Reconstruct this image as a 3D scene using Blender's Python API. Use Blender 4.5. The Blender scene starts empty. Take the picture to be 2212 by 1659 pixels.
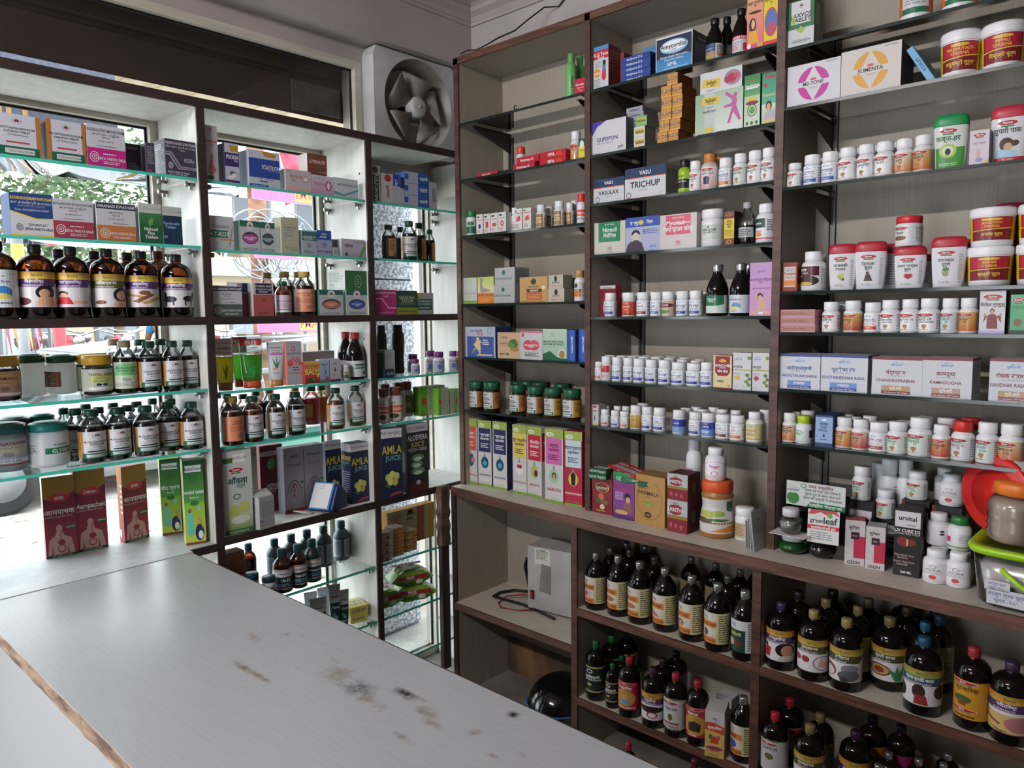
import bpy, bmesh, math, random
from mathutils import Vector, Matrix, noise
random.seed(7)
C = bpy.context.scene.collection
sc = bpy.context.scene
PI = math.pi
# ---------------------------------------------------------------- camera, sky, lamps, exposure
cam_data = bpy.data.cameras.new('camera'); cam = bpy.data.objects.new('camera', cam_data); C.objects.link(cam)
cam_data.sensor_fit = 'HORIZONTAL'; cam_data.sensor_width = 36.0; cam_data.lens = 36.0*1616.574/2212; cam_data.clip_start = .05; cam_data.clip_end = 200
yaw, pitch, roll = .7405, -.0951, -.0108
fw = Vector((-math.sin(yaw)*math.cos(pitch), math.cos(yaw)*math.cos(pitch), math.sin(pitch)))
rt0 = Vector((math.cos(yaw), math.sin(yaw), 0)); up0 = rt0.cross(fw)
rt = rt0*math.cos(roll)+up0*math.sin(roll); up = up0*math.cos(roll)-rt0*math.sin(roll)
cam.matrix_world = Matrix(((rt.x, up.x, -fw.x, 2.47), (rt.y, up.y, -fw.y, -2.2807), (rt.z, up.z, -fw.z, 1.5), (0, 0, 0, 1)))
sc.camera = cam
world = bpy.data.worlds.new('sky'); sc.world = world; world.use_nodes = True
bg = world.node_tree.nodes['Background']; bg.inputs[0].default_value = (.86, .93, 1, 1); bg.inputs[1].default_value = 8.0
def area_light(name, loc, aim, sx, sy, power, col):
    l = bpy.data.lights.new(name, 'AREA'); l.shape = 'RECTANGLE'; l.size = sx; l.size_y = sy; l.energy = power; l.color = col
    o = bpy.data.objects.new(name, l); C.objects.link(o); o.location = loc
    o.rotation_euler = (Vector(aim)-Vector(loc)).to_track_quat('-Z', 'X').to_euler(); return o
area_light('tube_light_lamp', (1.0, -3.42, 2.78), (1.4, 0, 1.1), .05, 1.2, 68, (1, .96, .95))
vs = sc.view_settings; vs.view_transform = 'Standard'; vs.look = 'None'; vs.gamma = 1; vs.use_curve_mapping = False; vs.exposure = 0.0
sc.cycles.transparent_max_bounces = 24; sc.cycles.max_bounces = 10; sc.cycles.diffuse_bounces = 5; sc.cycles.glossy_bounces = 4
sc.cycles.caustics_reflective = False; sc.cycles.caustics_refractive = False

# ---------------------------------------------------------------- colours and materials
PAL = dict(w='dedddc', k='1d1c20', g='8a8c90', lg='c9cacc', dg='55575c', r='c3202c', dr='8a1c28', mr='5e1a2c', o='d9762c', lo='e9a15c', y='e8c52c', ly='efe3a0',
  gd='b98a2e', gn='1f7a45', dgn='14543a', lgn='8cc63f', pg='bfe0bf', b='2a4fa8', nb='1c2c5c', lb='8fb8dc', sb='3f7fc4', p='d9559a', mg='b8247c', pp='55306e', dp='3f3a4a',
  lp='c9a0d6', br='7a4a2c', kb='b88a50', cr='e9e2c8', pc='e2b894', pk='e0b4c0', tl='1c6a68', cy='5bb0d8', rd='d8402c', am='c06a20', sk='d8a888', hr='2a2020')
def lin(h):
    h = PAL.get(h, h)
    f = lambda v: v/12.92 if v <= .04045 else ((v+.055)/1.055)**2.4
    return tuple(f(int(h[i:i+2], 16)/255) for i in (0, 2, 4))
_M = {}
def nodes(name):
    m = bpy.data.materials.new(name); m.use_nodes = True; nt = m.node_tree
    return m, nt, nt.nodes['Principled BSDF']
def plain(name, h, rough=.5, metal=0, spec=.5, coat=0):
    key = (name, h, rough, metal)
    if key in _M: return _M[key]
    m, nt, p = nodes(name); c = lin(h) if isinstance(h, str) else h
    p.inputs['Base Color'].default_value = (*c, 1); p.inputs['Roughness'].default_value = rough; p.inputs['Metallic'].default_value = metal
    p.inputs['Specular IOR Level'].default_value = spec; p.inputs['Coat Weight'].default_value = coat
    _M[key] = m; return m
def N(nt, t, **kw):
    n = nt.nodes.new(t)
    for k, v in kw.items():
        if k.startswith('i_'): n.inputs[k[2:].replace('_', ' ')].default_value = v
        else: setattr(n, k, v)
    return n
def grainy(name, c1, c2, scale=(8, 8, 8), rough=.5, bump=0, detail=4, metal=0, lo=.35, hi=.65):
    """two tone surface from stretched noise in object space"""
    m, nt, p = nodes(name); L = nt.links.new
    tc = N(nt, 'ShaderNodeTexCoord'); mp = N(nt, 'ShaderNodeMapping'); mp.inputs['Scale'].default_value = scale
    nz = N(nt, 'ShaderNodeTexNoise'); nz.inputs['Scale'].default_value = 1; nz.inputs['Detail'].default_value = detail
    cr = N(nt, 'ShaderNodeValToRGB'); cr.color_ramp.elements[0].position = lo; cr.color_ramp.elements[1].position = hi
    cr.color_ramp.elements[0].color = (*lin(c1), 1); cr.color_ramp.elements[1].color = (*lin(c2), 1)
    L(tc.outputs['Object'], mp.inputs['Vector']); L(mp.outputs[0], nz.inputs['Vector']); L(nz.outputs['Fac'], cr.inputs[0]); L(cr.outputs[0], p.inputs['Base Color'])
    p.inputs['Roughness'].default_value = rough; p.inputs['Metallic'].default_value = metal
    if bump:
        b = N(nt, 'ShaderNodeBump'); b.inputs['Strength'].default_value = bump; b.inputs['Distance'].default_value = .002
        L(nz.outputs['Fac'], b.inputs['Height']); L(b.outputs[0], p.inputs['Normal'])
    return m
def thin_glass(name, tint, refl=1.0, rough=.0, f0=.04):
    """clear sheet or shell: lets light straight through, mirrors at grazing angles"""
    key = ('glass', name)
    if key in _M: return _M[key]
    m = bpy.data.materials.new(name); m.use_nodes = True; nt = m.node_tree; nt.nodes.clear(); L = nt.links.new
    out = N(nt, 'ShaderNodeOutputMaterial'); mx = N(nt, 'ShaderNodeMixShader'); tr = N(nt, 'ShaderNodeBsdfTransparent'); gl = N(nt, 'ShaderNodeBsdfGlossy')
    fr = N(nt, 'ShaderNodeFresnel'); fr.inputs['IOR'].default_value = 1.5
    mu = N(nt, 'ShaderNodeMath', operation='MULTIPLY'); mu.inputs[1].default_value = refl
    tr.inputs[0].default_value = (*tint, 1); gl.inputs[0].default_value = (1, 1, 1, 1); gl.inputs['Roughness'].default_value = rough
    L(fr.outputs[0], mu.inputs[0]); L(mu.outputs[0], mx.inputs[0]); L(tr.outputs[0], mx.inputs[1]); L(gl.outputs[0], mx.inputs[2]); L(mx.outputs[0], out.inputs[0])
    _M[key] = m; return m
def attr_mat(name, rough, coat=0):
    m, nt, p = nodes(name); a = N(nt, 'ShaderNodeAttribute', attribute_name='Col'); nt.links.new(a.outputs['Color'], p.inputs['Base Color'])
    p.inputs['Roughness'].default_value = rough; p.inputs['Coat Weight'].default_value = coat; p.inputs['Specular IOR Level'].default_value = .4
    return m
PRINT = attr_mat('printed_card', .5, .1)
LABEL = attr_mat('printed_label', .42, .12)

# ---------------------------------------------------------------- mesh helpers
def link(name, me, mats=(), parent=None, **props):
    for m in mats: me.materials.append(m)
    o = bpy.data.objects.new(name, me); C.objects.link(o)
    if parent is not None: o.parent = parent
    for k, v in props.items(): o[k] = v
    return o
def empty(name, loc=(0, 0, 0), rz=0, **props):
    o = bpy.data.objects.new(name, None); C.objects.link(o); o.location = loc; o.rotation_euler = (0, 0, rz); o.empty_display_size = .02
    for k, v in props.items(): o[k] = v
    return o
class MB:
    """collects boxes, tubes and sheets into one mesh"""
    def __init__(s): s.v = []; s.f = []; s.m = []; s.sm = []
    def add(s, vs, fs, mi=0, smooth=False):
        b = len(s.v); s.v += [tuple(v) for v in vs]; s.f += [tuple(b+i for i in f) for f in fs]; s.m += [mi]*len(fs); s.sm += [smooth]*len(fs); return s
    def box(s, x0, y0, z0, x1, y1, z1, mi=0, mats6=None, M=None, c=0.0):
        """box with optional chamfer c"""
        if x0 > x1: x0, x1 = x1, x0
        if y0 > y1: y0, y1 = y1, y0
        if z0 > z1: z0, z1 = z1, z0
        if c:
            c = min(c, (x1-x0)/3, (y1-y0)/3, (z1-z0)/3)
            bm = bmesh.new(); bmesh.ops.create_cube(bm, size=1)
            for v in bm.verts: v.co = ((x0+x1)/2+v.co.x*(x1-x0), (y0+y1)/2+v.co.y*(y1-y0), (z0+z1)/2+v.co.z*(z1-z0))
            bmesh.ops.bevel(bm, geom=bm.edges[:], offset=c, segments=1, affect='EDGES')
            bm.verts.index_update(); vs = [v.co.copy() for v in bm.verts]; fs = [[v.index for v in f.verts] for f in bm.faces]; bm.free()
        else:
            vs = [Vector(p) for p in ((x0, y0, z0), (x1, y0, z0), (x1, y1, z0), (x0, y1, z0), (x0, y0, z1), (x1, y0, z1), (x1, y1, z1), (x0, y1, z1))]
            fs = [(0, 3, 2, 1), (4, 5, 6, 7), (0, 1, 5, 4), (1, 2, 6, 5), (2, 3, 7, 6), (3, 0, 4, 7)]
        if M: vs = [M @ v for v in vs]
        if mats6 and not c:
            for f, mm in zip(fs, mats6): s.add(vs, [f], mm)
            return s
        return s.add(vs, fs, mi)
    def tube(s, pts, r, seg=8, mi=0, cap=True):
        pts = [Vector(p) for p in pts]; rings = []; nrm = None
        for i, p in enumerate(pts):
            d = (pts[min(i+1, len(pts)-1)]-pts[max(i-1, 0)]).normalized()
            if nrm is None: nrm = d.orthogonal().normalized()
            nrm = (nrm-d*nrm.dot(d)).normalized(); b = d.cross(nrm); rr = r[i] if isinstance(r, (list, tuple)) else r
            rings.append([p+(nrm*math.cos(2*PI*k/seg)+b*math.sin(2*PI*k/seg))*rr for k in range(seg)])
        vs = [v for R in rings for v in R]; fs = []
        for i in range(len(rings)-1):
            for k in range(seg): fs.append((i*seg+k, i*seg+(k+1) % seg, (i+1)*seg+(k+1) % seg, (i+1)*seg+k))
        if cap: fs += [tuple(range(seg))[::-1], tuple((len(rings)-1)*seg+k for k in range(seg))]
        return s.add(vs, fs, mi, True)
    def lathe(s, prof, seg=24, mi=0, M=None, rib=0, sx=1, sy=1, smooth=True):
        vs = []; fs = []; n = len(prof)
        for (r, z) in prof:
            for k in range(seg):
                a = 2*PI*k/seg; q = r*(1-rib*(k % 2)); vs.append(Vector((q*math.cos(a)*sx, q*math.sin(a)*sy, z)))
        for i in range(n-1):
            for k in range(seg): fs.append((i*seg+k, i*seg+(k+1) % seg, (i+1)*seg+(k+1) % seg, (i+1)*seg+k))
        if M: vs = [M @ v for v in vs]
        return s.add(vs, fs, mi, smooth)
    def mesh(s, name):
        me = bpy.data.meshes.new(name); me.from_pydata(s.v, [], s.f)
        me.polygons.foreach_set('material_index', s.m); me.polygons.foreach_set('use_smooth', s.sm); me.update(); return me
    def build(s, name, mats, parent=None, **props):
        return link(name, s.mesh(name), mats if isinstance(mats, (list, tuple)) else [mats], parent, **props)
def soften(o, w=.002, seg=1):
    md = o.modifiers.new('edge', 'BEVEL'); md.width = w; md.segments = seg; md.limit_method = 'ANGLE'; return o

# ---------------------------------------------------------------- printed artwork (lettering and flat print, laid a hair above the surface)
_T = {}
def reorder(t):
    o = []
    for ch in t:
        if ch == '\u093f' and o:
            j = len(o)-1
            while j > 1 and o[j-1] == '\u094d': j -= 2
            o.insert(j, ch)
        else: o.append(ch)
    return ''.join(o)
def glyphs(t, bold):
    key = (t, bold)
    if key in _T: return _T[key]
    cu = bpy.data.curves.new('lettering', 'FONT'); cu.body = reorder(t); cu.resolution_u = 2; cu.offset = .022 if bold else .004
    ob = bpy.data.objects.new('lettering', cu); C.objects.link(ob)
    dg = bpy.context.evaluated_depsgraph_get(); me = bpy.data.meshes.new_from_object(ob.evaluated_get(dg)); me.calc_loop_triangles()
    vs = [(v.co.x, v.co.y) for v in me.vertices]; tr = [tuple(x.vertices) for x in me.loop_triangles]
    bpy.data.objects.remove(ob); bpy.data.curves.remove(cu); bpy.data.meshes.remove(me)
    if not vs: vs = [(0, 0)]
    x0 = min(v[0] for v in vs); x1 = max(v[0] for v in vs)
    _T[key] = ([((x-x0), y) for x, y in vs], tr, x1-x0); return _T[key]
class Print:
    def facet(s, x, y, off, q):                                    # straight chord between the two edges of strip q
        a, b_ = q/s.cols, (q+1)/s.cols; t = (x-a)*s.cols; A_ = s.fm(a, y, off); B_ = s.fm(b_, y, off); return tuple(A_[k]+(B_[k]-A_[k])*t for k in range(3))
    def __init__(s, W, H, fmap, cols=1): s.W = W; s.H = H; s.fm = fmap; s.cols = cols; s.v = []; s.f = []; s.c = []; s.lay = 1
    def cut(s, P_, lo, hi):                                        # clip a convex outline to one upright strip
        for bx, sg in ((lo, 1), (hi, -1)):
            o = []
            for i, a in enumerate(P_):
                c = P_[i-1]; da, dc = (a[0]-bx)*sg, (c[0]-bx)*sg
                if (da >= 0) != (dc >= 0): t = dc/(dc-da); o.append(tuple(c[k]+(a[k]-c[k])*t for k in range(len(a))))
                if da >= 0: o.append(a)
            P_ = o
        return P_
    def raw(s, pts, faces, cols):
        b = len(s.v); off = .00030+.00004*s.lay
        if s.cols > 1:                                              # curved label: every piece follows the same upright facets
            for f in faces:
                P_ = [(pts[i][0], pts[i][1], *(cols[i] if isinstance(cols, list) else cols)) for i in f]
                x0 = min(p[0] for p in P_); x1 = max(p[0] for p in P_)
                i0 = int(math.floor(x0*s.cols+1e-6)); i1 = int(math.ceil(x1*s.cols-1e-6)); W1 = i1-i0 > 1
                for q in range(i0, max(i1, i0+1)):
                    Q = s.cut(P_, q/s.cols, (q+1)/s.cols) if W1 else P_
                    if len(Q) < 3: continue
                    b = len(s.v); s.v += [s.facet(p[0], p[1], off, q) for p in Q]; s.f.append(tuple(range(b, b+len(Q)))); s.c += [p[2:5] for p in Q]
            return
        s.v += [s.fm(x, y, off) for x, y in pts]
        for f in faces:
            s.f.append(tuple(b+i for i in f)); s.c += [cols[i] if isinstance(cols, list) else cols for i in f]
    def rect(s, x0, y0, x1, y1, c, c2=None):
        c2 = c2 or c; s.raw([(x0, y0), (x1, y0), (x1, y1), (x0, y1)], [(0, 1, 2, 3)], [c, c, c2, c2])
    def poly(s, pts, c): s.raw(pts, [tuple(range(len(pts)))], c)
    def ell(s, cx, cy, rx, ry, c, n=20): s.poly([(cx+rx*math.cos(2*PI*i/n), cy+ry*math.sin(2*PI*i/n)) for i in range(n)], c)
    def ring(s, cx, cy, rx, ry, t, c, n=20, a0=0, a1=360):
        pts = []
        for i in range(n+1):
            a = math.radians(a0+(a1-a0)*i/n); pts += [(cx+rx*math.cos(a), cy+ry*math.sin(a)), (cx+rx*(1-t)*math.cos(a), cy+ry*(1-t)*math.sin(a))]
        s.raw(pts, [(2*i, 2*i+1, 2*i+3, 2*i+2) for i in range(n)], c)
    def text(s, cx, cy, h, t, c, bold=False, maxw=None):
        vs, tr, w = glyphs(t, bold); k = h*s.H/.72            # cap height of the face is about .72
        mw = (maxw if maxw else 2*min(cx, 1-cx)*.96)*s.W
        kx = min(k, mw/max(w, .01)); ky = min(k, kx*1.6)
        ox = cx*s.W-w*kx/2; oy = cy*s.H-.36*ky
        s.raw([((ox+x*kx)/s.W, (oy+y*ky)/s.H) for x, y in vs], tr, c)
    def vtext(s, cx, cy, h, t, c, bold=True, maxh=.9):            # reads bottom to top
        vs, tr, w = glyphs(t, bold); k = min(h*s.W/.72, maxh*s.H/max(w, .01))
        s.raw([((cx*s.W-(y-.36)*k)/s.W, (cy*s.H+(x-w/2)*k)/s.H) for x, y in vs], tr, c)
    def lines(s, x0, y0, x1, y1, n, c):
        rnd = random.Random(int(n*97+x0*1000)); dy = (y1-y0)/n
        for i in range(n):
            x = x0; y = y0+dy*(i+.25)
            xe = x1-(x1-x0)*rnd.choice((0, .1, .25, .05))
            while x < xe-.01:
                l = (x1-x0)*rnd.uniform(.12, .4); s.raw([(x, y), (min(x+l, xe), y), (min(x+l, xe), y+dy*.45), (x, y+dy*.45)], [(0, 1, 2, 3)], c); x += l+(x1-x0)*.04
    def art(s, ops):
        for op in ops.split(';'):
            op = op.strip()
            if not op: continue
            a = op.split(' '); k = a[0]; F = lambda i, j: [float(q) for q in a[i:j]]
            if k == 'r': s.rect(*F(1, 5), lin(a[5]))
            elif k == 'v': s.rect(*F(1, 5), lin(a[5]), lin(a[6]))
            elif k == 'e': s.ell(*F(1, 5), lin(a[5]))
            elif k == 'o': s.ring(*F(1, 6), lin(a[6]))
            elif k == 'a': s.ring(*F(1, 6), lin(a[8]), 14, *F(6, 8))
            elif k in 'tT': s.text(*F(1, 4), ' '.join(a[5:]), lin(a[4]), k == 'T')
            elif k == 'u': s.vtext(*F(1, 4), ' '.join(a[5:]), lin(a[4]))
            elif k == 'l': s.lines(*F(1, 5), int(a[5]), lin(a[6]))
            elif k == 'p':
                q = F(2, len(a)); s.poly(list(zip(q[::2], q[1::2])), lin(a[1]))
            elif k == 'B':      # red oval trade mark with Devanagari lettering over a green strip
                cx, cy, w, h = F(1, 5); s.rect(cx-w*.3, cy-h*.72, cx+w*.3, cy-h*.3, lin('gn')); s.lay += 1
                s.ell(cx, cy, w/2, h/2, lin('w')); s.lay += 1; s.ell(cx, cy, w*.47, h*.43, lin('b01c2c')); s.lay += 1; s.text(cx, cy, h*.34, 'बैद्यनाथ', lin('w'), True, w*.8)
            elif k == 'D':      # blue Devanagari signature under an arc with a green leaf
                cx, cy, w, h = F(1, 5); c = lin(a[5]) if len(a) > 5 else lin('sb')
                s.ring(cx+w*.12, cy, w*.38, h*.42, .1, c, 12, 10, 200); s.text(cx, cy-h*.12, h*.34, 'धूतपापेश्वर', c, True, w); s.ell(cx-w*.05, cy+h*.34, w*.1, h*.09, lin('lgn'), 8)
            elif k == 'V':      # heart of two dark leaves in a ring of lettering
                cx, cy, w, h = F(1, 5); s.ring(cx, cy, w*.5, h*.5, .1, lin('dg'), 12, 150, 390); s.ell(cx-w*.12, cy, w*.17, h*.2, lin('dr'), 8); s.lay += 1
                s.ell(cx+w*.12, cy-h*.02, w*.17, h*.2, lin('mr'), 8); s.ell(cx, cy+h*.3, w*.22, h*.08, lin('gn'), 8)
            elif k == 'M':      # round seal
                cx, cy, w, h, = F(1, 5); c = lin(a[5]); s.ring(cx, cy, w*.5, h*.5, .16, c, 14); s.ring(cx, cy, w*.3, h*.3, .3, c, 8); s.ell(cx, cy, w*.1, h*.1, c, 6)
            s.lay += 1
    def build(s, name, mat, parent, M=None):
        me = bpy.data.meshes.new(name); vs = s.v
        me.from_pydata(vs, [], s.f); a = me.color_attributes.new('Col', 'FLOAT_COLOR', 'CORNER')
        flat = [q for c in s.c for q in (*c, 1.0)]; a.data.foreach_set('color', flat); me.materials.append(mat); me.update()
        o = bpy.data.objects.new(name, me); C.objects.link(o); o.parent = parent; return o
# ---------------------------------------------------------------- the shop: shell
FZ = -.22
M_wall = grainy('wall_paint', 'aaa2a1', 'bab2b1', (3, 3, 3), .8, .15)
M_beam = grainy('beam_paint', 'a09592', 'ada29f', (2, 2, 4), .8, .15)
M_ceil = grainy('ceiling_paint', 'a09692', 'aea5a2', (2, 2, 2), .85)
M_floor = grainy('floor_tiles', '6a6460', '8a837c', (5, 5, 5), .5)
M_wood = grainy('redbrown_edging', '3e2720', '5c3a2f', (4, 4, 60), .5, .2)
M_woodh = grainy('redbrown_edging_long', '44291f', '6a4638', (6, 60, 60), .5, .2)
M_dark = grainy('dark_brown_edging', '2c201f', '3a2b29', (6, 6, 40), .5, .1)
M_lam = grainy('beige_laminate', '9b9184', 'a59a8c', (260, 260, 3), .55, 0, 2)
M_lamw = grainy('pale_laminate', 'bdbbb5', 'cac8c3', (30, 30, 6), .5, 0, 3)
M_lamg = grainy('grey_white_laminate', 'a8abae', 'b4b7b9', (30, 30, 6), .45, 0, 3)
M_ledge = grainy('ledge_laminate', 'bbb2a5', 'c6bdb1', (14, 80, 30), .4, 0, 3)
M_alu = grainy('cream_aluminium', 'b5aea0', 'cbc5b8', (3, 3, 20), .4, 0, 3)
M_black = plain('black_gasket', '101012', .6)
M_glassw = thin_glass('window_glass', (.90, .94, .93), .8)
def struct(name, bm, m, **kw): return bm.build(name, m, None, kind='structure', **kw)
struct('floor', MB().box(-.32, -4.6, FZ-.05, 4.9, .40, FZ), M_floor)
struct('ceiling', MB().box(-.4, -4.6, 2.95, 4.9, .45, 3.05), M_ceil)
struct('wall_back', MB().box(-.4, .335, FZ, 4.9, .45, 2.95), M_wall)
struct('wall_side', MB().box(4.8, -4.6, FZ, 4.95, .335, 2.95), grainy('bounce_cut_brown', '4a3a32', '5a463c', (3, 3, 9), .6))  # unseen wall, made dark brown to cut light bounced onto the window shelves
b = MB(); b.box(-.4, -4.75, FZ, .9, -4.6, 2.95); b.box(2.1, -4.75, FZ, 4.9, -4.6, 2.95); b.box(.9, -4.75, 2.2, 2.1, -4.6, 2.95); struct('wall_front', b, M_wall)   # doorway in the wall behind the camera
b = MB(); b.box(-.42, -4.75, 2.66, -.16, .335, 2.95); struct('trim_1', b, M_beam)                     # ceiling beam over the window
b = MB(); b.box(-.42, -.226, 2.02, -.28, .335, 2.66); b.box(-.42, -4.75, 2.59, -.28, -.226, 2.66); b.box(-.42, .20, FZ, -.28, .335, 2.02); b.box(-.42, -4.75, FZ, -.28, -3.2, 2.6); b.box(-.42, -2.3, FZ, -.30, -1.90, 2.60)
struct('wall_window', b, M_beam)
prof = [(0, 2.85), (.012, 2.85), (.014, 2.862), (.008, 2.868), (.02, 2.885), (.045, 2.900), (.052, 2.915), (.046, 2.92), (.060, 2.93), (.085, 2.938), (.09, 2.95), (0, 2.95)]; n = len(prof)   # moulded cornice
b = MB(); vs = [(-.16+d, -4.6, z) for d, z in prof]+[(-.16+d, .335-d, z) for d, z in prof]+[(4.8, .335-d, z) for d, z in prof]
b.add(vs, [(k+o_, k+1+o_, k+1+n+o_, k+n+o_) for o_ in (0, n) for k in range(n-1)])
struct('trim_2', b, M_beam)
# windows: 1 = transom light over the shelves, 2..4 = panes behind the bays
def window(n, y0, y1, z0, z1, x=-.31, fr=.035, bars=()):
    o = empty('window_%d' % n, (x, (y0+y1)/2, z0), kind='structure'); L = lambda a, b_, c, d, e, f, mb: mb.box(a-x, b_-(y0+y1)/2, c-z0, d-x, e-(y0+y1)/2, f-z0)
    fm = MB(); L(x-.02, y0, z0, x+.03, y0+fr, z1, fm); L(x-.02, y1-fr, z0, x+.03, y1, z1, fm); L(x-.02, y0+fr, z0, x+.03, y1-fr, z0+fr, fm); L(x-.02, y0+fr, z1-fr, x+.03, y1-fr, z1, fm); fm.build('window_frame', M_alu, o)
    g = MB(); k = fr; e = .008
    L(x-.004, y0+k, z0+k, x+.004, y0+k+e, z1-k, g); L(x-.004, y1-k-e, z0+k, x+.004, y1-k, z1-k, g); L(x-.004, y0+k, z0+k, x+.004, y1-k, z0+k+e, g); L(x-.004, y0+k, z1-k-e, x+.004, y1-k, z1-k, g); g.build('gasket', M_black, o)
    p = MB(); p.add([(0, y0+k-(y0+y1)/2, k), (0, y1-k-(y0+y1)/2, k), (0, y1-k-(y0+y1)/2, z1-z0-k), (0, y0+k-(y0+y1)/2, z1-z0-k)], [(0, 1, 2, 3)]); p.build('pane', M_glassw, o)
    return o
window(1, -1.90, -.226, 2.205, 2.59, -.31, .032)
window(2, -1.90, -1.10, FZ, 2.20, -.335, .03); window(3, -1.10, -.415, FZ, 2.20, -.335, .03); window(4, -.415, .20, FZ, 2.20, -.335, .035)

# ---------------------------------------------------------------- left: shelving in front of the window
u = empty('window_shelf_unit', (0, -.8, FZ), label='white laminate shelving with dark brown edges standing in front of the window', category='shelving')
OY, OZ = -.8, FZ
def sub(name, m, *bx, par=u, o=(0, OY, OZ), c=0):
    b = MB()
    for q in bx: b.box(q[0]-o[0], q[1]-o[1], q[2]-o[2], q[3]-o[0], q[4]-o[1], q[5]-o[2], c=c)
    return b.build(name, m, par)
for (y0, y1) in ((-1.885, -1.857), (-1.105, -1.078), (-.426, -.398), (.17, .19)):
    p = sub('upright', M_lamw, (-.295, y0, FZ, -.004, y1, 2.19)); sub('edge_strip', M_dark, (-.004, y0, FZ, .004, y1, 2.19), par=p)
p = sub('top_board', M_lamw, (-.295, -1.885, 2.187, -.004, .05, 2.212)); sub('edge_strip', M_dark, (-.004, -1.885, 2.185, .005, .064, 2.214), par=p)
for i, (y0, y1) in enumerate(((-1.857, -1.105), (-1.078, -.426), (-.398, .17))):
    p = sub('rail_board', M_lamw, (-.295, y0, 1.472, -.004, y1, 1.4965)); sub('edge_strip', M_dark, (-.004, y0, 1.47, .0045, y1, 1.497), par=p)
    if i:
        zb = .727 if i == 1 else .73
        p = sub('bottom_board', M_lamw, (-.295, y0, zb-.026, -.004, y1, zb)); sub('edge_strip', M_dark, (-.004, y0, zb-.028, .0045, y1, zb+.0005), par=p)
p = sub('bottom_board', M_lamg, (-.30, -1.857, .690, .024, -1.20, .712), (-.30, -1.20, .690, -.004, -1.105, .712)); sub('edge_strip', M_dark, (-.004, -1.198, .686, .0045, -1.105, .7125), par=p)
# glass shelves: each lies loose on four chromed pegs
M_gt = thin_glass('shelf_glass_left', (.86, .95, .93), 1.0)
M_tealedge = plain('daylit_teal_edge', '4fc4ae', .15)  # bright teal holds the daylight passing through the glass, put into the colour
M_gtr = thin_glass('shelf_glass_right', (.80, .84, .82), 1.5)
M_dkedge = plain('dark_green_glass_edge', '1c2a28', .12)
M_chrome = plain('peg_chrome', '9a9894', .3, .9)
M_hole = plain('peg_hole', '15120f', .8)
def glass_shelf(x0, y0, x1, y1, z, th, me, mt, label, grp):
    cx, cy = (x0+x1)/2, (y0+y1)/2
    o = empty('glass_shelf', (cx, cy, z-th), label=label, category='shelf', group=grp)
    b = MB(); b.box(x0-cx, y0-cy, 0, x1-cx, y1-cy, th); vs, fs = b.v, b.f
    b = MB(); b.add(vs, [fs[1]]); b.build('glass_sheet', mt, o)
    e = .0016; b = MB(); b.box(x0-cx, y0-cy, 0, x1-cx, y0-cy+e, th) if me is M_dkedge else b.box(x1-cx-e, y0-cy, 0, x1-cx, y1-cy, th)   # ground front edge
    b.build('glass_edge', me, o); return o
def pegs(par, y, z, side):
    for x in (-.04, -.25):
        b = MB(); b.tube([(x, y-OY, z-OZ-.008), (x, y+side*.022-OY, z-OZ-.008)], .006, 10); b.tube([(x, y+side*.022-OY, z-OZ-.008), (x, y+side*.030-OY, z-OZ-.008)], .009, 10)
        b.box(x-.004, min(y+side*.006, y+side*.016)-OY, z-OZ-.026, x+.004, max(y+side*.006, y+side*.016)-OY, z-OZ-.008); b.build('shelf_peg', M_chrome, par)
GS = [('left window bay', -1.857, -1.105, (1.955, 1.733, 1.2537, 1.047)), ('middle window bay', -1.078, -.426, (1.954, 1.725, 1.238, 1.046, .452, .216)), ('narrow window bay', -.398, .17, (1.953, 1.727, 1.236, 1.042, .452, .214, .0))]
NTH = ['top', 'second', 'third', 'fourth', 'fifth', 'sixth', 'seventh', 'eighth']
for nm, y0, y1, zs in GS:
    for i, z in enumerate(zs):
        glass_shelf(-.285, y0+.003, -.006, y1-.003, z-.0003, .0095, M_tealedge, M_gt, 'teal-edged glass shelf, %s from the top, in %s' % (NTH[i], nm), 'teal-edged glass shelves of the window shelving')
        pegs(u, y0, z-.0098, 1); pegs(u, y1, z-.0098, -1)
for y, zs in ((.1695, (2.02, 1.83, 1.60, 1.39, .86)), (-.4265, (2.06, 1.40, .9))):
    for z in zs:
        b = MB(); b.tube([(-.04, y-OY, z-OZ), (-.04, y-.001-OY, z-OZ)], .004, 8); b.build('peg_hole', M_hole, u)
# ---------------------------------------------------------------- counter
M_counter, nt, pb = nodes('worn_grey_laminate'); L = nt.links.new
tc = N(nt, 'ShaderNodeTexCoord'); mp = N(nt, 'ShaderNodeMapping'); mp.inputs['Scale'].default_value = (3, 55, 1); L(tc.outputs['Object'], mp.inputs[0])
n1 = N(nt, 'ShaderNodeTexNoise', i_Scale=3.0, i_Detail=6.0); L(mp.outputs[0], n1.inputs['Vector'])
n2 = N(nt, 'ShaderNodeTexNoise', i_Scale=5.0, i_Detail=8.0, i_Roughness=.7); L(tc.outputs['Object'], n2.inputs['Vector'])
r1 = N(nt, 'ShaderNodeValToRGB'); r1.color_ramp.elements[0].position = .3; r1.color_ramp.elements[0].color = (*lin('989a9c'), 1); r1.color_ramp.elements[1].position = .7; r1.color_ramp.elements[1].color = (*lin('a0a2a4'), 1); L(n1.outputs['Fac'], r1.inputs[0])
col = r1.outputs[0]; n3 = N(nt, 'ShaderNodeTexNoise', i_Scale=34.0, i_Detail=5.0, i_Roughness=.7); L(tc.outputs['Object'], n3.inputs['Vector'])
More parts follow.
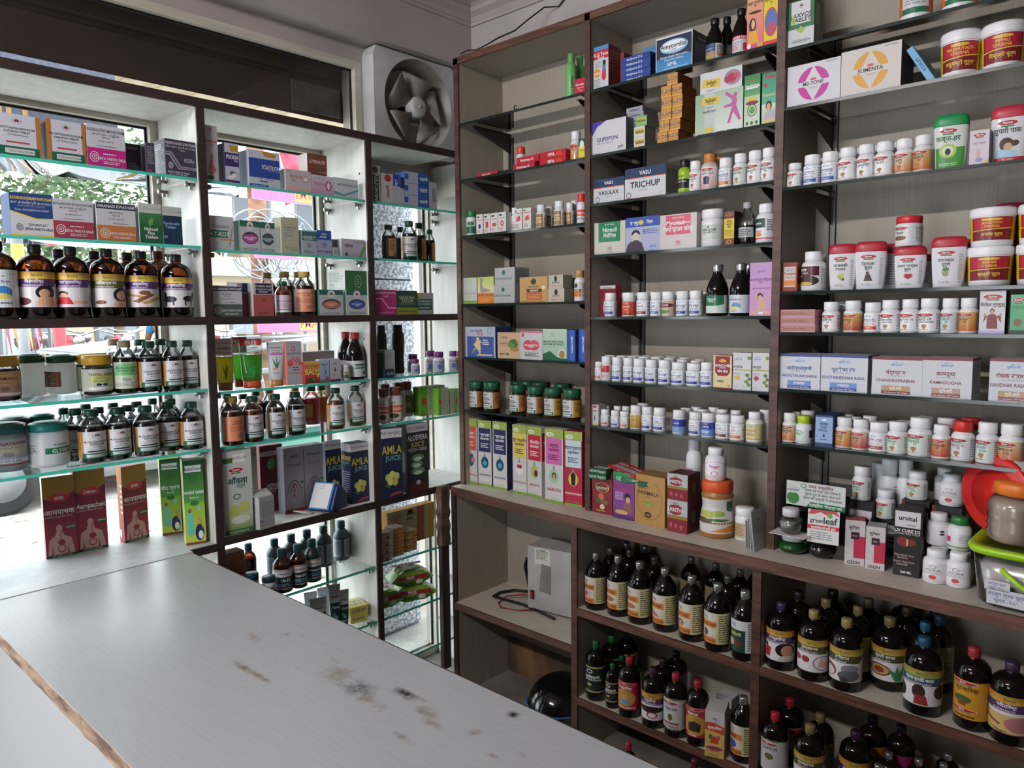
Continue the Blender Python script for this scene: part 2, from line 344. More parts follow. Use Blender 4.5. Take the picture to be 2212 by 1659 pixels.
STAINS = [(1.201, -1.383, .05, .035, 'k', .9), (1.26, -1.40, .06, .02, 'b', .8), (1.29, -1.333, .035, .014, 'k', 1.1), (1.325, -1.325, .03, .008, 'b', .9), (1.517, -1.244, .014, .012, 'k', 1.1), (.922, -1.499, .05, .010, 'b', 1), (.989, -1.495, .05, .009, 'b', 1), (1.114, -1.377, .05, .04, 'b', .85),
 (.503, -1.465, .018, .009, 'b', .8), (.839, -1.341, .03, .02, 'b', .75), (1.384, -1.35, .035, .018, 'b', .9), (1.419, -1.439, .045, .012, 'b', .75), (1.506, -1.34, .02, .015, 'b', .8), (.795, -1.401, .04, .02, 'b', .75), (1.42, -1.37, .03, .012, 'b', .9), (1.06, -1.345, .05, .02, 'b', .6), (1.583, -1.371, .03, .012, 'b', .7), (1.62, -1.33, .02, .012, 'b', .7), (.88, -1.32, .03, .008, 'b', .7), (1.02, -1.42, .03, .02, 'b', .55), (.62, -1.38, .1, .05, 'b', .35)]
sep = N(nt, 'ShaderNodeSeparateXYZ'); L(tc.outputs['Object'], sep.inputs[0])
for kk, tone in (('b', '6a5a40'), ('k', '26221e')):
    acc = None
    for (sx, sy, rx, ry, kd, stg) in STAINS:
        if kd != kk: continue
        vm = N(nt, 'ShaderNodeVectorMath', operation='SUBTRACT'); vm.inputs[1].default_value = (sx-1.2, sy+1.51, 0); L(tc.outputs['Object'], vm.inputs[0])
        v2 = N(nt, 'ShaderNodeVectorMath', operation='MULTIPLY'); v2.inputs[1].default_value = (1/rx, 1/ry, 0); L(vm.outputs[0], v2.inputs[0])
        ln = N(nt, 'ShaderNodeVectorMath', operation='LENGTH'); L(v2.outputs[0], ln.inputs[0])
        mr = N(nt, 'ShaderNodeMapRange'); mr.inputs['From Min'].default_value = 2.1; mr.inputs['From Max'].default_value = 0; mr.inputs['To Max'].default_value = stg; L(ln.outputs['Value'], mr.inputs['Value'])
        if acc is None: acc = mr.outputs[0]
        else:
            mx = N(nt, 'ShaderNodeMath', operation='MAXIMUM'); L(acc, mx.inputs[0]); L(mr.outputs[0], mx.inputs[1]); acc = mx.outputs[0]
    mu = N(nt, 'ShaderNodeMath', operation='MULTIPLY'); L(acc, mu.inputs[0]); L(n3.outputs['Fac'], mu.inputs[1])
    m2 = N(nt, 'ShaderNodeMapRange'); m2.inputs['From Min'].default_value = .22; m2.inputs['From Max'].default_value = .52; L(mu.outputs[0], m2.inputs['Value'])
    mc = N(nt, 'ShaderNodeMix', data_type='RGBA'); L(m2.outputs[0], mc.inputs[0]); L(col, mc.inputs[6]); mc.inputs[7].default_value = (*lin(tone), 1); col = mc.outputs[2]
L(col, pb.inputs['Base Color'])
rr = N(nt, 'ShaderNodeMapRange'); rr.inputs['To Min'].default_value = .22; rr.inputs['To Max'].default_value = .42; L(n2.outputs['Fac'], rr.inputs['Value']); L(rr.outputs[0], pb.inputs['Roughness'])
ct = empty('shop_counter', (1.2, -1.51, FZ), label='long grey laminate counter with brown stains and chipped wooden front edge', category='counter')
o = (1.2, -1.51, FZ)
b = MB(); b.box(.025-1.2, -1.815+1.51, -.0205, 2.35-1.2, -1.205+1.51, 0); tp = b.build('counter_top', M_counter, ct); tp.location = (0, 0, .71-FZ)
b = MB()                                                                                            # chipped edging, a run of uneven bites
rnd = random.Random(3); xs = [.025+i*.0465 for i in range(51)]; vs = []; 
for x in xs:
    d = rnd.uniform(0, .004); t_ = rnd.uniform(0, .003)
    vs += [(x-1.2, -1.815+1.51-.0, .709-FZ-t_), (x-1.2, -1.822+1.51+d, .707-FZ-t_), (x-1.2, -1.822+1.51+d, .682-FZ), (x-1.2, -1.815+1.51, .682-FZ)]
fs = [(4*i+j, 4*i+4+j, 4*i+4+(j+1) % 4, 4*i+(j+1) % 4) for i in range(50) for j in range(4)]
b.add(vs, fs); b.build('wooden_edging', grainy('chipped_wood', '5a4030', 'a88c74', (12, 60, 60), .7, .3), ct)
sub('counter_body', plain('white_counter_laminate', '9c9d9e', .45), (.04, -1.80, FZ, 2.33, -1.22, .6895), par=ct, o=o)
sub('side_edging', M_dark, (.025, -1.205, .688, 2.35, -1.201, .7095), par=ct, o=o)

# ---------------------------------------------------------------- back wall: tall shelving over a cupboard
w = empty('wall_shelf_unit', (1.4, .13, .74), label='tall beige laminate shelf unit with red-brown edging along the back wall', category='shelving')
o = (1.4, .13, .74)
ups = ((.070, .094), (.7655, .7874), (1.4874, 1.512), (2.46, 2.484))
for i, (x0, x1) in enumerate(ups):
    p = sub('upright', M_lam, (x0, .004, .738, x1, .285, 2.575), par=w, o=o); sub('edge_strip', M_wood, (x0-.001, -.004, .738, x1+.001, .004, 2.575), par=p, o=o)
sub('back_panel', M_lam, (.07, .276, .738, 2.484, .290, 2.575), par=w, o=o)
p = sub('top_board', M_lam, (.07, .004, 2.553, 2.484, .285, 2.578), par=w, o=o); sub('edge_strip', M_woodh, (.069, -.004, 2.551, 2.485, .004, 2.579), par=p, o=o)
M_brk = plain('bracket_steel', '3a3636', .45, .6); M_rail = plain('slotted_rail_steel', '6a6866', .4, .7)
bays = [('corner wall bay', .094, .7655, (2.303, 2.069, 1.832, 1.540, 1.310, 1.0765)), ('middle wall bay', .7874, 1.4874, (2.304, 2.071, 1.896, 1.710, 1.481, 1.242, 1.071)), ('right wall bay', 1.512, 2.46, (2.278, 2.106, 1.870, 1.556, 1.431, 1.256, 1.0845))]
for nm, x0, x1, zs in bays:
    for xr in (x0+.055, x1-.055):
        q = sub('slotted_rail', M_rail, (xr-.012, .262, .80, xr-.006, .276, 2.28), (xr+.006, .262, .80, xr+.012, .276, 2.28), (xr-.012, .272, .80, xr+.012, .276, 2.28), par=w, o=o)
    for i, z in enumerate(zs):
        glass_shelf(x0+.002, -.004, x1-.002, .245, z-.0003, .0095, M_dkedge, M_gtr, 'dark-edged glass shelf, %s from the top, in %s' % (NTH[i], nm), 'dark-edged glass shelves of the wall unit')
        for xr in (x0+.055, x1-.055):
            b = MB(); zt = z-.0105; pts = [(.262, zt), (.262, zt-.085), (.235, zt-.075), (.04, zt-.012), (.03, zt)]
            vs = [(xr-o[0]-.0015, y-o[1], zz-o[2]) for y, zz in pts]+[(xr-o[0]+.0015, y-o[1], zz-o[2]) for y, zz in pts]; n = 5
            b.add(vs, [tuple(range(n)), tuple(range(2*n-1, n-1, -1))]+[(k, (k+1) % n, n+(k+1) % n, n+k) for k in range(n)][::-1])
            b.box(xr-o[0]-.010, .03-o[1], zt-.0015-o[2], xr-o[0]+.010, .26-o[1], zt-o[2]); b.build('shelf_bracket', M_brk, w)
b = MB(); b.tube([(.172-o[0], .277-o[1], 2.41-o[2]), (.172-o[0], .273-o[1], 2.41-o[2])], .009, 14); b.build('screw_cover', M_chrome, w)
# ledge and cupboard
lg = empty('ledge_worktop', (1.4, .08, .70), label='cream laminate ledge with brown wooden lip between wall shelves and cupboard', category='worktop')
b = MB(); fr = [(.070, -.058), (.453, -.092), (.99, -.113), (2.60, -.113)]; zt, zb_ = .7372, .7005; q = (1.4, .08, .70)
vs = [(x-q[0], y-q[1], zz-q[2]) for zz in (zb_, zt) for x, y in fr+[(2.60, .30), (.070, .30)]]; b.add(vs, [tuple(range(5, -1, -1)), tuple(range(6, 12))]+[(k, (k+1) % 6, 6+(k+1) % 6, 6+k) for k in range(6)]); b.build('ledge_board', M_ledge, lg)
b = MB(); f2 = [(x-q[0], y-.008-q[1]) for x, y in fr]; f1 = [(x-q[0], y-q[1]) for x, y in fr]
for (a, c), (d, e) in zip(zip(f2, f1), zip(f2[1:], f1[1:])):
    b.add([(a[0], a[1], zb_-q[2]), (d[0], d[1], zb_-q[2]), (e[0], e[1], zb_-q[2]), (c[0], c[1], zb_-q[2]), (a[0], a[1], zt-q[2]), (d[0], d[1], zt-q[2]), (e[0], e[1], zt-q[2]), (c[0], c[1], zt-q[2])], [(0, 3, 2, 1), (4, 5, 6, 7), (0, 1, 5, 4), (2, 3, 7, 6), (0, 4, 7, 3), (1, 2, 6, 5)])
b.build('wooden_lip', M_woodh, lg)
cb = empty('base_cupboard', (1.4, .08, FZ), label='open beige cupboard with brown-edged shelves below the ledge', category='cupboard'); o = (1.4, .08, FZ)
for i, (x0, x1) in enumerate(((.078, .102), (.770, .796), (1.488, 1.515), (2.46, 2.486))):
    yf = -.07 if i == 0 else -.10
    p = sub('partition', M_lam, (x0, yf+.008, FZ, x1, .27, .700), par=cb, o=o); sub('edge_strip', M_wood if i else M_dark, (x0-.001, yf, FZ, x1+.001, yf+.008, .700), par=p, o=o)
sub('back_panel', M_lam, (.078, .268, FZ+.17, 2.486, .278, .700), par=cb, o=o)
for (x0, x1, z, yf) in ((.102, .770, .219, -.085), (.796, 1.488, .383, -.1), (.796, 1.488, .03, -.1), (1.515, 2.46, .385, -.1), (1.515, 2.46, .03, -.1)):
    p = sub('shelf_board', M_ledge, (x0, yf+.008, z-.026, x1, .268, z-.0003), par=cb, o=o); sub('edge_strip', M_woodh, (x0, yf, z-.028, x1, yf+.008, z), par=p, o=o)
sub('tiled_skirting', grainy('stained_stone', '3a3028', '8a6a48', (6, 6, 3), .6), (.102, .262, FZ, .770, .300, FZ+.17), par=cb, o=o)

# ---------------------------------------------------------------- everything on the shelves
LAY = dict(
 gj="r 0 0 1 1 949298;T .5 .86 .035 3a3a40 $1;t .5 .73 .035 7a4a50 $2;a .5 .2 .4 .3 .06 20 160 5a5058;a .5 .1 .25 .35 .06 30 150 5a5058;e .45 .4 .05 .03 a05060;e .5 .34 .05 .03 a05060;e .48 .26 .05 .03 a05060;e .9 .45 .08 .02 4a6a4c;r 0 0 1 .05 a03040",
 aj="r 0 0 1 1 1c2440;r 0 .87 1 1 c8c4c8;t .5 .94 .05 4a4048 PATANJALI;T .5 .7 .12 b8a840 AMLA;T .55 .58 .07 5fa0a0 JUICE;e .3 .3 .14 .055 b8b860;e .5 .34 .14 .055 c8c870;e .7 .31 .14 .055 b8b860;e .4 .24 .14 .055 c8c870;e .62 .23 .14 .055 a8a850;p 4f7a3c .1 .2 .4 .14 .3 .2;p b03048 .3 .02 .9 .06 .95 .09 .5 .07",
 wg="v 0 0 1 .5 c0cc50 7fae3c;v 0 .5 1 1 4f9240 174a2a;r .1 .86 .9 .94 w;T .5 .9 .035 dgn HerbalCanada;e .5 .78 .22 .05 2f6a34;T .5 .62 .045 w $1;t .5 .56 .025 w Swaras;e .5 .49 .2 .03 2f6a34;e .72 .43 .08 .02 lb;e .25 .4 .07 .03 br;p 5fc0b0 .12 .12 .42 .12 .36 .38 .16 .38;e .7 .14 .22 .1 nb;p b88a50 .6 .32 .9 .16 .8 .3;e .75 .11 .12 .05 w;r 0 0 1 .03 br",
 aa="v 0 0 1 1 a83a4c 5e1828;r 0 .8 1 1 9a7430;p 9a7430 0 .74 .3 .7 .6 .72 1 .8 1 .85 0 .85;e .5 .73 .33 .055 c03848;T .5 .73 .04 w $1;T .5 .56 .062 w $2;t .45 .5 .018 lg AYURVEDIC DIGESTIVE TONIC;e .45 .35 .1 .05 cfa09a;p cfa09a .34 .31 .56 .31 .58 .27 .82 .22 .92 .03 .74 .03 .70 .16 .68 .03 .24 .03 .2 .16 .18 .03 .06 .03 .12 .22 .32 .27;e .5 .18 .12 .035 a03840;o .5 .1 .14 .05 .3 a05a50;r .48 .2 .51 .33 a05a50;e .82 .36 .12 .025 gn;T .82 .36 .018 w ayurveda;r 0 0 1 .03 dgn;t .5 .015 .018 w पाचन सुधारे, भूख बढ़ाए",
 vo="r 0 0 1 1 b8bcc0;r 0 .8 1 1 2f6a58;e .5 .84 .16 .14 w;V .5 .84 .24 .18;e .5 .44 .4 .2 3a4048;e .5 .42 .36 .15 $1;T .5 .45 .05 w MADHUJEEVAN;T .5 .39 .05 w TABLET;o .5 .08 .36 .05 .2 g;t .5 .08 .04 g VAIDYARATNAM",
 jg="r 0 0 .58 1 c0c0c0;r .58 0 1 1 $1;V .3 .86 .2 .14;T .3 .66 .08 k GUGGULU;T .3 .57 .08 k TIKTHAKAM;t .3 .46 .07 k ഗുഗ്ഗുലു;r .12 .3 .48 .35 1c1c30;r .05 .03 .55 .2 1f6a44;r .12 .07 .5 .17 c0c4c0;l .64 .3 .8 .9 7 5a3a20;r .84 .5 .95 .9 d8c8b0",
 am="r 0 .5 1 1 a8acac;r 0 0 1 .5 7a2028;r 0 .42 1 .52 8a7030;e .42 .7 .36 .16 8a2028;T .42 .7 .13 d8d8d8 AMASTHA;t .42 .92 .08 6a3030 ama;e .2 .22 .07 .08 a85050;e .45 .2 .07 .08 a85050;e .7 .18 .07 .08 a85050|r 0 0 1 1 4a1418;r .35 .3 .65 .65 5a5a5a",
 ac="r .1 .05 .9 .95 dcd8dc;o .45 .84 .08 .1 .2 6a6a6a;T .45 .64 .1 4a4a50 ACETORIUM;l .2 .38 .7 .56 3 9a9a9a;e .45 .22 .09 .12 c04850;l .3 .05 .6 .1 1 c06060",
 vt="r 0 0 1 1 1c1618;r .02 .45 .98 .85 c8c4c8;T .5 .68 .16 1c1618 उत्तvital;t .65 .52 .05 1c1618 herbals;p 7a2020 0 .9 .2 .86 .1 1 0 1",
 orc="r 0 0 1 1 c08838;v 0 0 1 .2 e0b870 a06820;r .12 .4 .88 .72 d0a868;T .5 .55 .3 3a2a50 SILEDIN",
 ch="r 0 0 1 1 $2;e .5 .5 .3 .4 $1;p $2 .5 .92 .36 .6 .28 .5 .36 .4 .5 .08 .64 .4 .72 .5 .64 .6;a .42 .5 .30 .36 .06 105 165 $2;a .58 .5 .30 .36 .06 15 75 $2;a .42 .5 .30 .36 .06 195 255 $2;a .58 .5 .30 .36 .06 285 345 $2;r .2 .44 .8 .56 $2;T .5 .51 .085 k $3;t .5 .4 .04 g TABLETS;e .5 .6 .06 .03 c05060;t .84 .95 .035 dg 20x30 Tablets",
 bc="r 0 0 1 1 d0ced4;B .42 .88 .62 .12;T .42 .68 .085 k $1;T .42 .57 .085 k $2;$3;l .15 .06 .65 .14 2 g;l .84 .08 .97 .85 14 g",
 kd="r 0 0 1 1 c8c0b4;r .5 0 1 1 c4bc8c;r 0 .52 .5 .72 c87838;r 0 0 .5 .2 c87838;T .25 .84 .07 3a3a3c सांडू;T .26 .62 .09 5a2818 $1;T .26 .1 .08 5a2818 $2;$3;l .55 .06 .95 .95 12 5a5640",
 dc="r 0 0 1 1 c4c4cc;r 0 .93 1 1 $3;D .5 .82 .28 .14;T .48 .6 .1 $3 $1;t .48 .5 .04 g भारत भैषज्य रत्नाकर;T .48 .38 .08 $3 $2;r .2 .02 .78 .24 $4;r .2 .02 .78 .1 $3;T .49 .17 .07 w $5;t .49 .06 .04 w Net Quantity 300 Tablets|r 0 0 1 1 b0aeb4;l .1 .1 .9 .85 16 6a6a70;r 0 .93 1 1 $3",
 vk="r 0 0 1 1 b02844;r .06 .52 .94 .92 $1;r 0 .88 1 1 9aac50;e .28 .925 .22 .03 d8dcc0;t .3 .925 .02 dgn Vaidya;T .5 .78 .045 $2 $3;T .5 .72 .035 $2 $4;l .2 .58 .8 .66 3 $2;p g .44 .47 .5 .53 .56 .47 .58 .42 .42 .42;e .5 .36 .27 .09 $5;$6;r 0 0 1 .035 7aa040;t .5 .06 .018 g Net. Vol. 500 ml",
 vd="r 0 0 1 1 c8c6c4;r .06 .52 .94 .92 $1;r 0 .88 1 1 9aac50;e .28 .925 .22 .03 d8dcc0;t .3 .925 .02 dgn Vaidya;T .5 .78 .045 $2 $3;T .5 .72 .035 $2 $4;l .2 .58 .8 .66 3 $2;p g .44 .47 .5 .53 .56 .47 .58 .42 .42 .42;e .5 .36 .27 .09 $5;$6;r 0 0 1 .035 7aa040;t .5 .06 .018 g Net. Vol. 500 ml",
 kraft="r 0 0 1 1 a87038;r .12 .2 .9 1 c0c2cc;V .5 .84 .2 .14;T .5 .66 .05 k $1;T .5 .58 .05 k $2;t .5 .5 .04 k പത്ഥ്യാഷഡംഗം;r .25 .3 .75 .34 b04038;r .1 0 .95 .22 1f5a48;r .22 .05 .85 .17 c0c4c0;t .55 .11 .05 dg VAIDYARATNAM|r 0 0 1 1 5a3c2c",
 kw="r 0 0 1 .44 $2;r 0 .44 1 1 c0c0c8;T .5 .87 .075 $3 $1;t .5 .78 .06 k കഷായം ഗുളിക;t .5 .7 .05 dg क्वाथम्;l .3 .58 .7 .64 1 g;t .5 .5 .035 k An Ayurvedic Medicine;M .18 .22 .24 .26 d0c8d0;T .62 .2 .07 d8d0d8 ARYA VAIDYA SALA;l .4 .28 .85 .34 1 d0c8d0;l .4 .06 .85 .14 2 d0c8d0|r 0 0 1 .44 $2;r 0 .44 1 1 a8a8b0",
 kwn="r 0 0 1 .4 $2;r 0 .4 1 1 c0c0c4;r 0 .82 1 .97 22283c;T .5 .895 .08 d8d8dc $1;t .5 .74 .06 k കഷായം;t .5 .66 .05 dg क्वाथम्;l .3 .54 .7 .6 1 g;t .6 .46 .035 k Ayurvedic Medicine;M .2 .2 .26 .26 d0ccc8;T .65 .2 .07 d8d4d0 ARYA VAIDYA SALA;l .4 .06 .9 .13 2 d0ccc8|r 0 0 1 1 a8a8a8;r 0 .2 .8 .8 8a8a90",
 nis="r 0 0 1 1 dp;T .5 .9 .075 c8c4d0 NISAKATAKADI KWATHAM;t .5 .8 .055 c8c4d0 നിശാകതകാദി കഷായം;t .55 .72 .05 c8c4d0 Tablet;p 8a8698 0 .66 .2 .66 .5 .28 1 .28 1 .24 .46 .24 .17 .62 0 .62;p a8a4b0 0 .6 .14 .6 .42 .22 1 .22 1 .2 .4 .2 .12 .56 0 .56;l .6 .4 .95 .52 3 c0bcc8;M .16 .28 .16 .18 c8c4d0;T .4 .1 .05 c8c4d0 ARYA VAIDYA SALA;l .1 .02 .7 .06 1 c0bcc8||r 0 0 1 1 dp;l .15 .3 .85 .9 10 a8a4b0;r .1 .1 .5 .14 mg",
 dh="r 0 0 1 1 d0ccce;v 0 .8 1 1 $4 a87830;v 0 .8 .1 1 b04040 b04040;D .5 .91 .34 .13 2f5a3c;r 0 .66 1 .8 $3;T .45 .735 .085 w $1;r 0 .58 .8 .66 $3;T .42 .62 .05 d8ccd0 $2;$5;l .02 .1 .1 .5 8 g;l .86 .06 .99 .7 12 6a6468;r 0 0 1 .02 $3",
 dp="r 0 0 1 1 $3;D .36 .86 .5 .18;T .36 .64 .11 $4 $1;l .1 .5 .6 .56 1 $4;T .36 .4 .08 $4 GUGGUL RAS;r .02 .06 .64 .26 $2;t .33 .16 .08 w रसकल्प;r 0 .3 1 .315 $2;l .7 .06 .97 .95 9 6a6a70",
 by="v 0 0 1 1 $3 $4;B .34 .86 .56 .18;T .34 .62 .12 $5 $1;T .4 .48 .09 $5 $2;e .36 .26 .08 .1 a07850;r .33 .1 .4 .24 a07850;l .12 .04 .6 .1 1 8a5a50;l .7 .08 .97 .95 10 6a6a70",
 vy="r 0 0 1 1 d8b828;r .2 0 .8 1 7a2028;r .22 .5 .78 .98 b02838;e .5 .9 .14 .06 d8b848;T .5 .76 .11 d8b848 $1;T .5 .61 .11 d8b848 CHURNA;p d8b848 .2 .44 .8 .54 .8 .5 .2 .4;T .5 .26 .14 d8b848 $2 चूर्ण;l .02 .3 .16 .8 8 8a6a20;l .84 .3 .97 .95 9 8a6a20;e .9 .2 .04 .08 c06030",
 vr="r 0 0 1 1 b08048;r .28 .06 .88 1 c4c4c8;V .58 .86 .22 .16;T .58 .62 .07 k $1;T .58 .53 .07 k $2;t .58 .44 .05 k കഷായം;l .35 .34 .8 .38 1 g;r .36 .24 .78 .29 1c1c30;r .24 0 .95 .2 1f5a44;r .34 .05 .88 .15 b8c0bc;t .62 .1 .05 dg VAIDYARATNAM;l .04 .3 .22 .9 8 7a5428",
)
SHELF = {
 'a1': 'top shelf, left window bay',
 'a2': 'second shelf, left window bay',
 'a3': 'wooden rail, left window bay',
 'a4': 'shelf under rail, left window bay',
 'a5': 'lowest glass, left window bay',
 'a6': 'counter end, left window bay',
 'a7': 'low glass, left window bay',
 'b1': 'top shelf, middle window bay',
 'b2': 'second shelf, middle window bay',
 'b3': 'wooden rail, middle window bay',
 'b4': 'shelf under rail, middle window bay',
 'b5': 'fourth glass, middle window bay',
 'b6': 'bottom board, middle window bay',
 'b7': 'low glass, middle window bay',
 'b8': 'lowest glass, middle window bay',
 'c1': 'top shelf, narrow window bay',
 'c2': 'second shelf, narrow window bay',
 'c3': 'wooden rail, narrow window bay',
 'c4': 'shelf under rail, narrow window bay',
 'c5': 'fourth glass, narrow window bay',
 'c6': 'bottom board, narrow window bay',
 'c7': 'low glass, narrow window bay',
 'c8': 'lowest glass, narrow window bay',
 'd1': 'top shelf, corner wall bay',
 'd2': 'second shelf, corner wall bay',
 'd3': 'third shelf, corner wall bay',
 'd4': 'fourth shelf, corner wall bay',
 'd5': 'fifth shelf, corner wall bay',
 'd6': 'sixth shelf, corner wall bay',
 'e1': 'top shelf, middle wall bay',
 'e2': 'second shelf, middle wall bay',
 'e3': 'third shelf, middle wall bay',
 'e4': 'fourth shelf, middle wall bay',
 'e5': 'fifth shelf, middle wall bay',
 'e6': 'sixth shelf, middle wall bay',
 'e7': 'seventh shelf, middle wall bay',
 'f1': 'top shelf, right wall bay',
 'f2': 'second shelf, right wall bay',
 'f3': 'third shelf, right wall bay',
 'f4': 'fourth shelf, right wall bay',
 'f5': 'fifth shelf, right wall bay',
 'f6': 'sixth shelf, right wall bay',
 'f7': 'seventh shelf, right wall bay',
 'd7': 'ledge, corner wall bay',
 'e8': 'ledge, middle wall bay',
 'f8': 'ledge, right wall bay',
 'g1': 'upper cupboard shelf, middle bay',
 'g2': 'lower cupboard shelf, middle bay',
 'g0': 'floor, middle cupboard',
 'h1': 'upper cupboard shelf, right bay',
 'h2': 'lower cupboard shelf, right bay',
}
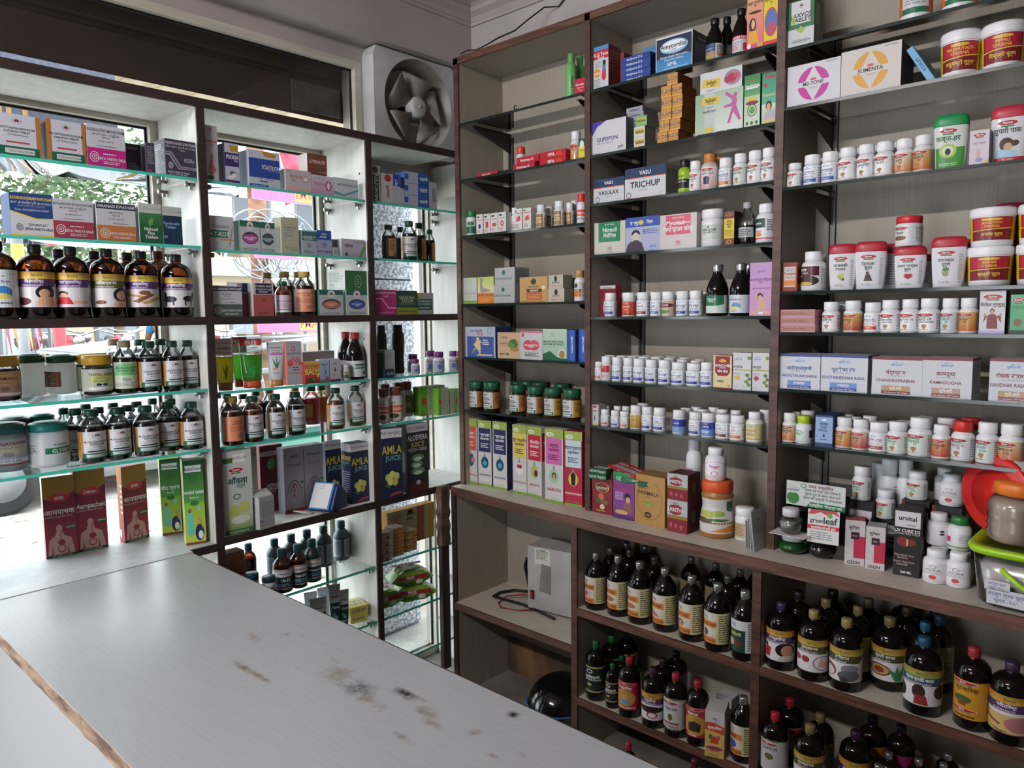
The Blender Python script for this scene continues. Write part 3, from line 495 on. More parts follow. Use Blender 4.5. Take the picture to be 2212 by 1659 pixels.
# shelf, kind, x, y, z, turn, width or radius, height, body, depth or cap, artwork, look, row, (name, category)
ITEMS = [
('a1','box',-.012,-1.617,1.955,90,.1158,.1145,'7a5238',.08,'@kraft~PATHYADISHADANGAM~KASHAYA TABLET','kraft carton with white panel and green foot',0),
('a1','box',-.012,-1.492,1.955,90,.1025,.1174,'5a3c2c',.07,'@kraft~PATHYADISHADANGAM~KASHAYA TABLET','kraft carton with white panel and green foot',0),
('a1','box',-.012,-1.383,1.955,90,.11,.1229,'w',.07,'@kw~GUGGULUTIKTAM KWATHAM~mg~k','white carton with magenta lower half',0),
('a1','box',-.05,-1.291,1.955,90,.0453,.0895,'dp',.03,'r 0 0 1 1 dp;t .4 .85 .08 lg DI KWATHAM;l .1 .1 .9 .35 4 g','dark purple carton half hidden by magenta one',0),
('a1','box',-.03,-1.269,1.955,90,.01,.0797,'k',.02,'','narrow black carton edge between purple cartons',0),
('a1','box',-.02,-1.25,1.955,90,.026,.094,'dp',.07,'r 0 0 1 1 dp;l .1 .3 .9 .9 12 g;r .1 .05 .6 .12 mg','purple carton turned edge-on',0),
('a1','box',-.012,-1.156,1.955,90,.1005,.1153,'dp',.085,'@nis','large dark purple carton with grey diagonal stripes',0),
('a2','box',-.012,-1.595,1.733,90,.107,.1207,'24407a',.085,'r 0 0 1 1 lg;p 26447e 0 1 0 .58 .3 .5 .6 .42 1 .44 1 1;p y 0 .58 .3 .5 .6 .42 1 .44 1 .41 .6 .39 .3 .47 0 .55;T .5 .88 .07 y KATAKAKHADIRADI KWATHAM;t .5 .78 .06 lg കതകഖദിരാദി കഷായം;t .5 .7 .05 g कतकखदिरादि क्वाथम्;t .5 .61 .05 lg Text: SAHASRAYOGAM;M .2 .2 .16 .16 nb;T .65 .17 .06 nb ARYA VAIDYA SALA;l .4 .24 .9 .3 2 nb;r 0 0 1 .03 y|r 0 0 1 .62 w;l .1 .05 .9 .6 14 g','blue and white carton with yellow wave',0),
('a2','box',-.012,-1.487,1.733,90,.1088,.1148,'w',.07,'@kw~PATOLAKATURCHINYADI KWATHAM~9c3a48~k','white carton with dull red lower half',0),
('a2','box',-.012,-1.367,1.733,90,.1135,.1172,'w',.07,'@kwn~VARANADI KWATHAM~b8703c','white carton with navy title and orange foot',0),
('a2','box',-.012,-1.264,1.733,90,.0706,.1245,'b9bdb6',.07,'r 0 0 1 .76 1f5a3a;r 0 .76 1 1 b9bdb6;t .5 .87 .05 g VAIDYARATNAM;v 0 .4 1 .76 1f5a3a 3d7a45;e .45 .52 .05 .1 6aa050;e .55 .56 .05 .09 6aa050;T .5 .36 .08 w Mehanil;T .5 .26 .08 w Plus;T .5 .16 .08 w Tablets','green carton with pale band on top',0),
('a2','box',-.012,-1.195,1.733,90,.0616,.1209,'b9bdb6',.07,'r 0 0 1 .76 18324a;r 0 .76 1 1 b9bdb6;t .5 .87 .05 g VAIDYARATNAM;T .45 .56 .07 lb Cardocalm;T .4 .46 .07 lb Tablets;o .7 .25 .2 .2 .1 29506a;o .12 .2 .08 .03 .3 lg','dark blue carton with pale band on top',0),
('a3','syr',-.061,-1.678,1.4965,80,.0483,.2213,'A,q120a08,.66','c2a2224','200|r 0 0 1 1 d8dde0;D .5 .85 .5 .14 sb;T .5 .68 .06 nb लवपित्त मिश्रण;e .55 .4 .14 .17 sb;e .5 .3 .16 .08 e0d070;T .5 .12 .05 nb LAPITTA MISHRAN','big brown syrup bottle with pale stomach label',0),
('a3','syr',-.063,-1.582,1.4965,78,.0494,.2171,'A,q120a08,.66','c2a2224','@dh~विडंगारिष्ट~VIDANGARISHTA~pp~e0c050~e .62 .42 .16 .2 k;e .6 .4 .09 .12 sk;p sk .45 .05 .8 .05 .72 .3 .52 .3;e .25 .18 .17 .13 w;e .25 .18 .15 .11 mr','big brown syrup bottle with long-haired woman picture',0),
('a3','syr',-.165,-1.489,1.4965,160,.0448,.2147,'A,q2a160e,.50','c2a2224','r 0 0 1 1 6a4038','brown syrup bottle standing in the back row',1),
('a3','syr',-.061,-1.488,1.4965,77,.0475,.216,'A,q120a08,.66','c2a2224','@dh~सारस्वतारिष्ट~SARASWATARISHTA~pp~e0c050~e .32 .4 .09 .08 k;e .33 .36 .07 .06 sk;p r .2 .1 .5 .1 .42 .3 .24 .3;r .5 .12 .8 .2 sk;e .85 .3 .07 .14 g','big brown syrup bottle with seated boy picture',0),
('a3','syr',-.166,-1.386,1.4965,160,.0463,.2144,'A,q2a160e,.50','c2a2224','r 0 0 1 1 6a4038','brown syrup bottle standing in the back row',1),
('a3','syr',-.06,-1.387,1.4965,75,.0485,.2149,'A,q120a08,.66','c2a2224','@dh~सारिवाद्यासव~SARIVADYASAVA~55552c~b0a860~e .72 .38 .16 .22 k;e .72 .36 .1 .14 sk;p sk .55 .04 .92 .04 .85 .2 .6 .2;e .35 .16 .1 .06 br','big brown syrup bottle with hand-on-cheek woman picture',0),
('a3','syr',-.168,-1.285,1.4965,160,.0477,.2152,'A,q2a160e,.50','c2a2224','r 0 0 1 1 6a4038','brown syrup bottle standing in the back row',1),
('a3','syr',-.061,-1.283,1.4965,74,.0493,.2132,'A,q120a08,.66','c2a2224','@dh~अमृतारिष्ट~AMRUTARISHTA~pp~e0c050~p kb .12 .4 .45 .3 .5 .36 .16 .46;p br .3 .2 .62 .44 .7 .4 .4 .14;p kb .45 .16 .8 .36 .86 .3 .52 .1;e .52 .46 .1 .07 br;e .8 .12 .12 .08 pg','big brown syrup bottle with cut roots picture',0),
('a3','syr',-.169,-1.183,1.4965,160,.0491,.2252,'A,q7a2c1a,.7','c6a2a28','r .2 0 1 1 a0703c','brown syrup bottle standing in the back row',1),
('a3','syr',-.061,-1.17,1.4965,72,.0487,.2084,'A,q120a08,.66','c2a2224','@dh~अश्वगंधारिष्ट~ASHWAGANDHARISHTA~pp~e0c050~e .33 .28 .13 .1 k;p k .22 .3 .28 .3 .26 .5 .2 .48;r .24 .06 .27 .3 k;r .38 .08 .41 .3 k;e .7 .3 .13 .1 k;p k .76 .3 .82 .3 .86 .5 .78 .5;r .6 .08 .63 .3 k;r .74 .06 .77 .3 k','big brown syrup bottle with two horses picture',0),
('a4','vjar',-.175,-1.655,1.2537,80,.044,.1341,'C,q4a3430,.7','cc89a2e','r 0 0 1 1 b98a78;r 0 .45 1 1 c8a070;T .5 .72 .12 mr KRITAMADUL;t .5 .55 .08 mr മധുസ്നുഹി;M .5 .3 .14 .2 nb;r .2 .05 .8 .15 w','yellow-lidded jar with pinkish honeycomb label',0),
('a4','jar',-.254,-1.564,1.2537,165,.0435,.1332,'td6d8d2','c1c4a38','60|r 0 .1 1 .8 9c5a40;l .1 .15 .6 .7 8 w','white jar with dark green lid',0),
('a4','jar',-.253,-1.477,1.2537,42,.0439,.1276,'td6d8d2','c1c4a38','60|r 0 .1 1 .8 9c5a40;l .1 .15 .6 .7 8 w','white jar with dark green lid',0),
('a4','vjar',-.242,-1.388,1.2537,76,.0486,.1268,'C,q4a4a3c,.7','cc89a2e','r 0 0 1 1 a8a890;e .6 .5 .3 .25 b8ba70','yellow-lidded jar behind another',1),
('a4','vjar',-.126,-1.411,1.2537,76,.0446,.1252,'C,q4a4a3c,.7','cc89a2e','r 0 0 1 1 b4b4a8;e .6 .55 .3 .25 b8ba70;T .55 .76 .12 mr TRIVRILLEHAM;t .55 .6 .08 dg त्रिवृल्लेहम्;l .4 .42 .7 .5 2 dg;e .5 .3 .05 .06 nb;e .62 .3 .05 .06 nb;r .3 .08 .8 .18 w','front yellow-lidded jar with grey-green label',0),
('a4','oil',-.264,-1.309,1.2537,75,.0335,.1716,'C','cb0a080','','clear bottle with beige cap in back row',1),
('a4','oil',-.106,-1.333,1.2537,75,.0364,.1688,'C,q2a1c18','cb0a080','r 0 0 1 1 c8cdb8;p 7fbf7f .2 .5 .8 .5 .8 .8 .7 .92 .5 .96 .3 .92 .2 .8;T .5 .78 .08 dgn SAHACHARADI;T .5 .68 .08 dgn KASHAYAM;t .5 .57 .06 dgn സഹചരാദി;M .5 .34 .2 .14 nb;l .2 .08 .8 .24 3 g','clear oil bottle with green arched label',0),
('a4','oil',-.263,-1.222,1.2537,74,.0354,.167,'C,q1a1210','c1c4a38','','half-hidden green-capped bottle',1),
('a4','oil',-.084,-1.265,1.2537,74,.0355,.1653,'C,q1a1210','c1c4a38','@vr~NISAKATHAKADI~KASHAYAM','dark orange-labelled bottle',0),
('a4','oil',-.263,-1.152,1.2537,73,.0361,.1663,'C,q1a1210','c1c4a38','','half-hidden green-capped bottle',1),
('a4','oil',-.068,-1.196,1.2537,73,.0324,.1647,'C,q1a1210','c1c4a38','@vr~NISAKATHAKADI~KASHAYAM','dark orange-labelled bottle',0),
('a4','oil',-.084,-1.136,1.2537,72,.0307,.1637,'C,q1a1210','c1c4a38','@vr~NISAKATHAKADI~KASHAYAM','dark orange-labelled bottle',0),
('a5','jar',-.142,-1.668,1.047,80,.0532,.1428,'p7f8a88','c1f5a5a','r 0 0 1 1 9aa0a8;r 0 .4 1 .75 b0ac98;T .5 .84 .13 8a2c40 MARASAYANAM;t .5 .68 .08 dg ച്യവനപ്രാശം;M .5 .42 .14 .18 nb;r 0 .1 1 .24 c8ccd8;T .5 .17 .07 nb ARYA VAIDYA SALA;r 0 0 1 .06 8a3c50','green-lidded jar with grey label, nearest the frame',0),
('a5','jar',-.248,-1.62,1.047,80,.0472,.1467,'p7f8a88','c163c34','','dark green-lidded jar in back row',1),
('a5','jar',-.258,-1.54,1.047,79,.0372,.1466,'td8d8de','c1c7a78','','teal-lidded jar in back row',1),
('a5','jar',-.126,-1.561,1.047,79,.0549,.1361,'td8d8de','c1c7a78','r .42 .3 .98 .55 1c6a4c;T .7 .42 .15 w GLYSIKOT;t .66 .68 .11 dg Kottakkal;l .02 .3 .3 .7 7 dg;r .75 .2 .9 .25 gd','white jar with teal lid and green band',0),
('a5','oil',-.259,-1.476,1.047,78,.0284,.158,'C,q1a1210','c1c4a38','','green-capped bottle partly hidden behind front row',1),
('a5','oil',-.151,-1.476,1.047,78,.0341,.1647,'C,q1a1210','c1c4a38','@vr~MUSALEEKHADIRADI~KASHAYAM','dark orange-labelled bottle',0),
('a5','oil',-.267,-1.407,1.047,77,.031,.1631,'C,q1a1210','c1c4a38','','green-capped bottle partly hidden behind front row',1),
('a5','oil',-.079,-1.453,1.047,77,.0397,.1648,'C,q1a1210','c1c4a38','@vr~MUSALEEKHADIRADI~KASHAYAM','dark orange-labelled bottle',0),
('a5','oil',-.192,-1.393,1.047,76,.0305,.158,'C,q1a1210','c1c4a38','','green-capped bottle partly hidden behind front row',1),
('a5','oil',-.267,-1.321,1.047,76,.0318,.1595,'C,q1a1210','c1c4a38','','green-capped bottle partly hidden behind front row',1),
('a5','oil',-.072,-1.379,1.047,75,.0371,.1642,'C,q1a1210','c1c4a38','@vr~MUSALEEKHADIRADI~KASHAYAM','dark orange-labelled bottle',0),
('a5','oil',-.168,-1.312,1.047,75,.0311,.158,'C,q1a1210','c1c4a38','','green-capped bottle partly hidden behind front row',1),
('a5','oil',-.257,-1.248,1.047,74,.0324,.158,'C,q1a1210','c1c4a38','','green-capped bottle partly hidden behind front row',1),
('a5','oil',-.068,-1.294,1.047,74,.0385,.1617,'C,q1a1210','c1c4a38','@vr~MUSALEEKHADIRADI~KASHAYAM','dark orange-labelled bottle',0),
('a5','oil',-.27,-1.188,1.047,74,.0287,.1624,'C,q1a1210','c1c4a38','','green-capped bottle partly hidden behind front row',1),
('a5','oil',-.095,-1.21,1.047,73,.0365,.1636,'C,q1a1210','c1c4a38','@vr~MUSALEEKHADIRADI~KASHAYAM','dark orange-labelled bottle',0),
('a5','oil',-.237,-1.139,1.047,72,.0335,.158,'C,q1a1210','c1c4a38','','green-capped bottle partly hidden behind front row',1),
('a5','oil',-.064,-1.144,1.047,72,.0377,.1608,'C,q1a1210','c1c4a38','@vr~MUSALEEKHADIRADI~KASHAYAM','dark orange-labelled bottle',0),
('a6','box',-.263,-1.506,.7125,83,.0912,.2696,'c8b8a8',.03,'@aa~डाबर~आमपाचक||v 0 0 1 1 c05060 d8c0a8;l .1 .1 .9 .85 16 c08888','tall maroon digestive tonic carton, Hindi title, nearest the frame',0),
('a6','box',-.264,-1.411,.7125,85,.093,.2762,'5a1c2c',.03,'@aa~Dabur~Aampachak','tall maroon digestive tonic carton, English title',0),
('a6','box',-.261,-1.269,.7125,100,.0889,.269,'8a3040',.03,'@aa~डाबर~आमपाचक||v 0 0 1 1 a83a4c b8803c;e .7 .75 .2 .02 w;e .7 .68 .2 .02 w;e .7 .61 .2 .02 w;e .7 .54 .2 .02 w;e .7 .47 .2 .02 w;e .7 .4 .2 .02 w;e .3 .12 .2 .06 w','maroon digestive tonic carton showing its side',0),
('a6','box',-.232,-1.157,.7125,71,.0651,.2782,'a8b85c',.0578,'@wg~वीट ग्रास||v 0 0 1 1 c0bc50 b8c870;e .5 .8 .35 .08 pg;e .4 .2 .35 .07 b06050;l .1 .3 .9 .65 14 7a7a40','tall green wheatgrass carton standing further back',0),
('a6','box',-.05,-1.154,.7125,73,.0652,.2952,'c8cc98',.055,'@wg~WHEAT GRASS||l .2 .1 .8 .85 20 90a060','tall green wheatgrass carton against the brown upright',0),
('a7','box',-.16,-1.121,.452,90,.0298,.206,'b0a898',.038,'r 0 0 1 1 c8b8a0;T .5 .7 .2 br LIV','small carton with green flap below the counter edge',0),
('b1','box',-.012,-1.053,1.954,90,.0476,.1815,'9a98a0',.05,'r 0 0 1 1 b8b4ba;t .5 .93 .06 r ★;T .5 .72 .05 r Vetpalai;t .5 .66 .02 dr THAILAM;p b07868 .2 .15 .5 .1 .85 .2 .6 .3 .65 .45 .5 .5 .42 .35 .3 .28;r .7 .03 .85 .16 lg;e .4 .06 .25 .04 dgn','tall grey carton with raised arm picture',0),
('b1','box',-.012,-.98,1.954,90,.0507,.1342,'2a2248',.06,'r 0 0 1 1 b8b8c8;r 0 .42 1 .76 3a2a66;p gd .3 .95 1 .95 1 .8 .45 .8;T .55 .66 .1 w PSORIA;t .8 .57 .05 w OIL;e .5 .25 .2 .06 5a6a7a;e .4 .15 .2 .05 w;e .6 .2 .15 .05 w;r 0 .02 1 .08 pp','purple and white carton with flower',0),
('b1','box',-.012,-.858,1.954,90,.1193,.1257,'8f96ae',.08,'r 0 0 1 1 c0c4d0;r 0 .25 1 .78 2c4a98;p c0c4d0 0 .25 1 .25 1 .18 .5 .2 .48 .26;p gd .42 1 .9 .95 .85 .84 .5 .86;T .7 .56 .11 w SCIATILON;t .8 .47 .04 lb SOFT GEL CAPSULES;l .35 .12 .6 .2 1 k;r 0 0 .6 .07 b;t .3 .03 .03 w AYURVEDIC MEDICINE','large blue and white carton with gold flash',0),
('b1','box',-.012,-.722,1.954,90,.107,.0772,'a8a4a8',.07,'r 0 0 1 1 bdb8bc;T .4 .68 .14 c05060 रेगुपाई टी;e .78 .6 .14 .16 c88080;e .78 .6 .1 .11 w;t .3 .5 .07 k Tablets;p d8a8a0 0 .2 .3 .3 .6 .15 1 .25 1 .05 0 .08;t .15 .9 .06 g REGU','pale carton with red round emblem',0),
('b1','box',-.03,-.628,2.03,90,.0858,.075,'c0b8b4',.06,'r 0 0 1 1 7a4a38;T .5 .62 .16 e0d0c0 LITEVATE;t .8 .12 .06 e0d0c0 10x10 TABLETS','small brown carton lying on top of others',0),
('b1','box',-.012,-.618,1.954,90,.0986,.07,'b0a8b4',.07,'v 0 0 1 1 c090a8 c8c4cc;t .35 .85 .1 g PROSTOLES;T .35 .55 .13 c06080 प्रोस्टोलेस;o .75 .48 .14 .26 .3 a02c50;e .75 .48 .05 .22 w','pale pink carton with crimson curves',0),
('b1','box',-.012,-.513,1.954,90,.1127,.0725,'a8acb0',.07,'v 0 0 1 1 c0c4c8 c8ccd4;T .55 .65 .12 2a5a70 ARTHOSURE-CA;p 4f9aa8 0 .3 .4 .15 1 .5 1 .38 .4 .05 0 .15','pale carton with teal wave',0),
('b2','box',-.012,-1.031,1.725,90,.091,.1134,'a8a8ac',.06,'r 0 0 1 1 bcbcc0;r 0 .36 .78 .58 1f7458;T .42 .47 .13 w H-T-KOT;t .5 .7 .1 dg Kottakkal;r .45 .28 1 .33 b8964c;p g .78 .1 .84 .1 .98 .7 .93 .7','white carton with green title band and slanting stroke',0),
('b2','box',-.012,-.924,1.725,90,.0756,.1065,'4f7a68',.06,'@vo~b04a90','white carton with green top and pink oval',0),
('b2','box',-.012,-.856,1.725,90,.0566,.1055,'4f7a68',.05,'@vo~4a5460','white carton with green top and grey oval',0),
('b2','box',-.012,-.766,1.725,90,.0708,.1311,'9a9880',.06,'r 0 0 1 1 b4b29a;T .5 .72 .035 dg LAKSHMIVILASAM;t .5 .66 .03 dg KASHAYAM;l .15 .45 .85 .6 4 g;M .3 .17 .18 .08 5f8a68;l .45 .08 .95 .2 3 g;r 0 .37 1 .375 g','tall beige carton with small lettering',0),
('b2','box',-.012,-.686,1.725,90,.064,.0899,'8fa0a8',.05,'r 0 0 1 1 a4b0ba;r 0 .58 1 .95 3a6a68;T .5 .74 .08 w ധന്വന്തരം;l .15 .62 .85 .7 2 w;M .5 .38 .3 .2 dg;l .15 .05 .85 .18 3 dg','blue-grey carton with dark green top',0),
('b2','box',-.012,-.62,1.725,90,.0641,.0947,'8a94a8',.05,'r 0 0 1 1 9aa4b8;r 0 .62 1 1 2c5aa0;t .5 .85 .07 w गुळिक;l .2 .7 .8 .78 1 w;M .5 .42 .3 .18 nb;T .5 .16 .08 nb ARYA VAIDYA','blue-topped pale carton',0),
('b2','box',-.05,-.548,1.725,90,.0258,.0689,'b0b0b4',.05,'r 0 0 1 1 b8b8bc;l .2 .5 .8 .9 4 k','narrow white carton stood on end',0),
('b2','box',-.012,-.571,1.725,90,.0233,.034,'a8acb0',.02,'r 0 0 1 1 b0b4b8;M .5 .5 .5 .5 gn','tiny pale carton in front',0),
('b2','box',-.012,-.487,1.725,90,.1106,.07,'a09ca8',.0387,'v 0 0 1 1 a8a4b0 bcb8c4;T .3 .66 .2 3a3440 vibha;t .75 .85 .13 dg Kottakkal;e .2 .15 .08 .1 dg;p 5f9a50 .72 0 .85 0 1 .5 1 .8;l .35 .1 .7 .2 2 g','pale lilac carton with green leaf corner',0),
('b3','box',-.012,-1.02,1.4965,90,.1092,.1069,'w',.06,'@kwn~SUKUMARAM KWATHAM~4a6058','white carton with black title and grey-green foot',0),
('b3','box',-.05,-.926,1.4965,90,.0444,.1181,'8a3c44',.03,'r 0 0 1 .7 8a3c44;r 0 .7 1 1 b8b4b4;r .1 .72 .9 1 nb','red and white carton half hidden',0),
('b3','box',-.012,-.883,1.4965,90,.0797,.1194,'b0a8a8',.038,'r 0 0 1 .65 a85450;r 0 .65 1 1 c0bcbc;r .12 .67 .92 .98 2a2c40;T .5 .9 .06 w KOTTAKKAL GULIKA;t .5 .81 .05 w കൊട്ടക്കൽ ഗുളിക;t .5 .73 .05 w कोट्टक्कल;M .5 .5 .2 .12 7a3030;l .2 .06 .8 .14 2 7a3030','red carton with navy plate on white top',0),
('b3','oil',-.171,-.777,1.4965,67,.0329,.1656,'C,q7a2a20','cb89a50','r 0 0 1 1 8a4038','clear bottle with gold cap behind others',1),
('b3','oil',-.042,-.788,1.4965,67,.03,.1276,'C,qa85a24','c1c4a38','r .1 0 .9 1 c8b8c8;T .5 .66 .07 8a3050 DHANWANTHARAM;l .2 .3 .8 .55 4 g;r .1 0 .9 .2 1f5a44;r .2 .04 .8 .15 w','small orange oil bottle with green cap',0),
('b3','oil',-.126,-.729,1.4965,67,.0355,.1689,'C,q7a2a20','cb89a50','r 0 0 1 1 8a4038','clear bottle with gold cap behind others',1),
('b3','oil',-.138,-.662,1.4965,66,.0345,.1712,'C,q7a2a20','cb89a50','r 0 0 1 1 8a4038','clear bottle with gold cap behind others',1),
('b3','oil',-.051,-.69,1.4965,66,.0388,.1669,'C,q2a1a18','cb89a50','v 0 0 1 1 c88060 d89878;r 0 0 .15 1 b0b4b8;T .5 .82 .06 8a3c2c BALASWAGANDHADI;T .5 .72 .07 8a3c2c TAILAM;l .2 .4 .9 .6 4 a05a40;M .6 .2 .18 .12 nb','gold-capped bottle with salmon label',0),
('b3','box',-.012,-.597,1.4965,90,.1075,.0989,'4f7a68',.06,'@vo~c07050','white carton with green top and orange oval',0),
('b3','box',-.012,-.479,1.5959,90,.1033,.0763,'3a6a44',.12,'r 0 0 1 1 3a6a44;o .6 .45 .16 .32 .12 b0c0b0;l .55 .3 .65 .6 3 b0c0b0||r 0 0 1 1 b8bcb8;l .1 .4 .9 .9 6 g;l .1 .1 .4 .35 4 dg','green carton with white end lying on top',0),
('b3','box',-.012,-.477,1.4965,90,.0997,.0989,'7a9a88',.05,'@vo~3f5ab0','white carton with green top and blue oval',0),
('b4','tube',-.053,-1.02,1.238,68,.0651,.1907,'T,jd8c030','c8a6028','r 0 .6 1 1 c8b4ac;t .5 .9 .05 7a5a50 PATANJALI;T .5 .78 .06 3a3c40 saundarya;t .5 .68 .06 5a5048 aloevera gel;p 6a7a20 .5 .05 .6 .05 .7 .4 .62 .3 .55 .45 .5 .25 .3 .38','yellow gel tube with brown cap',0,'gel_tube'),
('b4','tube',-.129,-.923,1.238,68,.0579,.1919,'T,j86c866','cc0502c','r 0 .83 1 1 d83c38;T .4 .89 .09 w FREE;r 0 .62 1 .83 c8b0a8','green gel tube half hidden behind its twin',0,'gel_tube'),
('b4','tube',-.062,-.914,1.238,68,.084,.1924,'T,j86c866','cc0502c','r 0 .8 1 .96 c83838;T .5 .87 .1 w FREE;t .5 .94 .03 w BUY 1 GET 1;t .5 .76 .05 3a7a40 PATANJALI;t .5 .64 .05 3a7a40 aloevera gel;p 2a8a3c .45 .08 .6 .08 .72 .4 .58 .25 .54 .5 .48 .25 .22 .38;l .1 .04 .9 .08 1 2a7a30','green gel tube with red banner',0,'gel_tube'),
('b4','tube',-.053,-.82,1.238,72,.0644,.1623,'pc4c2c4','ca8743c','T .5 .9 .045 dg PATANJALI;t .5 .82 .04 g saundarya;t .5 .76 .045 c05080 face wash;r .05 .69 .95 .73 b85ab0;p 2f7a5c .4 .3 .55 .3 .75 .6 .55 .42 .5 .68 .46 .42 .2 .6;e .3 .28 .1 .04 e08070;l .2 .12 .8 .2 2 g','white face wash tube with aloe drawing',0),
('b4','box',-.03,-.758,1.238,90,.0651,.164,'d8705c',.05,'r 0 0 1 1 b4b0b8;o .45 .83 .14 .06 .3 c04858;T .5 .72 .05 dg AYOUTH VEDA;T .6 .6 .08 d04858 SUN;T .6 .53 .08 d04858 TURN+;e .22 .5 .15 .09 d86868;r .1 .45 1 .5 c84858;T .6 .475 .04 w SPF 50;l .4 .38 .9 .42 1 k;e .45 .34 .04 .015 k;e .57 .34 .04 .015 k;e .69 .34 .04 .015 k;e .81 .34 .04 .015 k;r 0 .26 1 .28 gd','tall grey sunscreen carton with coral side',0),
('b4','box',-.012,-.693,1.238,90,.0645,.0846,'a03438',.035,'v 0 0 1 .45 8a2430 c03c38;v 0 .45 1 1 c03c38 d0b050;t .5 .82 .12 7a3820 PATANJALI;T .5 .55 .26 d8d470 BALM;e .4 .15 .25 .1 3a4a20;e .6 .2 .15 .08 5a6a30;e .88 .38 .1 .1 y','small red and yellow balm carton',0),
('b4','box',-.12,-.592,1.238,90,.1479,.116,'b8b4b8',.07,'','long plain white carton lying behind small ones',0),
('b4','box',-.012,-.639,1.238,90,.0428,.0906,'8a94ac',.03,'v 0 0 1 1 8a98b8 a8b4c8;t .5 .8 .08 nb Saumya;a .3 .5 .3 .3 .15 -60 80 3a4a78;e .6 .45 .08 .07 4a5a88;v 0 0 1 .15 2c6a3c 6a8a70;e .75 .15 .18 .1 a03c5c','small blue eye drop carton',0),
('b4','box',-.012,-.59,1.238,90,.0469,.0897,'a8a4ac',.03,'v 0 0 1 1 b0acb0 b8b4b8;t .5 .78 .08 k चूरित;p 4a3040 .5 .65 .4 .5 .5 .42 .6 .5;l .2 .25 .8 .35 2 g;r 0 0 1 .12 5a2c5a','small grey carton with dark droplet',0),
('b4','vjar',-.031,-.53,1.238,64,.0194,.0637,'pb8b4b4','cc0c0c4','r 0 .1 1 .95 a8a8a0;T .5 .7 .14 k आंवला;e .5 .3 .2 .22 4a5040','small white-lidded jar',0),
('b4','neck',-.121,-.462,1.238,63,.034,.1907,'K','c9c2434','r 0 0 1 1 b8bcc0;r .45 .5 1 .8 2a5a3c;T .6 .65 .12 w KAKAMACHI;l .05 .2 .35 .9 6 g;e .8 .25 .12 .12 k','black-brown bottle with red cap behind its twin',1),
('b4','neck',-.051,-.466,1.238,63,.0387,.1889,'K','c9c2434','r 0 0 1 1 b8bcc0;r .45 .5 1 .8 2a5a3c;T .6 .65 .12 w KAKAMACHI;l .05 .2 .35 .9 6 g;e .8 .25 .12 .12 k','black-brown bottle with red cap and white label',0),
('b5','oil',-.267,-.911,1.046,70,.0302,.1585,'C,q7a2c20','c1c4a38','','oil bottle partly hidden in the back row',1),
('b5','oil',-.034,-1.012,1.046,70,.0381,.1704,'C,q6a3420','c9a8448','r 0 0 1 1 c88058;r 0 0 .2 1 b8bcc0;T .6 .8 .08 8a3c20 TAILAM;T .6 .7 .07 8a3c20 LAKSHADI;l .4 .4 .9 .6 4 a05a40;M .7 .2 .18 .12 nb','gold-capped bottle with salmon label',0),
('b5','oil',-.26,-.849,1.046,69,.0306,.15,'C,q8a4020','c1c4a38','','oil bottle partly hidden in the back row',1),
('b5','oil',-.269,-.791,1.046,69,.0292,.1587,'C,q8a4020','c1c4a38','','oil bottle partly hidden in the back row',1),
('b5','oil',-.039,-.931,1.046,69,.0366,.1638,'C,q8a4424','c1c4a38','@vr~PINDATHAILAM~SPECIAL','orange oil bottle with green cap',0),
('b5','oil',-.265,-.735,1.046,68,.0296,.1646,'C,q2a2a2a','c9a8448','','oil bottle partly hidden in the back row',1),
('b5','oil',-.045,-.836,1.046,68,.0358,.1627,'C,q5a4a1c','c1c4a38','@vr~BALATHAILAM~SPECIAL','olive oil bottle with green cap',0),
('b5','oil',-.265,-.619,1.046,67,.032,.1569,'C,q3a3a2a','c9a8448','','oil bottle partly hidden in the back row',1),
('b5','oil',-.055,-.746,1.046,67,.0359,.163,'C,q1c1c1a','c1c4a38','@vr~BHRINGARAJA~THAILAM','black oil bottle with green cap',0),
('b5','oil',-.243,-.556,1.046,66,.0364,.1588,'C,qb03424','c1c4a38','r .1 .2 .5 .9 c89048','red oil bottle with green cap',0),
('b5','oil',-.264,-.493,1.046,65,.0332,.1554,'C,qb87828','c1c4a38','','oil bottle partly hidden in the back row',1),
('b5','oil',-.055,-.565,1.046,64,.0349,.1624,'C,q9a5a2c','c1c4a38','@vr~KSHEERABALA~THAILAM','amber oil bottle with green cap',0),
('b5','oil',-.067,-.461,1.046,63,.034,.1627,'C,qb08c50,.3','c1c4a38','@vr~NARAYANA~THAILAM','nearly empty oil bottle with green cap',0),
('b6','box',-.008,-1.015,.727,87,.1028,.2987,'a0a89c',.06,'v 0 0 1 .25 6f9040 c8ccb0;r 0 .25 1 1 c0c4c0;r 0 .86 .35 .92 3f6a30;r .35 .86 .8 .96 w;t .57 .91 .03 8a4a50 विटामिन सी;B .45 .77 .55 .06;T .5 .64 .07 1c3c34 ऑंवला;t .6 .58 .04 1c3c34 ज्यूस;o .45 .45 .13 .035 .3 2f5a3c;e .35 .28 .2 .07 b8c060;e .7 .31 .2 .07 c0c868;e .55 .17 .35 .05 d8dcc8;r 0 0 1 .06 3f6a44;t .5 .03 .02 w SUGAR FREE JUICE','tall white and green amla juice carton',0),
('b6','box',-.1,-.9,.727,90,.0223,.2853,'a8ac98',.03,'r 0 0 1 1 b0b4a8;o .5 .9 .2 .02 .3 k','narrow pale green carton edge behind amla juice',0),
('b6','open',.008,-.916,.727,101,.0675,.1182,'a8acac',.05,'r 0 0 1 1 b4b4b8;l .15 .35 .95 .85 14 g;l .0 .2 .3 .3 2 3a4a80;r 0 .12 .4 .15 gd','small white carton with loose green flap',0),
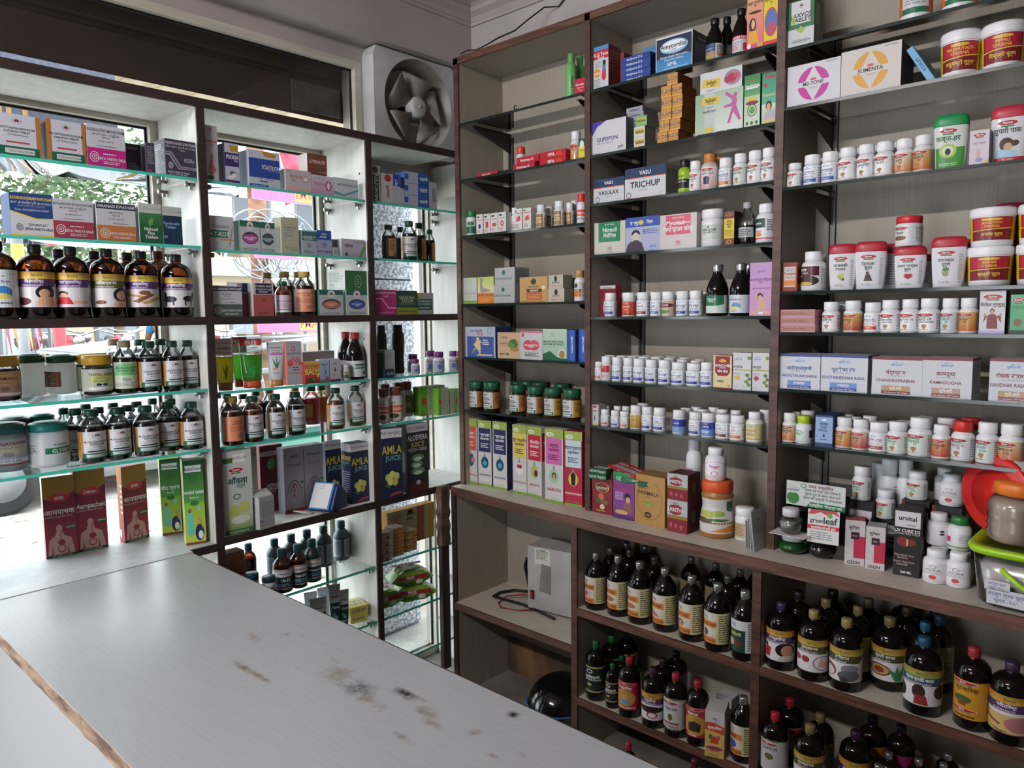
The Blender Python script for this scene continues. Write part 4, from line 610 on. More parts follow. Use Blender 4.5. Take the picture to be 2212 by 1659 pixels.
('b6','box',-.194,-.777,.727,87,.0946,.265,'7a2838',.055,'r 0 0 1 1 5a1c2c;r 0 .84 1 .91 b8a4a8;t .5 .875 .03 3a2028 PATANJALI;e .5 .72 .18 .08 4f7a50;e .42 .71 .12 .07 5f8a58;r .5 .79 .54 .84 3f6a40;T .5 .4 .045 d8c8c8 APPLE;T .5 .35 .055 d8c8c8 VINEGAR;t .5 .3 .02 d8c8c8 500ml','tall dark red apple vinegar carton',0),
('b6','box',-.11,-.729,.727,90,.0873,.2585,'8a8890',.05,'@gj~पतंजलि~गिलोय स्वरस','grey carton with red twig drawing, Hindi title',0),
('b6','box',-.11,-.639,.727,90,.087,.2571,'8a8890',.05,'@gj~PATANJALI~Giloy Juice','grey carton with red twig drawing, English title',0),
('b6','box',-.09,-.56,.727,90,.0749,.2635,'9aa0b0',.02,'@aj','navy amla juice carton standing behind',0),
('b6','box',-.036,-.47,.727,90,.0868,.248,'1c2440',.07,'@aj||r 0 0 1 1 1c2440;r 0 .87 1 1 c0bcc0;T .5 .76 .08 c0a840 ऑंवला;t .5 .68 .05 5fa0a0 स्वरस;l .1 .1 .9 .55 12 8a90a8','navy amla juice carton with Hindi side',0),
('b7','box',-.04,-1.022,.452,90,.0715,.2015,'6a5040',.055,'v 0 0 1 .5 4a1820 5a2420;v 0 .5 1 1 5a2420 8a6848;e .6 .52 .45 .1 7a2028;T .62 .52 .08 c0a8a0 Dabur;T .62 .34 .1 c8b8b8 Stresswin','dark brown and maroon syrup carton',0),
('b7','him',-.239,-.866,.452,69,.029,.1562,'A,q5a1828,.62','c1c4a50','','red syrup bottle with teal cap',0),
('b7','vjar',-.024,-.969,.452,69,.0246,.1147,'pc0c4c4','c1a3a44','r 0 0 1 .6 1c2c38;T .5 .8 .2 6a3030 Himalaya','small white jar with dark teal lid',0),
('b7','vjar',-.026,-.903,.452,68,.0258,.0838,'pc0c4c4','c1a3a44','r 0 0 1 .6 1c2c38;T .5 .8 .2 6a3030 Himalaya','small white jar with dark teal lid',0),
('b7','him',-.22,-.764,.452,68,.0324,.1549,'p3c4c50','c1c4a50','r .05 0 .45 1 98a4ac;r .55 0 .95 1 98a4ac;l .1 .1 .4 .9 10 5a6870;l .6 .1 .9 .9 10 5a6870','slate bottle with teal cap seen from behind',0),
('b7','him',-.053,-.829,.452,68,.0364,.1646,'A,q2a1010,.6','c1c4a50','r 0 0 1 1 c8ccd0;r 0 .02 1 .06 b05048;r 0 .06 1 .62 1c2c38;r 0 .93 1 .97 b05048;T .5 .8 .1 6a3030 Himalaya;t .5 .7 .04 g SINCE 1930;T .55 .46 .15 w Liv.52;l .2 .12 .8 .3 3 lb','brown syrup bottle with navy label',0),
('b7','him',-.207,-.696,.452,67,.0328,.1609,'p3c4c50','c1c4a50','r .05 0 .45 1 98a4ac;r .55 0 .95 1 98a4ac;l .1 .1 .4 .9 10 5a6870;l .6 .1 .9 .9 10 5a6870','slate bottle with teal cap seen from behind',0),
('b7','him',-.051,-.762,.452,67,.0333,.1662,'A,q2a1010,.6','c1c4a50','r 0 0 1 1 c8ccd0;r 0 .02 1 .06 b05048;r 0 .06 1 .62 1c2c38;r 0 .93 1 .97 b05048;T .5 .8 .1 6a3030 Himalaya;t .5 .7 .04 g SINCE 1930;T .55 .46 .15 w Septilin;l .2 .12 .8 .3 3 lb','brown syrup bottle with navy label',0),
('b7','him',-.187,-.635,.452,66,.0331,.1692,'p3c4c50','c1c4a50','r .05 0 .45 1 98a4ac;r .55 0 .95 1 98a4ac;l .1 .1 .4 .9 10 5a6870;l .6 .1 .9 .9 10 5a6870','slate bottle with teal cap seen from behind',0),
('b7','him',-.066,-.69,.452,66,.0336,.1665,'p1a2c30','c1c4a50','r 0 0 1 1 c8ccd0;r 0 .02 1 .06 b05048;r 0 .06 1 .62 1c3038;r 0 .93 1 .97 b05048;T .5 .8 .1 6a3030 Himalaya;t .5 .7 .04 g SINCE 1930;T .55 .46 .15 w Himcocid;l .2 .12 .8 .3 3 lb','dark green syrup bottle with teal cap',0),
('b7','him',-.184,-.558,.452,65,.0337,.1686,'p3c4c50','c1c4a50','r .05 0 .45 1 98a4ac;r .55 0 .95 1 98a4ac;l .1 .1 .4 .9 10 5a6870;l .6 .1 .9 .9 10 5a6870','slate bottle with teal cap seen from behind',0),
('b7','him',-.198,-.461,.452,64,.0346,.1667,'p3c4c50','c1c4a50','r .05 0 .45 1 98a4ac;r .55 0 .95 1 98a4ac;l .1 .1 .4 .9 10 5a6870;l .6 .1 .9 .9 10 5a6870','slate bottle with teal cap seen from behind',0),
('b8','tube',-.167,-.641,.216,70,.0535,.1476,'pc0c4c8','c1c3c44','l .2 .3 .8 .8 10 g','white squeeze tube behind the front ones',1),
('b8','tube',-.085,-.659,.216,70,.0691,.1485,'pc0c4c8','c1c3c44','r 0 .55 1 1 b8bcc0;r 0 0 1 .55 1c3438;T .5 .72 .07 6a3030 Himalaya;T .6 .42 .07 c0ccd0 Face;e .4 .2 .15 .06 4f7a78;e .6 .12 .15 .06 6f9a98','white and dark teal squeeze tube',0),
('b8','tube',-.167,-.578,.216,70,.0543,.1493,'pc0c4c8','c1c3c44','l .2 .3 .8 .8 10 g','white squeeze tube behind the front ones',1),
('b8','tube',-.076,-.587,.216,70,.0495,.186,'pc0c4c8','c1c3c44','r 0 .55 1 1 b8bcc0;r 0 0 1 .55 1c3438;T .5 .72 .07 6a3030 Himalaya;T .6 .42 .07 c0ccd0 Clarina;e .4 .2 .15 .06 4f7a78;e .6 .12 .15 .06 6f9a98','white and dark teal squeeze tube',0),
('b8','tube',-.077,-.545,.216,70,.0496,.1514,'pc0c4c8','c1c3c44','r 0 .55 1 1 b8bcc0;r 0 0 1 .55 1c3438;T .5 .72 .07 6a3030 Himalaya;T .6 .42 .07 c0ccd0 Clarina;e .4 .2 .15 .06 4f7a78;e .6 .12 .15 .06 6f9a98','white and dark teal squeeze tube',0),
('b8','box',-.05,-.484,.2505,80,.0804,.034,'c8b458',.1,'r 0 0 1 1 c8b858;l .1 .3 .9 .7 2 4a4a6a;|r 0 0 1 1 c8b050||v 0 0 1 1 c8b458 d0c890;o .35 .5 .2 .3 .2 6a78a0;o .7 .5 .18 .25 .2 6a78a0','flat yellow carton, upper of two stacked',0),
('b8','box',-.05,-.486,.216,76,.0726,.034,'c8b458',.1,'r 0 0 1 1 c8b858;l .1 .3 .9 .7 2 4a4a6a;|r 0 0 1 1 c8b050||v 0 0 1 1 c8b458 d0c890;o .35 .5 .2 .3 .2 6a78a0;o .7 .5 .18 .25 .2 6a78a0','flat yellow carton, lower of two stacked',0),
('c1','box',-.012,-.37,1.953,90,.0488,.144,'98989c',.05,'r 0 0 1 1 a8a8a8;e .5 .88 .3 .08 dg;r .25 .02 .85 .75 1f4a34;u .55 .38 .34 w ARNOPEN','tall green and grey carton with vertical lettering',0),
('c1','box',-.012,-.312,1.953,90,.0597,.1184,'a8a4a4',.05,'r 0 0 1 1 b8b4b4;e .6 .85 .3 .12 a03030;u .6 .4 .22 4a2c2c चंदनादि','white carton with red splash',0),
('c1','box',-.012,-.263,1.953,90,.0391,.1209,'a8acb8',.05,'r 0 0 1 .6 a8acb8;r .1 .6 1 1 24449a;u .5 .7 .3 w अर्श','narrow white carton with blue top',0),
('c1','box',-.012,-.232,1.953,90,.0223,.1134,'a8acb8',.05,'r 0 0 1 .6 a8acb8;r .1 .6 1 1 1c3060','narrow white carton with navy top',0),
('c1','box',-.012,-.153,1.953,90,.1339,.0465,'2458a0',.07,'r 0 0 1 1 a4acbc;r .55 0 1 1 2458a0;r 0 .3 .15 .8 2458a0;T .78 .5 .3 w पाचनी','white and blue carton, bottom of stack',0),
('c1','box',-.012,-.152,2.0005,90,.1338,.0465,'2458a0',.07,'r 0 0 1 1 a4acbc;r .55 0 1 1 2458a0;r 0 .3 .15 .8 2458a0;T .78 .5 .3 w गोदंती','white and blue carton, middle of stack',0),
('c1','box',-.012,-.15,2.048,90,.1337,.0465,'2458a0',.07,'r 0 0 1 1 a4acbc;r .55 0 1 1 2458a0;r 0 .3 .15 .8 2458a0;T .78 .5 .3 w पाचनी','white and blue carton, top of stack',0),
('c1','box',-.012,-.061,1.953,90,.0429,.1127,'a0a0a4',.05,'r 0 0 1 1 a8a8ac;u .6 .5 .4 dg सुवर्णा','white carton with vertical dark lettering',0),
('c2','oil',-.061,-.272,1.727,150,.0311,.1448,'C,q1a1412','c1c4a38','@vr~MUSALEEKHADIRADI~KASHAYAM','green-capped bottle of dark liquid',0),
('c2','oil',-.126,-.157,1.727,150,.0263,.1493,'C,q1a1412','c1c4a38','r .1 0 .9 1 b87c48','green-capped bottle of dark liquid',0),
('c2','oil',-.065,-.157,1.727,60,.0349,.1698,'C,q1a1412','c1c4a38','@vr~MUSALEEKHADIRADI~KASHAYAM','green-capped bottle of dark liquid',0),
('c2','oil',-.133,-.042,1.727,150,.0322,.177,'C,q1a1412','c1c4a38','r .1 0 .9 1 b87c48','green-capped bottle of dark liquid',0),
('c2','oil',-.125,.013,1.727,150,.0256,.1508,'C,q1a1412','c1c4a38','r .1 0 .9 1 b87c48','green-capped bottle of dark liquid',0),
('c3','box',-.012,-.331,1.4965,90,.1056,.1029,'98286a',.06,'r 0 0 1 1 b03078;T .5 .88 .08 e8c0d8 CHUKKUMTHIPPALYADI;t .5 .75 .07 e8c0d8 ഗുളിക;p e0b0cc 0 .62 .3 .62 .6 .25 1 .25 1 .3 .62 .3 .32 .67 0 .67;l .1 .05 .9 .12 2 e0b0cc','magenta carton with white diagonal lines',0),
('c3','box',-.012,-.219,1.4965,90,.1139,.1007,'1f4a38',.06,'r 0 .3 1 1 1f4a38;r 0 0 1 .3 8a8a30;T .5 .72 .14 b0b098 GANDHA;T .5 .58 .13 b0b098 TAILAM;t .5 .46 .07 a0a070 SOFTGEL CAPSULES;l .1 .1 .9 .2 1 3a5a30','dark green and olive carton',0),
('c3','box',-.012,-.115,1.4965,90,.0876,.0922,'989c98',.06,'r 0 0 1 1 a0a4a0;r 0 .2 .9 .72 1f5a44;T .45 .62 .1 b8c8c0 KSHEERABALA;T .45 .48 .09 b8c8c0 101 AVARTHI;l .1 .26 .8 .36 2 b8c8c0;p b89840 0 1 .4 1 .1 .75 0 .8','pale carton with dark green plate and yellow corner',0),
('c4','box',-.012,-.374,1.236,90,.0316,.1051,'1c1c20',.06,'r 0 0 1 1 1c1c20','black carton behind the upright',0),
('c4','blk',-.144,-.26,1.236,62,.0241,.2155,'p1c1c20','c1a1a1c','','tall black shampoo bottle',0),
('c4','box',0,-.334,1.236,90,.0492,.0345,'1c2c44',.02,'r 0 0 1 1 1c2c44;T .6 .5 .3 a0acc0 CURE','small navy carton lying in front',0),
('c4','box',-.02,-.314,1.236,90,.0537,.1138,'4f7a34',.055,'r 0 0 1 1 a4a4a8;l .2 .7 .9 .9 3 g;r .3 .25 .8 .32 g|r 0 0 1 1 4f7a34;o .5 .6 .2 .1 .2 r;u .7 .5 .2 c8d0b8 PATANJALI','white and green carton turned to show its side',0),
('c4','blk',-.152,-.164,1.236,61,.0319,.2154,'p1c1c20','c1a1a1c','','tall black shampoo bottle',0),
('c4','pill',-.125,-.101,1.236,60,.025,.083,'pc4c0c8','c6a2c68','r 0 0 1 1 a8a4b0;T .5 .8 .14 4a3050 PATANJALI;e .5 .4 .14 .25 4a6aa0;l .05 .1 .3 .6 5 g','small white bottle with purple cap',0),
('c4','pill',-.049,-.151,1.236,60,.0193,.0654,'pc4c0c8','c6a2c68','r 0 0 1 1 a8a4b0;T .5 .8 .14 4a3050 PATANJALI;e .5 .4 .14 .25 4a6aa0;l .05 .1 .3 .6 5 g','small white bottle with purple cap',0),
('c4','pill',-.104,-.016,1.236,59,.0243,.0954,'pc4c0c8','c6a2c68','r 0 0 1 1 a8a4b0;T .5 .8 .14 4a3050 PATANJALI;e .5 .4 .14 .25 4a6aa0;l .05 .1 .3 .6 5 g','small white bottle with purple cap',0),
('c4','pill',-.056,-.008,1.236,59,.0262,.091,'pc4c0c8','c6a2c68','r 0 0 1 1 a8a4b0;T .5 .8 .14 4a3050 PATANJALI;e .5 .4 .14 .25 4a6aa0;l .05 .1 .3 .6 5 g','small white bottle with purple cap',0),
('c4','pill',-.061,.086,1.236,58,.0209,.0909,'pc4c0c8','c6a2c68','r 0 0 1 1 a8a4b0;T .5 .8 .14 4a3050 PATANJALI;e .5 .4 .14 .25 4a6aa0;l .05 .1 .3 .6 5 g','small white bottle with purple cap',0),
('c4','pill',-.049,.124,1.236,57,.0205,.0898,'pc4c0c8','c8a3c3c','r 0 0 1 1 a8a4b0;T .5 .8 .14 4a3050 PATANJALI;e .5 .4 .14 .25 4a6aa0;l .05 .1 .3 .6 5 g','small white bottle with maroon cap',0),
('c5','bigpill',-.045,-.335,1.042,62,.0253,.1443,'pc8c4c4','c7a3c34','r 0 0 1 1 c8c4c0;r 0 .35 1 .75 c8603c;T .4 .55 .16 w TRIPHALA;t .4 .88 .1 4a3a38 दिव्य;e .4 .16 .2 .14 4a4420','white bottle with brick cap and orange band',0),
('c5','bigpill',-.117,-.268,1.042,62,.0271,.1546,'pc8c4c4','c8a483c','','white bottle with brick cap in back row',0),
('c5','bigpill',-.055,-.265,1.042,61,.0347,.146,'pc8c4c4','c7a3c34','r 0 0 1 1 c8c4c0;r 0 .35 1 .75 c8603c;T .4 .55 .16 w AMLA CHURNA;t .4 .88 .1 4a3a38 दिव्य;e .4 .16 .2 .14 4a4420','white bottle with brick cap and orange band',0),
('c5','bigpill',-.121,-.189,1.042,61,.0304,.1564,'pc8c4c4','c8a483c','r .1 0 .9 1 c8a898','white bottle with brick cap in back row',0),
('c5','bigpill',-.134,-.134,1.042,60,.0285,.1554,'pc8c4c4','c8a483c','r 0 0 1 1 5f6a4c;l .2 .3 .8 .6 4 b8bca8','white bottle with olive wrap',0),
('c5','box',-.07,-.035,1.042,90,.1476,.1308,'6faa38',.05,'r 0 0 1 1 b0b4a8;r 0 0 .28 1 6faa38;e .15 .5 .1 .12 c04030;l .35 .2 .95 .9 12 8a9080','lime green and white carton',0),
('c5','box',-.03,-.006,1.042,90,.062,.1223,'6faa38',.04,'r 0 0 1 1 b0b4a8;r 0 0 .28 1 6faa38;e .15 .5 .1 .12 c04030;l .35 .2 .95 .9 12 8a9080','lime green and white carton',0),
('c5','box',-.03,.043,1.042,90,.0374,.1084,'6faa38',.04,'r 0 0 1 1 b0b4a8;r 0 0 .28 1 6faa38;e .15 .5 .1 .12 c04030;l .35 .2 .95 .9 12 8a9080','lime green and white carton',0),
('c5','box',-.03,.09,1.042,90,.0441,.1102,'6faa38',.05,'r 0 0 1 1 b0b4a8;r 0 0 .28 1 6faa38;e .15 .5 .1 .12 c04030;l .35 .2 .95 .9 12 8a9080','lime green and white carton',0),
('c6','box',.014,-.343,.73,76,.0948,.2937,'1c2440',.07,'@aj','large navy amla juice carton',0),
('c6','box',.002,-.192,.73,91,.1197,.2964,'22262a',.07,'r 0 0 1 1 1a1c20;r 0 .88 1 1 c8c4c8;t .5 .94 .05 4a4048 PATANJALI;T .5 .8 .08 d0d0d0 ALOEVERA;T .5 .7 .075 b8a850 JUICE;t .5 .62 .05 c0c0c0 WITH FIBER;e .5 .5 .3 .05 5f8a58;e .5 .48 .18 .03 c8d8c0;e .45 .4 .3 .05 5f8a58;e .45 .385 .18 .03 c8d8c0;e .5 .3 .32 .055 5f8a58;e .5 .28 .2 .03 c8d8c0;v 0 0 1 .16 5a2c24 2a1c1c;e .5 .13 .1 .035 d0d0d0;t .5 .13 .03 k 1L||r 0 0 1 1 22262a;r .2 .3 .8 .6 9aa0a0','black and green aloe juice carton',0),
('c7','box',-.02,-.354,.452,90,.0466,.031,'1f5a44',.05,'r 0 0 1 1 b09c98;l .1 .6 .9 .8 1 8a3c30;e .5 .3 .2 .2 4a4a20;r 0 0 1 .12 a04030','small green carton at foot of front stack',0),
('c7','box',-.02,-.353,.4835,90,.0466,.031,'b0a4a0',.05,'r 0 0 1 1 b09c98;l .1 .6 .9 .8 1 8a3c30;e .5 .3 .2 .2 4a4a20;r 0 0 1 .12 a04030','small pinkish carton, second of front stack',0),
('c7','box',-.02,-.352,.515,90,.0465,.031,'b0a4a0',.05,'r 0 0 1 1 b09c98;l .1 .6 .9 .8 1 8a3c30;e .5 .3 .2 .2 4a4a20;r 0 0 1 .12 a04030','small pinkish carton, third of front stack',0),
('c7','box',-.02,-.35,.5465,90,.0465,.031,'b0a4a0',.05,'r 0 0 1 1 b09c98;l .1 .6 .9 .8 1 8a3c30;e .5 .3 .2 .2 4a4a20;r 0 0 1 .12 a04030','small pinkish carton, top of front stack',0),
('c7','box',-.04,-.277,.452,90,.0585,.031,'b8a898',.06,'r 0 0 1 1 c09048;l .1 .4 .9 .8 2 7a3020;r 0 0 1 .15 a83c30','small amber carton, bottom of second stack',0),
('c7','box',-.04,-.276,.4835,90,.0584,.031,'b8a898',.06,'r 0 0 1 1 c09048;l .1 .4 .9 .8 2 7a3020;r 0 0 1 .15 a83c30','small amber carton, second of second stack',0),
('c7','box',-.04,-.275,.515,90,.0584,.031,'b8a898',.06,'r 0 0 1 1 c09048;l .1 .4 .9 .8 2 7a3020;r 0 0 1 .15 a83c30','small amber carton, third of second stack',0),
('c7','box',-.04,-.274,.5465,90,.0584,.031,'b8a898',.06,'r 0 0 1 1 c09048;l .1 .4 .9 .8 2 7a3020;r 0 0 1 .15 a83c30','small amber carton, top of second stack',0),
('c7','box',-.14,-.121,.452,90,.2782,.082,'c89848',.05,'r 0 0 1 1 b8a890;r .62 0 .78 1 b05838;r .86 0 1 1 c89848;l .05 .3 .3 .8 5 a06848;l .4 .3 .55 .8 2 dg;r .42 .7 .52 .9 k','long orange carton, lower of two at back',0),
('c7','box',-.14,-.118,.5345,90,.2779,.082,'c89848',.05,'r 0 0 1 1 b8a890;r .62 0 .78 1 b05838;r .86 0 1 1 c89848;l .05 .3 .3 .8 5 a06848;l .4 .3 .55 .8 2 dg;r .42 .7 .52 .9 k','long orange carton, upper of two at back',0),
('c7','box',-.05,-.2,.452,90,.0685,.031,'a8a498',.06,'r 0 0 1 1 b89450;l .1 .4 .9 .8 2 5a4020;r .6 0 1 .2 a83c30','small tan carton, bottom of third stack',0),
('c7','box',-.05,-.199,.4835,90,.0684,.031,'a8a498',.06,'r 0 0 1 1 b89450;l .1 .4 .9 .8 2 5a4020;r .6 0 1 .2 a83c30','small tan carton, middle of third stack',0),
('c7','box',-.05,-.198,.515,90,.0684,.031,'a8a498',.06,'r 0 0 1 1 b89450;l .1 .4 .9 .8 2 5a4020;r .6 0 1 .2 a83c30','small tan carton, top of third stack',0),
('d1','sham',.66,.052,2.303,40,.0219,.1715,'p6aa860','c5c9a58','u .5 .5 .14 1c3c1c Lumina','tall green shampoo bottle in front',0),
('d1','sham',.657,.111,2.303,40,.0214,.1779,'p6aa860','c5c9a58','u .5 .5 .14 1c3c1c Lumina','tall green shampoo bottle behind',0),
('d1','box',.735,.01,2.303,0,.0535,.0569,'b81c38',.05,'r 0 0 1 1 b81c38;T .45 .62 .14 w Psorolin;t .5 .42 .1 w Ointment;t .5 .25 .08 w 25 gm','small crimson carton',0,'ointment_carton'),
('d2','box',.238,.02,2.069,0,.1208,.018,'b41c2c',.05,'r 0 0 1 1 b41c2c;T .45 .5 .4 w AMYL PLUS','flat red carton lying alone',0),
('d2','box',.339,.03,2.069,0,.0796,.016,'18181a',.05,'','flat black carton lying down',0),
('d2','pill',.358,.1,2.069,31,.0207,.1131,'W','cd8402c','r 0 0 1 1 d8d4d4;e .4 .75 .2 .14 c05060;l .2 .2 .8 .5 4 c05060','white tablet bottle with red cap',0),
('d2','box',.444,.02,2.069,0,.1135,.026,'b41c2c',.05,'r 0 0 1 1 b41c2c;T .45 .5 .4 w Amyntop-G','flat red carton, lower of a pair',0),
('d2','box',.46,.025,2.0955,0,.1176,.026,'b41c2c',.05,'r 0 0 1 1 b41c2c;T .45 .5 .4 w Amyntop-G','flat red carton, upper of a pair',0),
('d2','box',.592,.02,2.069,0,.1293,.026,'b41c2c',.05,'r 0 0 1 1 b41c2c;T .45 .5 .5 w FIFA;p rd .6 .2 .9 .2 .8 .8 .65 .8','long red carton with orange flash, lower of a pair',0),
('d2','box',.593,.02,2.0955,0,.1292,.026,'b41c2c',.05,'r 0 0 1 1 b41c2c;T .45 .5 .5 w FIFA;p rd .6 .2 .9 .2 .8 .8 .65 .8','long red carton with orange flash, upper of a pair',0),
('d2','pill',.683,.051,2.069,28,.0211,.113,'W','ce6e6e8','v 0 0 1 1 c8803c d8c0a8;e .35 .8 .25 .12 c02838;T .4 .6 .1 k गुग्गुल;l .6 .1 .95 .9 6 g','white tablet bottle with tan label',0),
('d2','box',.749,0,2.069,0,.0308,.0699,'1f5a44',.05,'r 0 .6 1 1 1f5a44;r 0 0 1 .6 d8c038;e .5 .7 .3 .2 w;t .5 .4 .1 k Triphal','small green and yellow carton',0),
('d3','vjar',.118,.043,1.832,34,.0226,.1064,'W','c1f7a44','r 0 .3 1 .9 c8ccc8;r .2 0 .8 .5 1f6a50;e .5 .7 .2 .15 gn','white jar with green lid',0),
('d3','box',.195,.015,1.832,0,.0387,.0845,'c8c4c0',.035,'r 0 0 1 1 d0ccc8;r .1 .82 .5 .9 dgn;T .5 .72 .07 c03040 Homoeo;e .5 .4 .2 .12 nb;l .1 .1 .6 .25 3 c04040','small white organ-picture carton',0),
('d3','box',.239,.015,1.832,0,.038,.0822,'c8c4c0',.035,'r 0 0 1 1 d0ccc8;r .1 .82 .5 .9 dgn;T .5 .72 .07 c03040 Homoeo;p c03040 .3 .3 .7 .3 .7 .6 .3 .6;l .1 .1 .6 .25 3 c04040','small white organ-picture carton',0),
('d3','box',.281,.015,1.832,0,.04,.0821,'c8c4c0',.035,'r 0 0 1 1 d0ccc8;r .1 .82 .5 .9 dgn;T .5 .72 .07 c03040 Homoeo;e .5 .42 .3 .1 c05050;l .1 .1 .6 .25 3 c04040','small white organ-picture carton',0),
('d3','box',.326,.015,1.832,0,.0445,.0815,'c8c4c0',.035,'r 0 0 1 1 d0ccc8;r .1 .82 .5 .9 dgn;T .5 .72 .07 c03040 Homoeo;o .5 .45 .22 .14 .5 b03040;l .1 .1 .6 .25 3 c04040','small white organ-picture carton',0),
('d3','pill',.355,.063,1.832,32,.0155,.0995,'W','ce6e6e8','T .5 .6 .14 c03048 Rex;l .1 .1 .6 .5 5 k','white tablet bottle with red lettering',0),
('d3','box',.416,.015,1.832,0,.0428,.0857,'c8c4c0',.045,'r 0 0 1 1 d0ccc8;r .1 .86 .3 .92 dgn;T .6 .8 .07 c03040 Medicum;p c85050 .2 .4 .8 .45 .7 .68 .3 .6;l .1 .1 .6 .3 4 dr','taller white carton with red joint picture',0),
('d3','box',.463,.015,1.832,0,.0419,.0847,'c8c4c0',.045,'r 0 0 1 1 d0ccc8;r .1 .86 .3 .92 dgn;T .6 .8 .07 c03040 Medicum;p c85050 .2 .4 .8 .45 .7 .68 .3 .6;l .1 .1 .6 .3 4 dr','taller white carton with red joint picture',0),
('d3','pill',.516,.041,1.832,30,.0212,.0927,'W','ce6e6e8','r 0 0 .62 1 9a7440;r .05 .3 .55 .75 d8c090;T .3 .6 .12 mr MAHARISHI;l .1 .35 .5 .5 2 k;l .68 .1 .98 .9 8 dg','white tablet bottle with brown label',0),
('d3','pill',.511,.099,1.832,30,.0187,.0914,'W','ce6e6e8','r 0 0 .62 1 9a7440;r .05 .3 .55 .75 d8c090;T .3 .6 .12 mr MAHARISHI;l .1 .35 .5 .5 2 k;l .68 .1 .98 .9 8 dg','white tablet bottle with brown label',1),
('d3','pill',.608,.042,1.832,29,.0221,.0976,'W','ce6e6e8','r 0 0 .62 1 9a7440;r .05 .3 .55 .75 d8c090;T .3 .6 .12 mr MAHARISHI;l .1 .35 .5 .5 2 k;l .68 .1 .98 .9 8 dg','white tablet bottle with brown label',0),
('d3','pill',.63,.079,1.832,28,.019,.0918,'W','ce6e6e8','r 0 0 .62 1 9a7440;r .05 .3 .55 .75 d8c090;T .3 .6 .12 mr MAHARISHI;l .1 .35 .5 .5 2 k;l .68 .1 .98 .9 8 dg','white tablet bottle with brown label',0),
('d3','pill',.628,.114,1.832,28,.0174,.1038,'W','ce6e6e8','l .1 .2 .9 .8 6 g','plain white bottle behind the others',1),
('d3','pill',.726,.027,1.832,28,.0175,.11,'W','cd03430','r 0 .35 1 .75 d8402c;T .5 .55 .2 w ilexo;l .2 .1 .8 .25 2 k','white bottle with red cap and red band',0),
('d4','box',.135,.012,1.54,0,.0811,.1121,'a8aaa0',.06,'r 0 0 1 1 b8bab0;e .5 .88 .14 .08 a8c090;T .5 .4 .06 g ASHWAGANDHA;t .5 .3 .04 g capsules;r 0 0 1 .12 7aa040','pale carton with green foot',0),
('d4','box',.229,.012,1.54,0,.0962,.1123,'b89a50',.06,'v 0 0 1 .4 c8702c c88c3c;v 0 .4 1 1 d8c8a0 b0c050;p 8f8a80 .15 .5 .4 .48 .3 .7 .35 .95 .15 .95;p 8f8a80 .15 .4 .8 .45 .7 .52 .3 .6;T .5 .32 .11 a02030 BURCALVIN;r .1 .05 .7 .2 d8883c','yellow-green and orange carton with foot picture',0),
('d4','box',.336,.012,1.54,0,.1183,.0737,'98989a',.08,'r 0 0 1 1 a8a8a8;e .45 .75 .08 .12 2f6a50;T .4 .42 .11 3a6a5c AMRUTOTHARAM;t .4 .25 .07 g tablets','grey carton, lower of two stacked',0),
('d4','box',.337,.015,1.6142,0,.1127,.0718,'98989a',.09,'r 0 0 1 1 acacac;e .45 .72 .08 .14 2f6a50;T .45 .38 .12 3a6a5c YOGARAJAGULGULU;t .45 .2 .08 g tablets|r 0 0 1 1 98989a;l .1 .1 .9 .9 8 dg','grey carton, upper of two stacked',0),
('d4','box',.497,.012,1.54,0,.1477,.1016,'a8844c',.08,'r 0 0 1 1 b8935c;e .5 .82 .1 .12 3a3430;T .5 .62 .07 3a3430 MAHARISHI;r .25 .4 .8 .53 5a3020;T .52 .465 .08 w AMLANT;r .25 .1 .8 .38 b85a30;l .3 .15 .75 .33 3 d8a080;l .05 .02 .95 .06 1 5a4020;e .85 .57 .07 .08 d8d0b0','large tan carton with dark lotus emblem',0),
('d4','box',.608,.016,1.5927,0,.073,.0518,'a8a090',.06,'r 0 0 1 1 b8b0a0;e .5 .72 .1 .22 1c2a20;T .5 .45 .1 2a4030 MAHARISHI;T .4 .2 .12 d06040 RAKTDA;t .8 .2 .08 c05050 10 Tablets','small cream carton, upper of a pair',0),
('d4','box',.613,.012,1.54,0,.0813,.0522,'a8a090',.06,'r 0 0 1 1 b8b0a0;e .5 .72 .1 .22 1c2a20;T .5 .45 .1 2a4030 MAHARISHI;T .4 .2 .12 d06040 RAKTDA;t .8 .2 .08 c05050 10 Tablets','small cream carton, lower of a pair',0),
('d4','box',.61,.09,1.54,0,.0176,.0552,'98908c',.05,'r 0 0 1 1 9a9490;r 0 .15 1 .6 6a2040;l .1 .25 .9 .45 2 w;e .6 .82 .25 .15 k','grey carton with plum band, lower of a pair',0),
('d4','box',.628,.09,1.5895,0,.0175,.045,'98908c',.05,'r 0 0 1 1 9a9490;r 0 .15 1 .6 6a2040;l .1 .25 .9 .45 2 w;e .6 .82 .25 .15 k','grey carton with plum band, upper of a pair',0),
('d4','bigpill',.715,.032,1.54,28,.0221,.1181,'W','cb08a4c','r 0 0 1 1 c8c0b8;e .3 .78 .12 .14 k;r 0 .1 .6 .5 c8702c;r 0 .42 .6 .55 5a3020;T .3 .48 .09 w AMLANT;l .65 .1 .95 .9 8 dg','white bottle with gold cap and orange label',0),
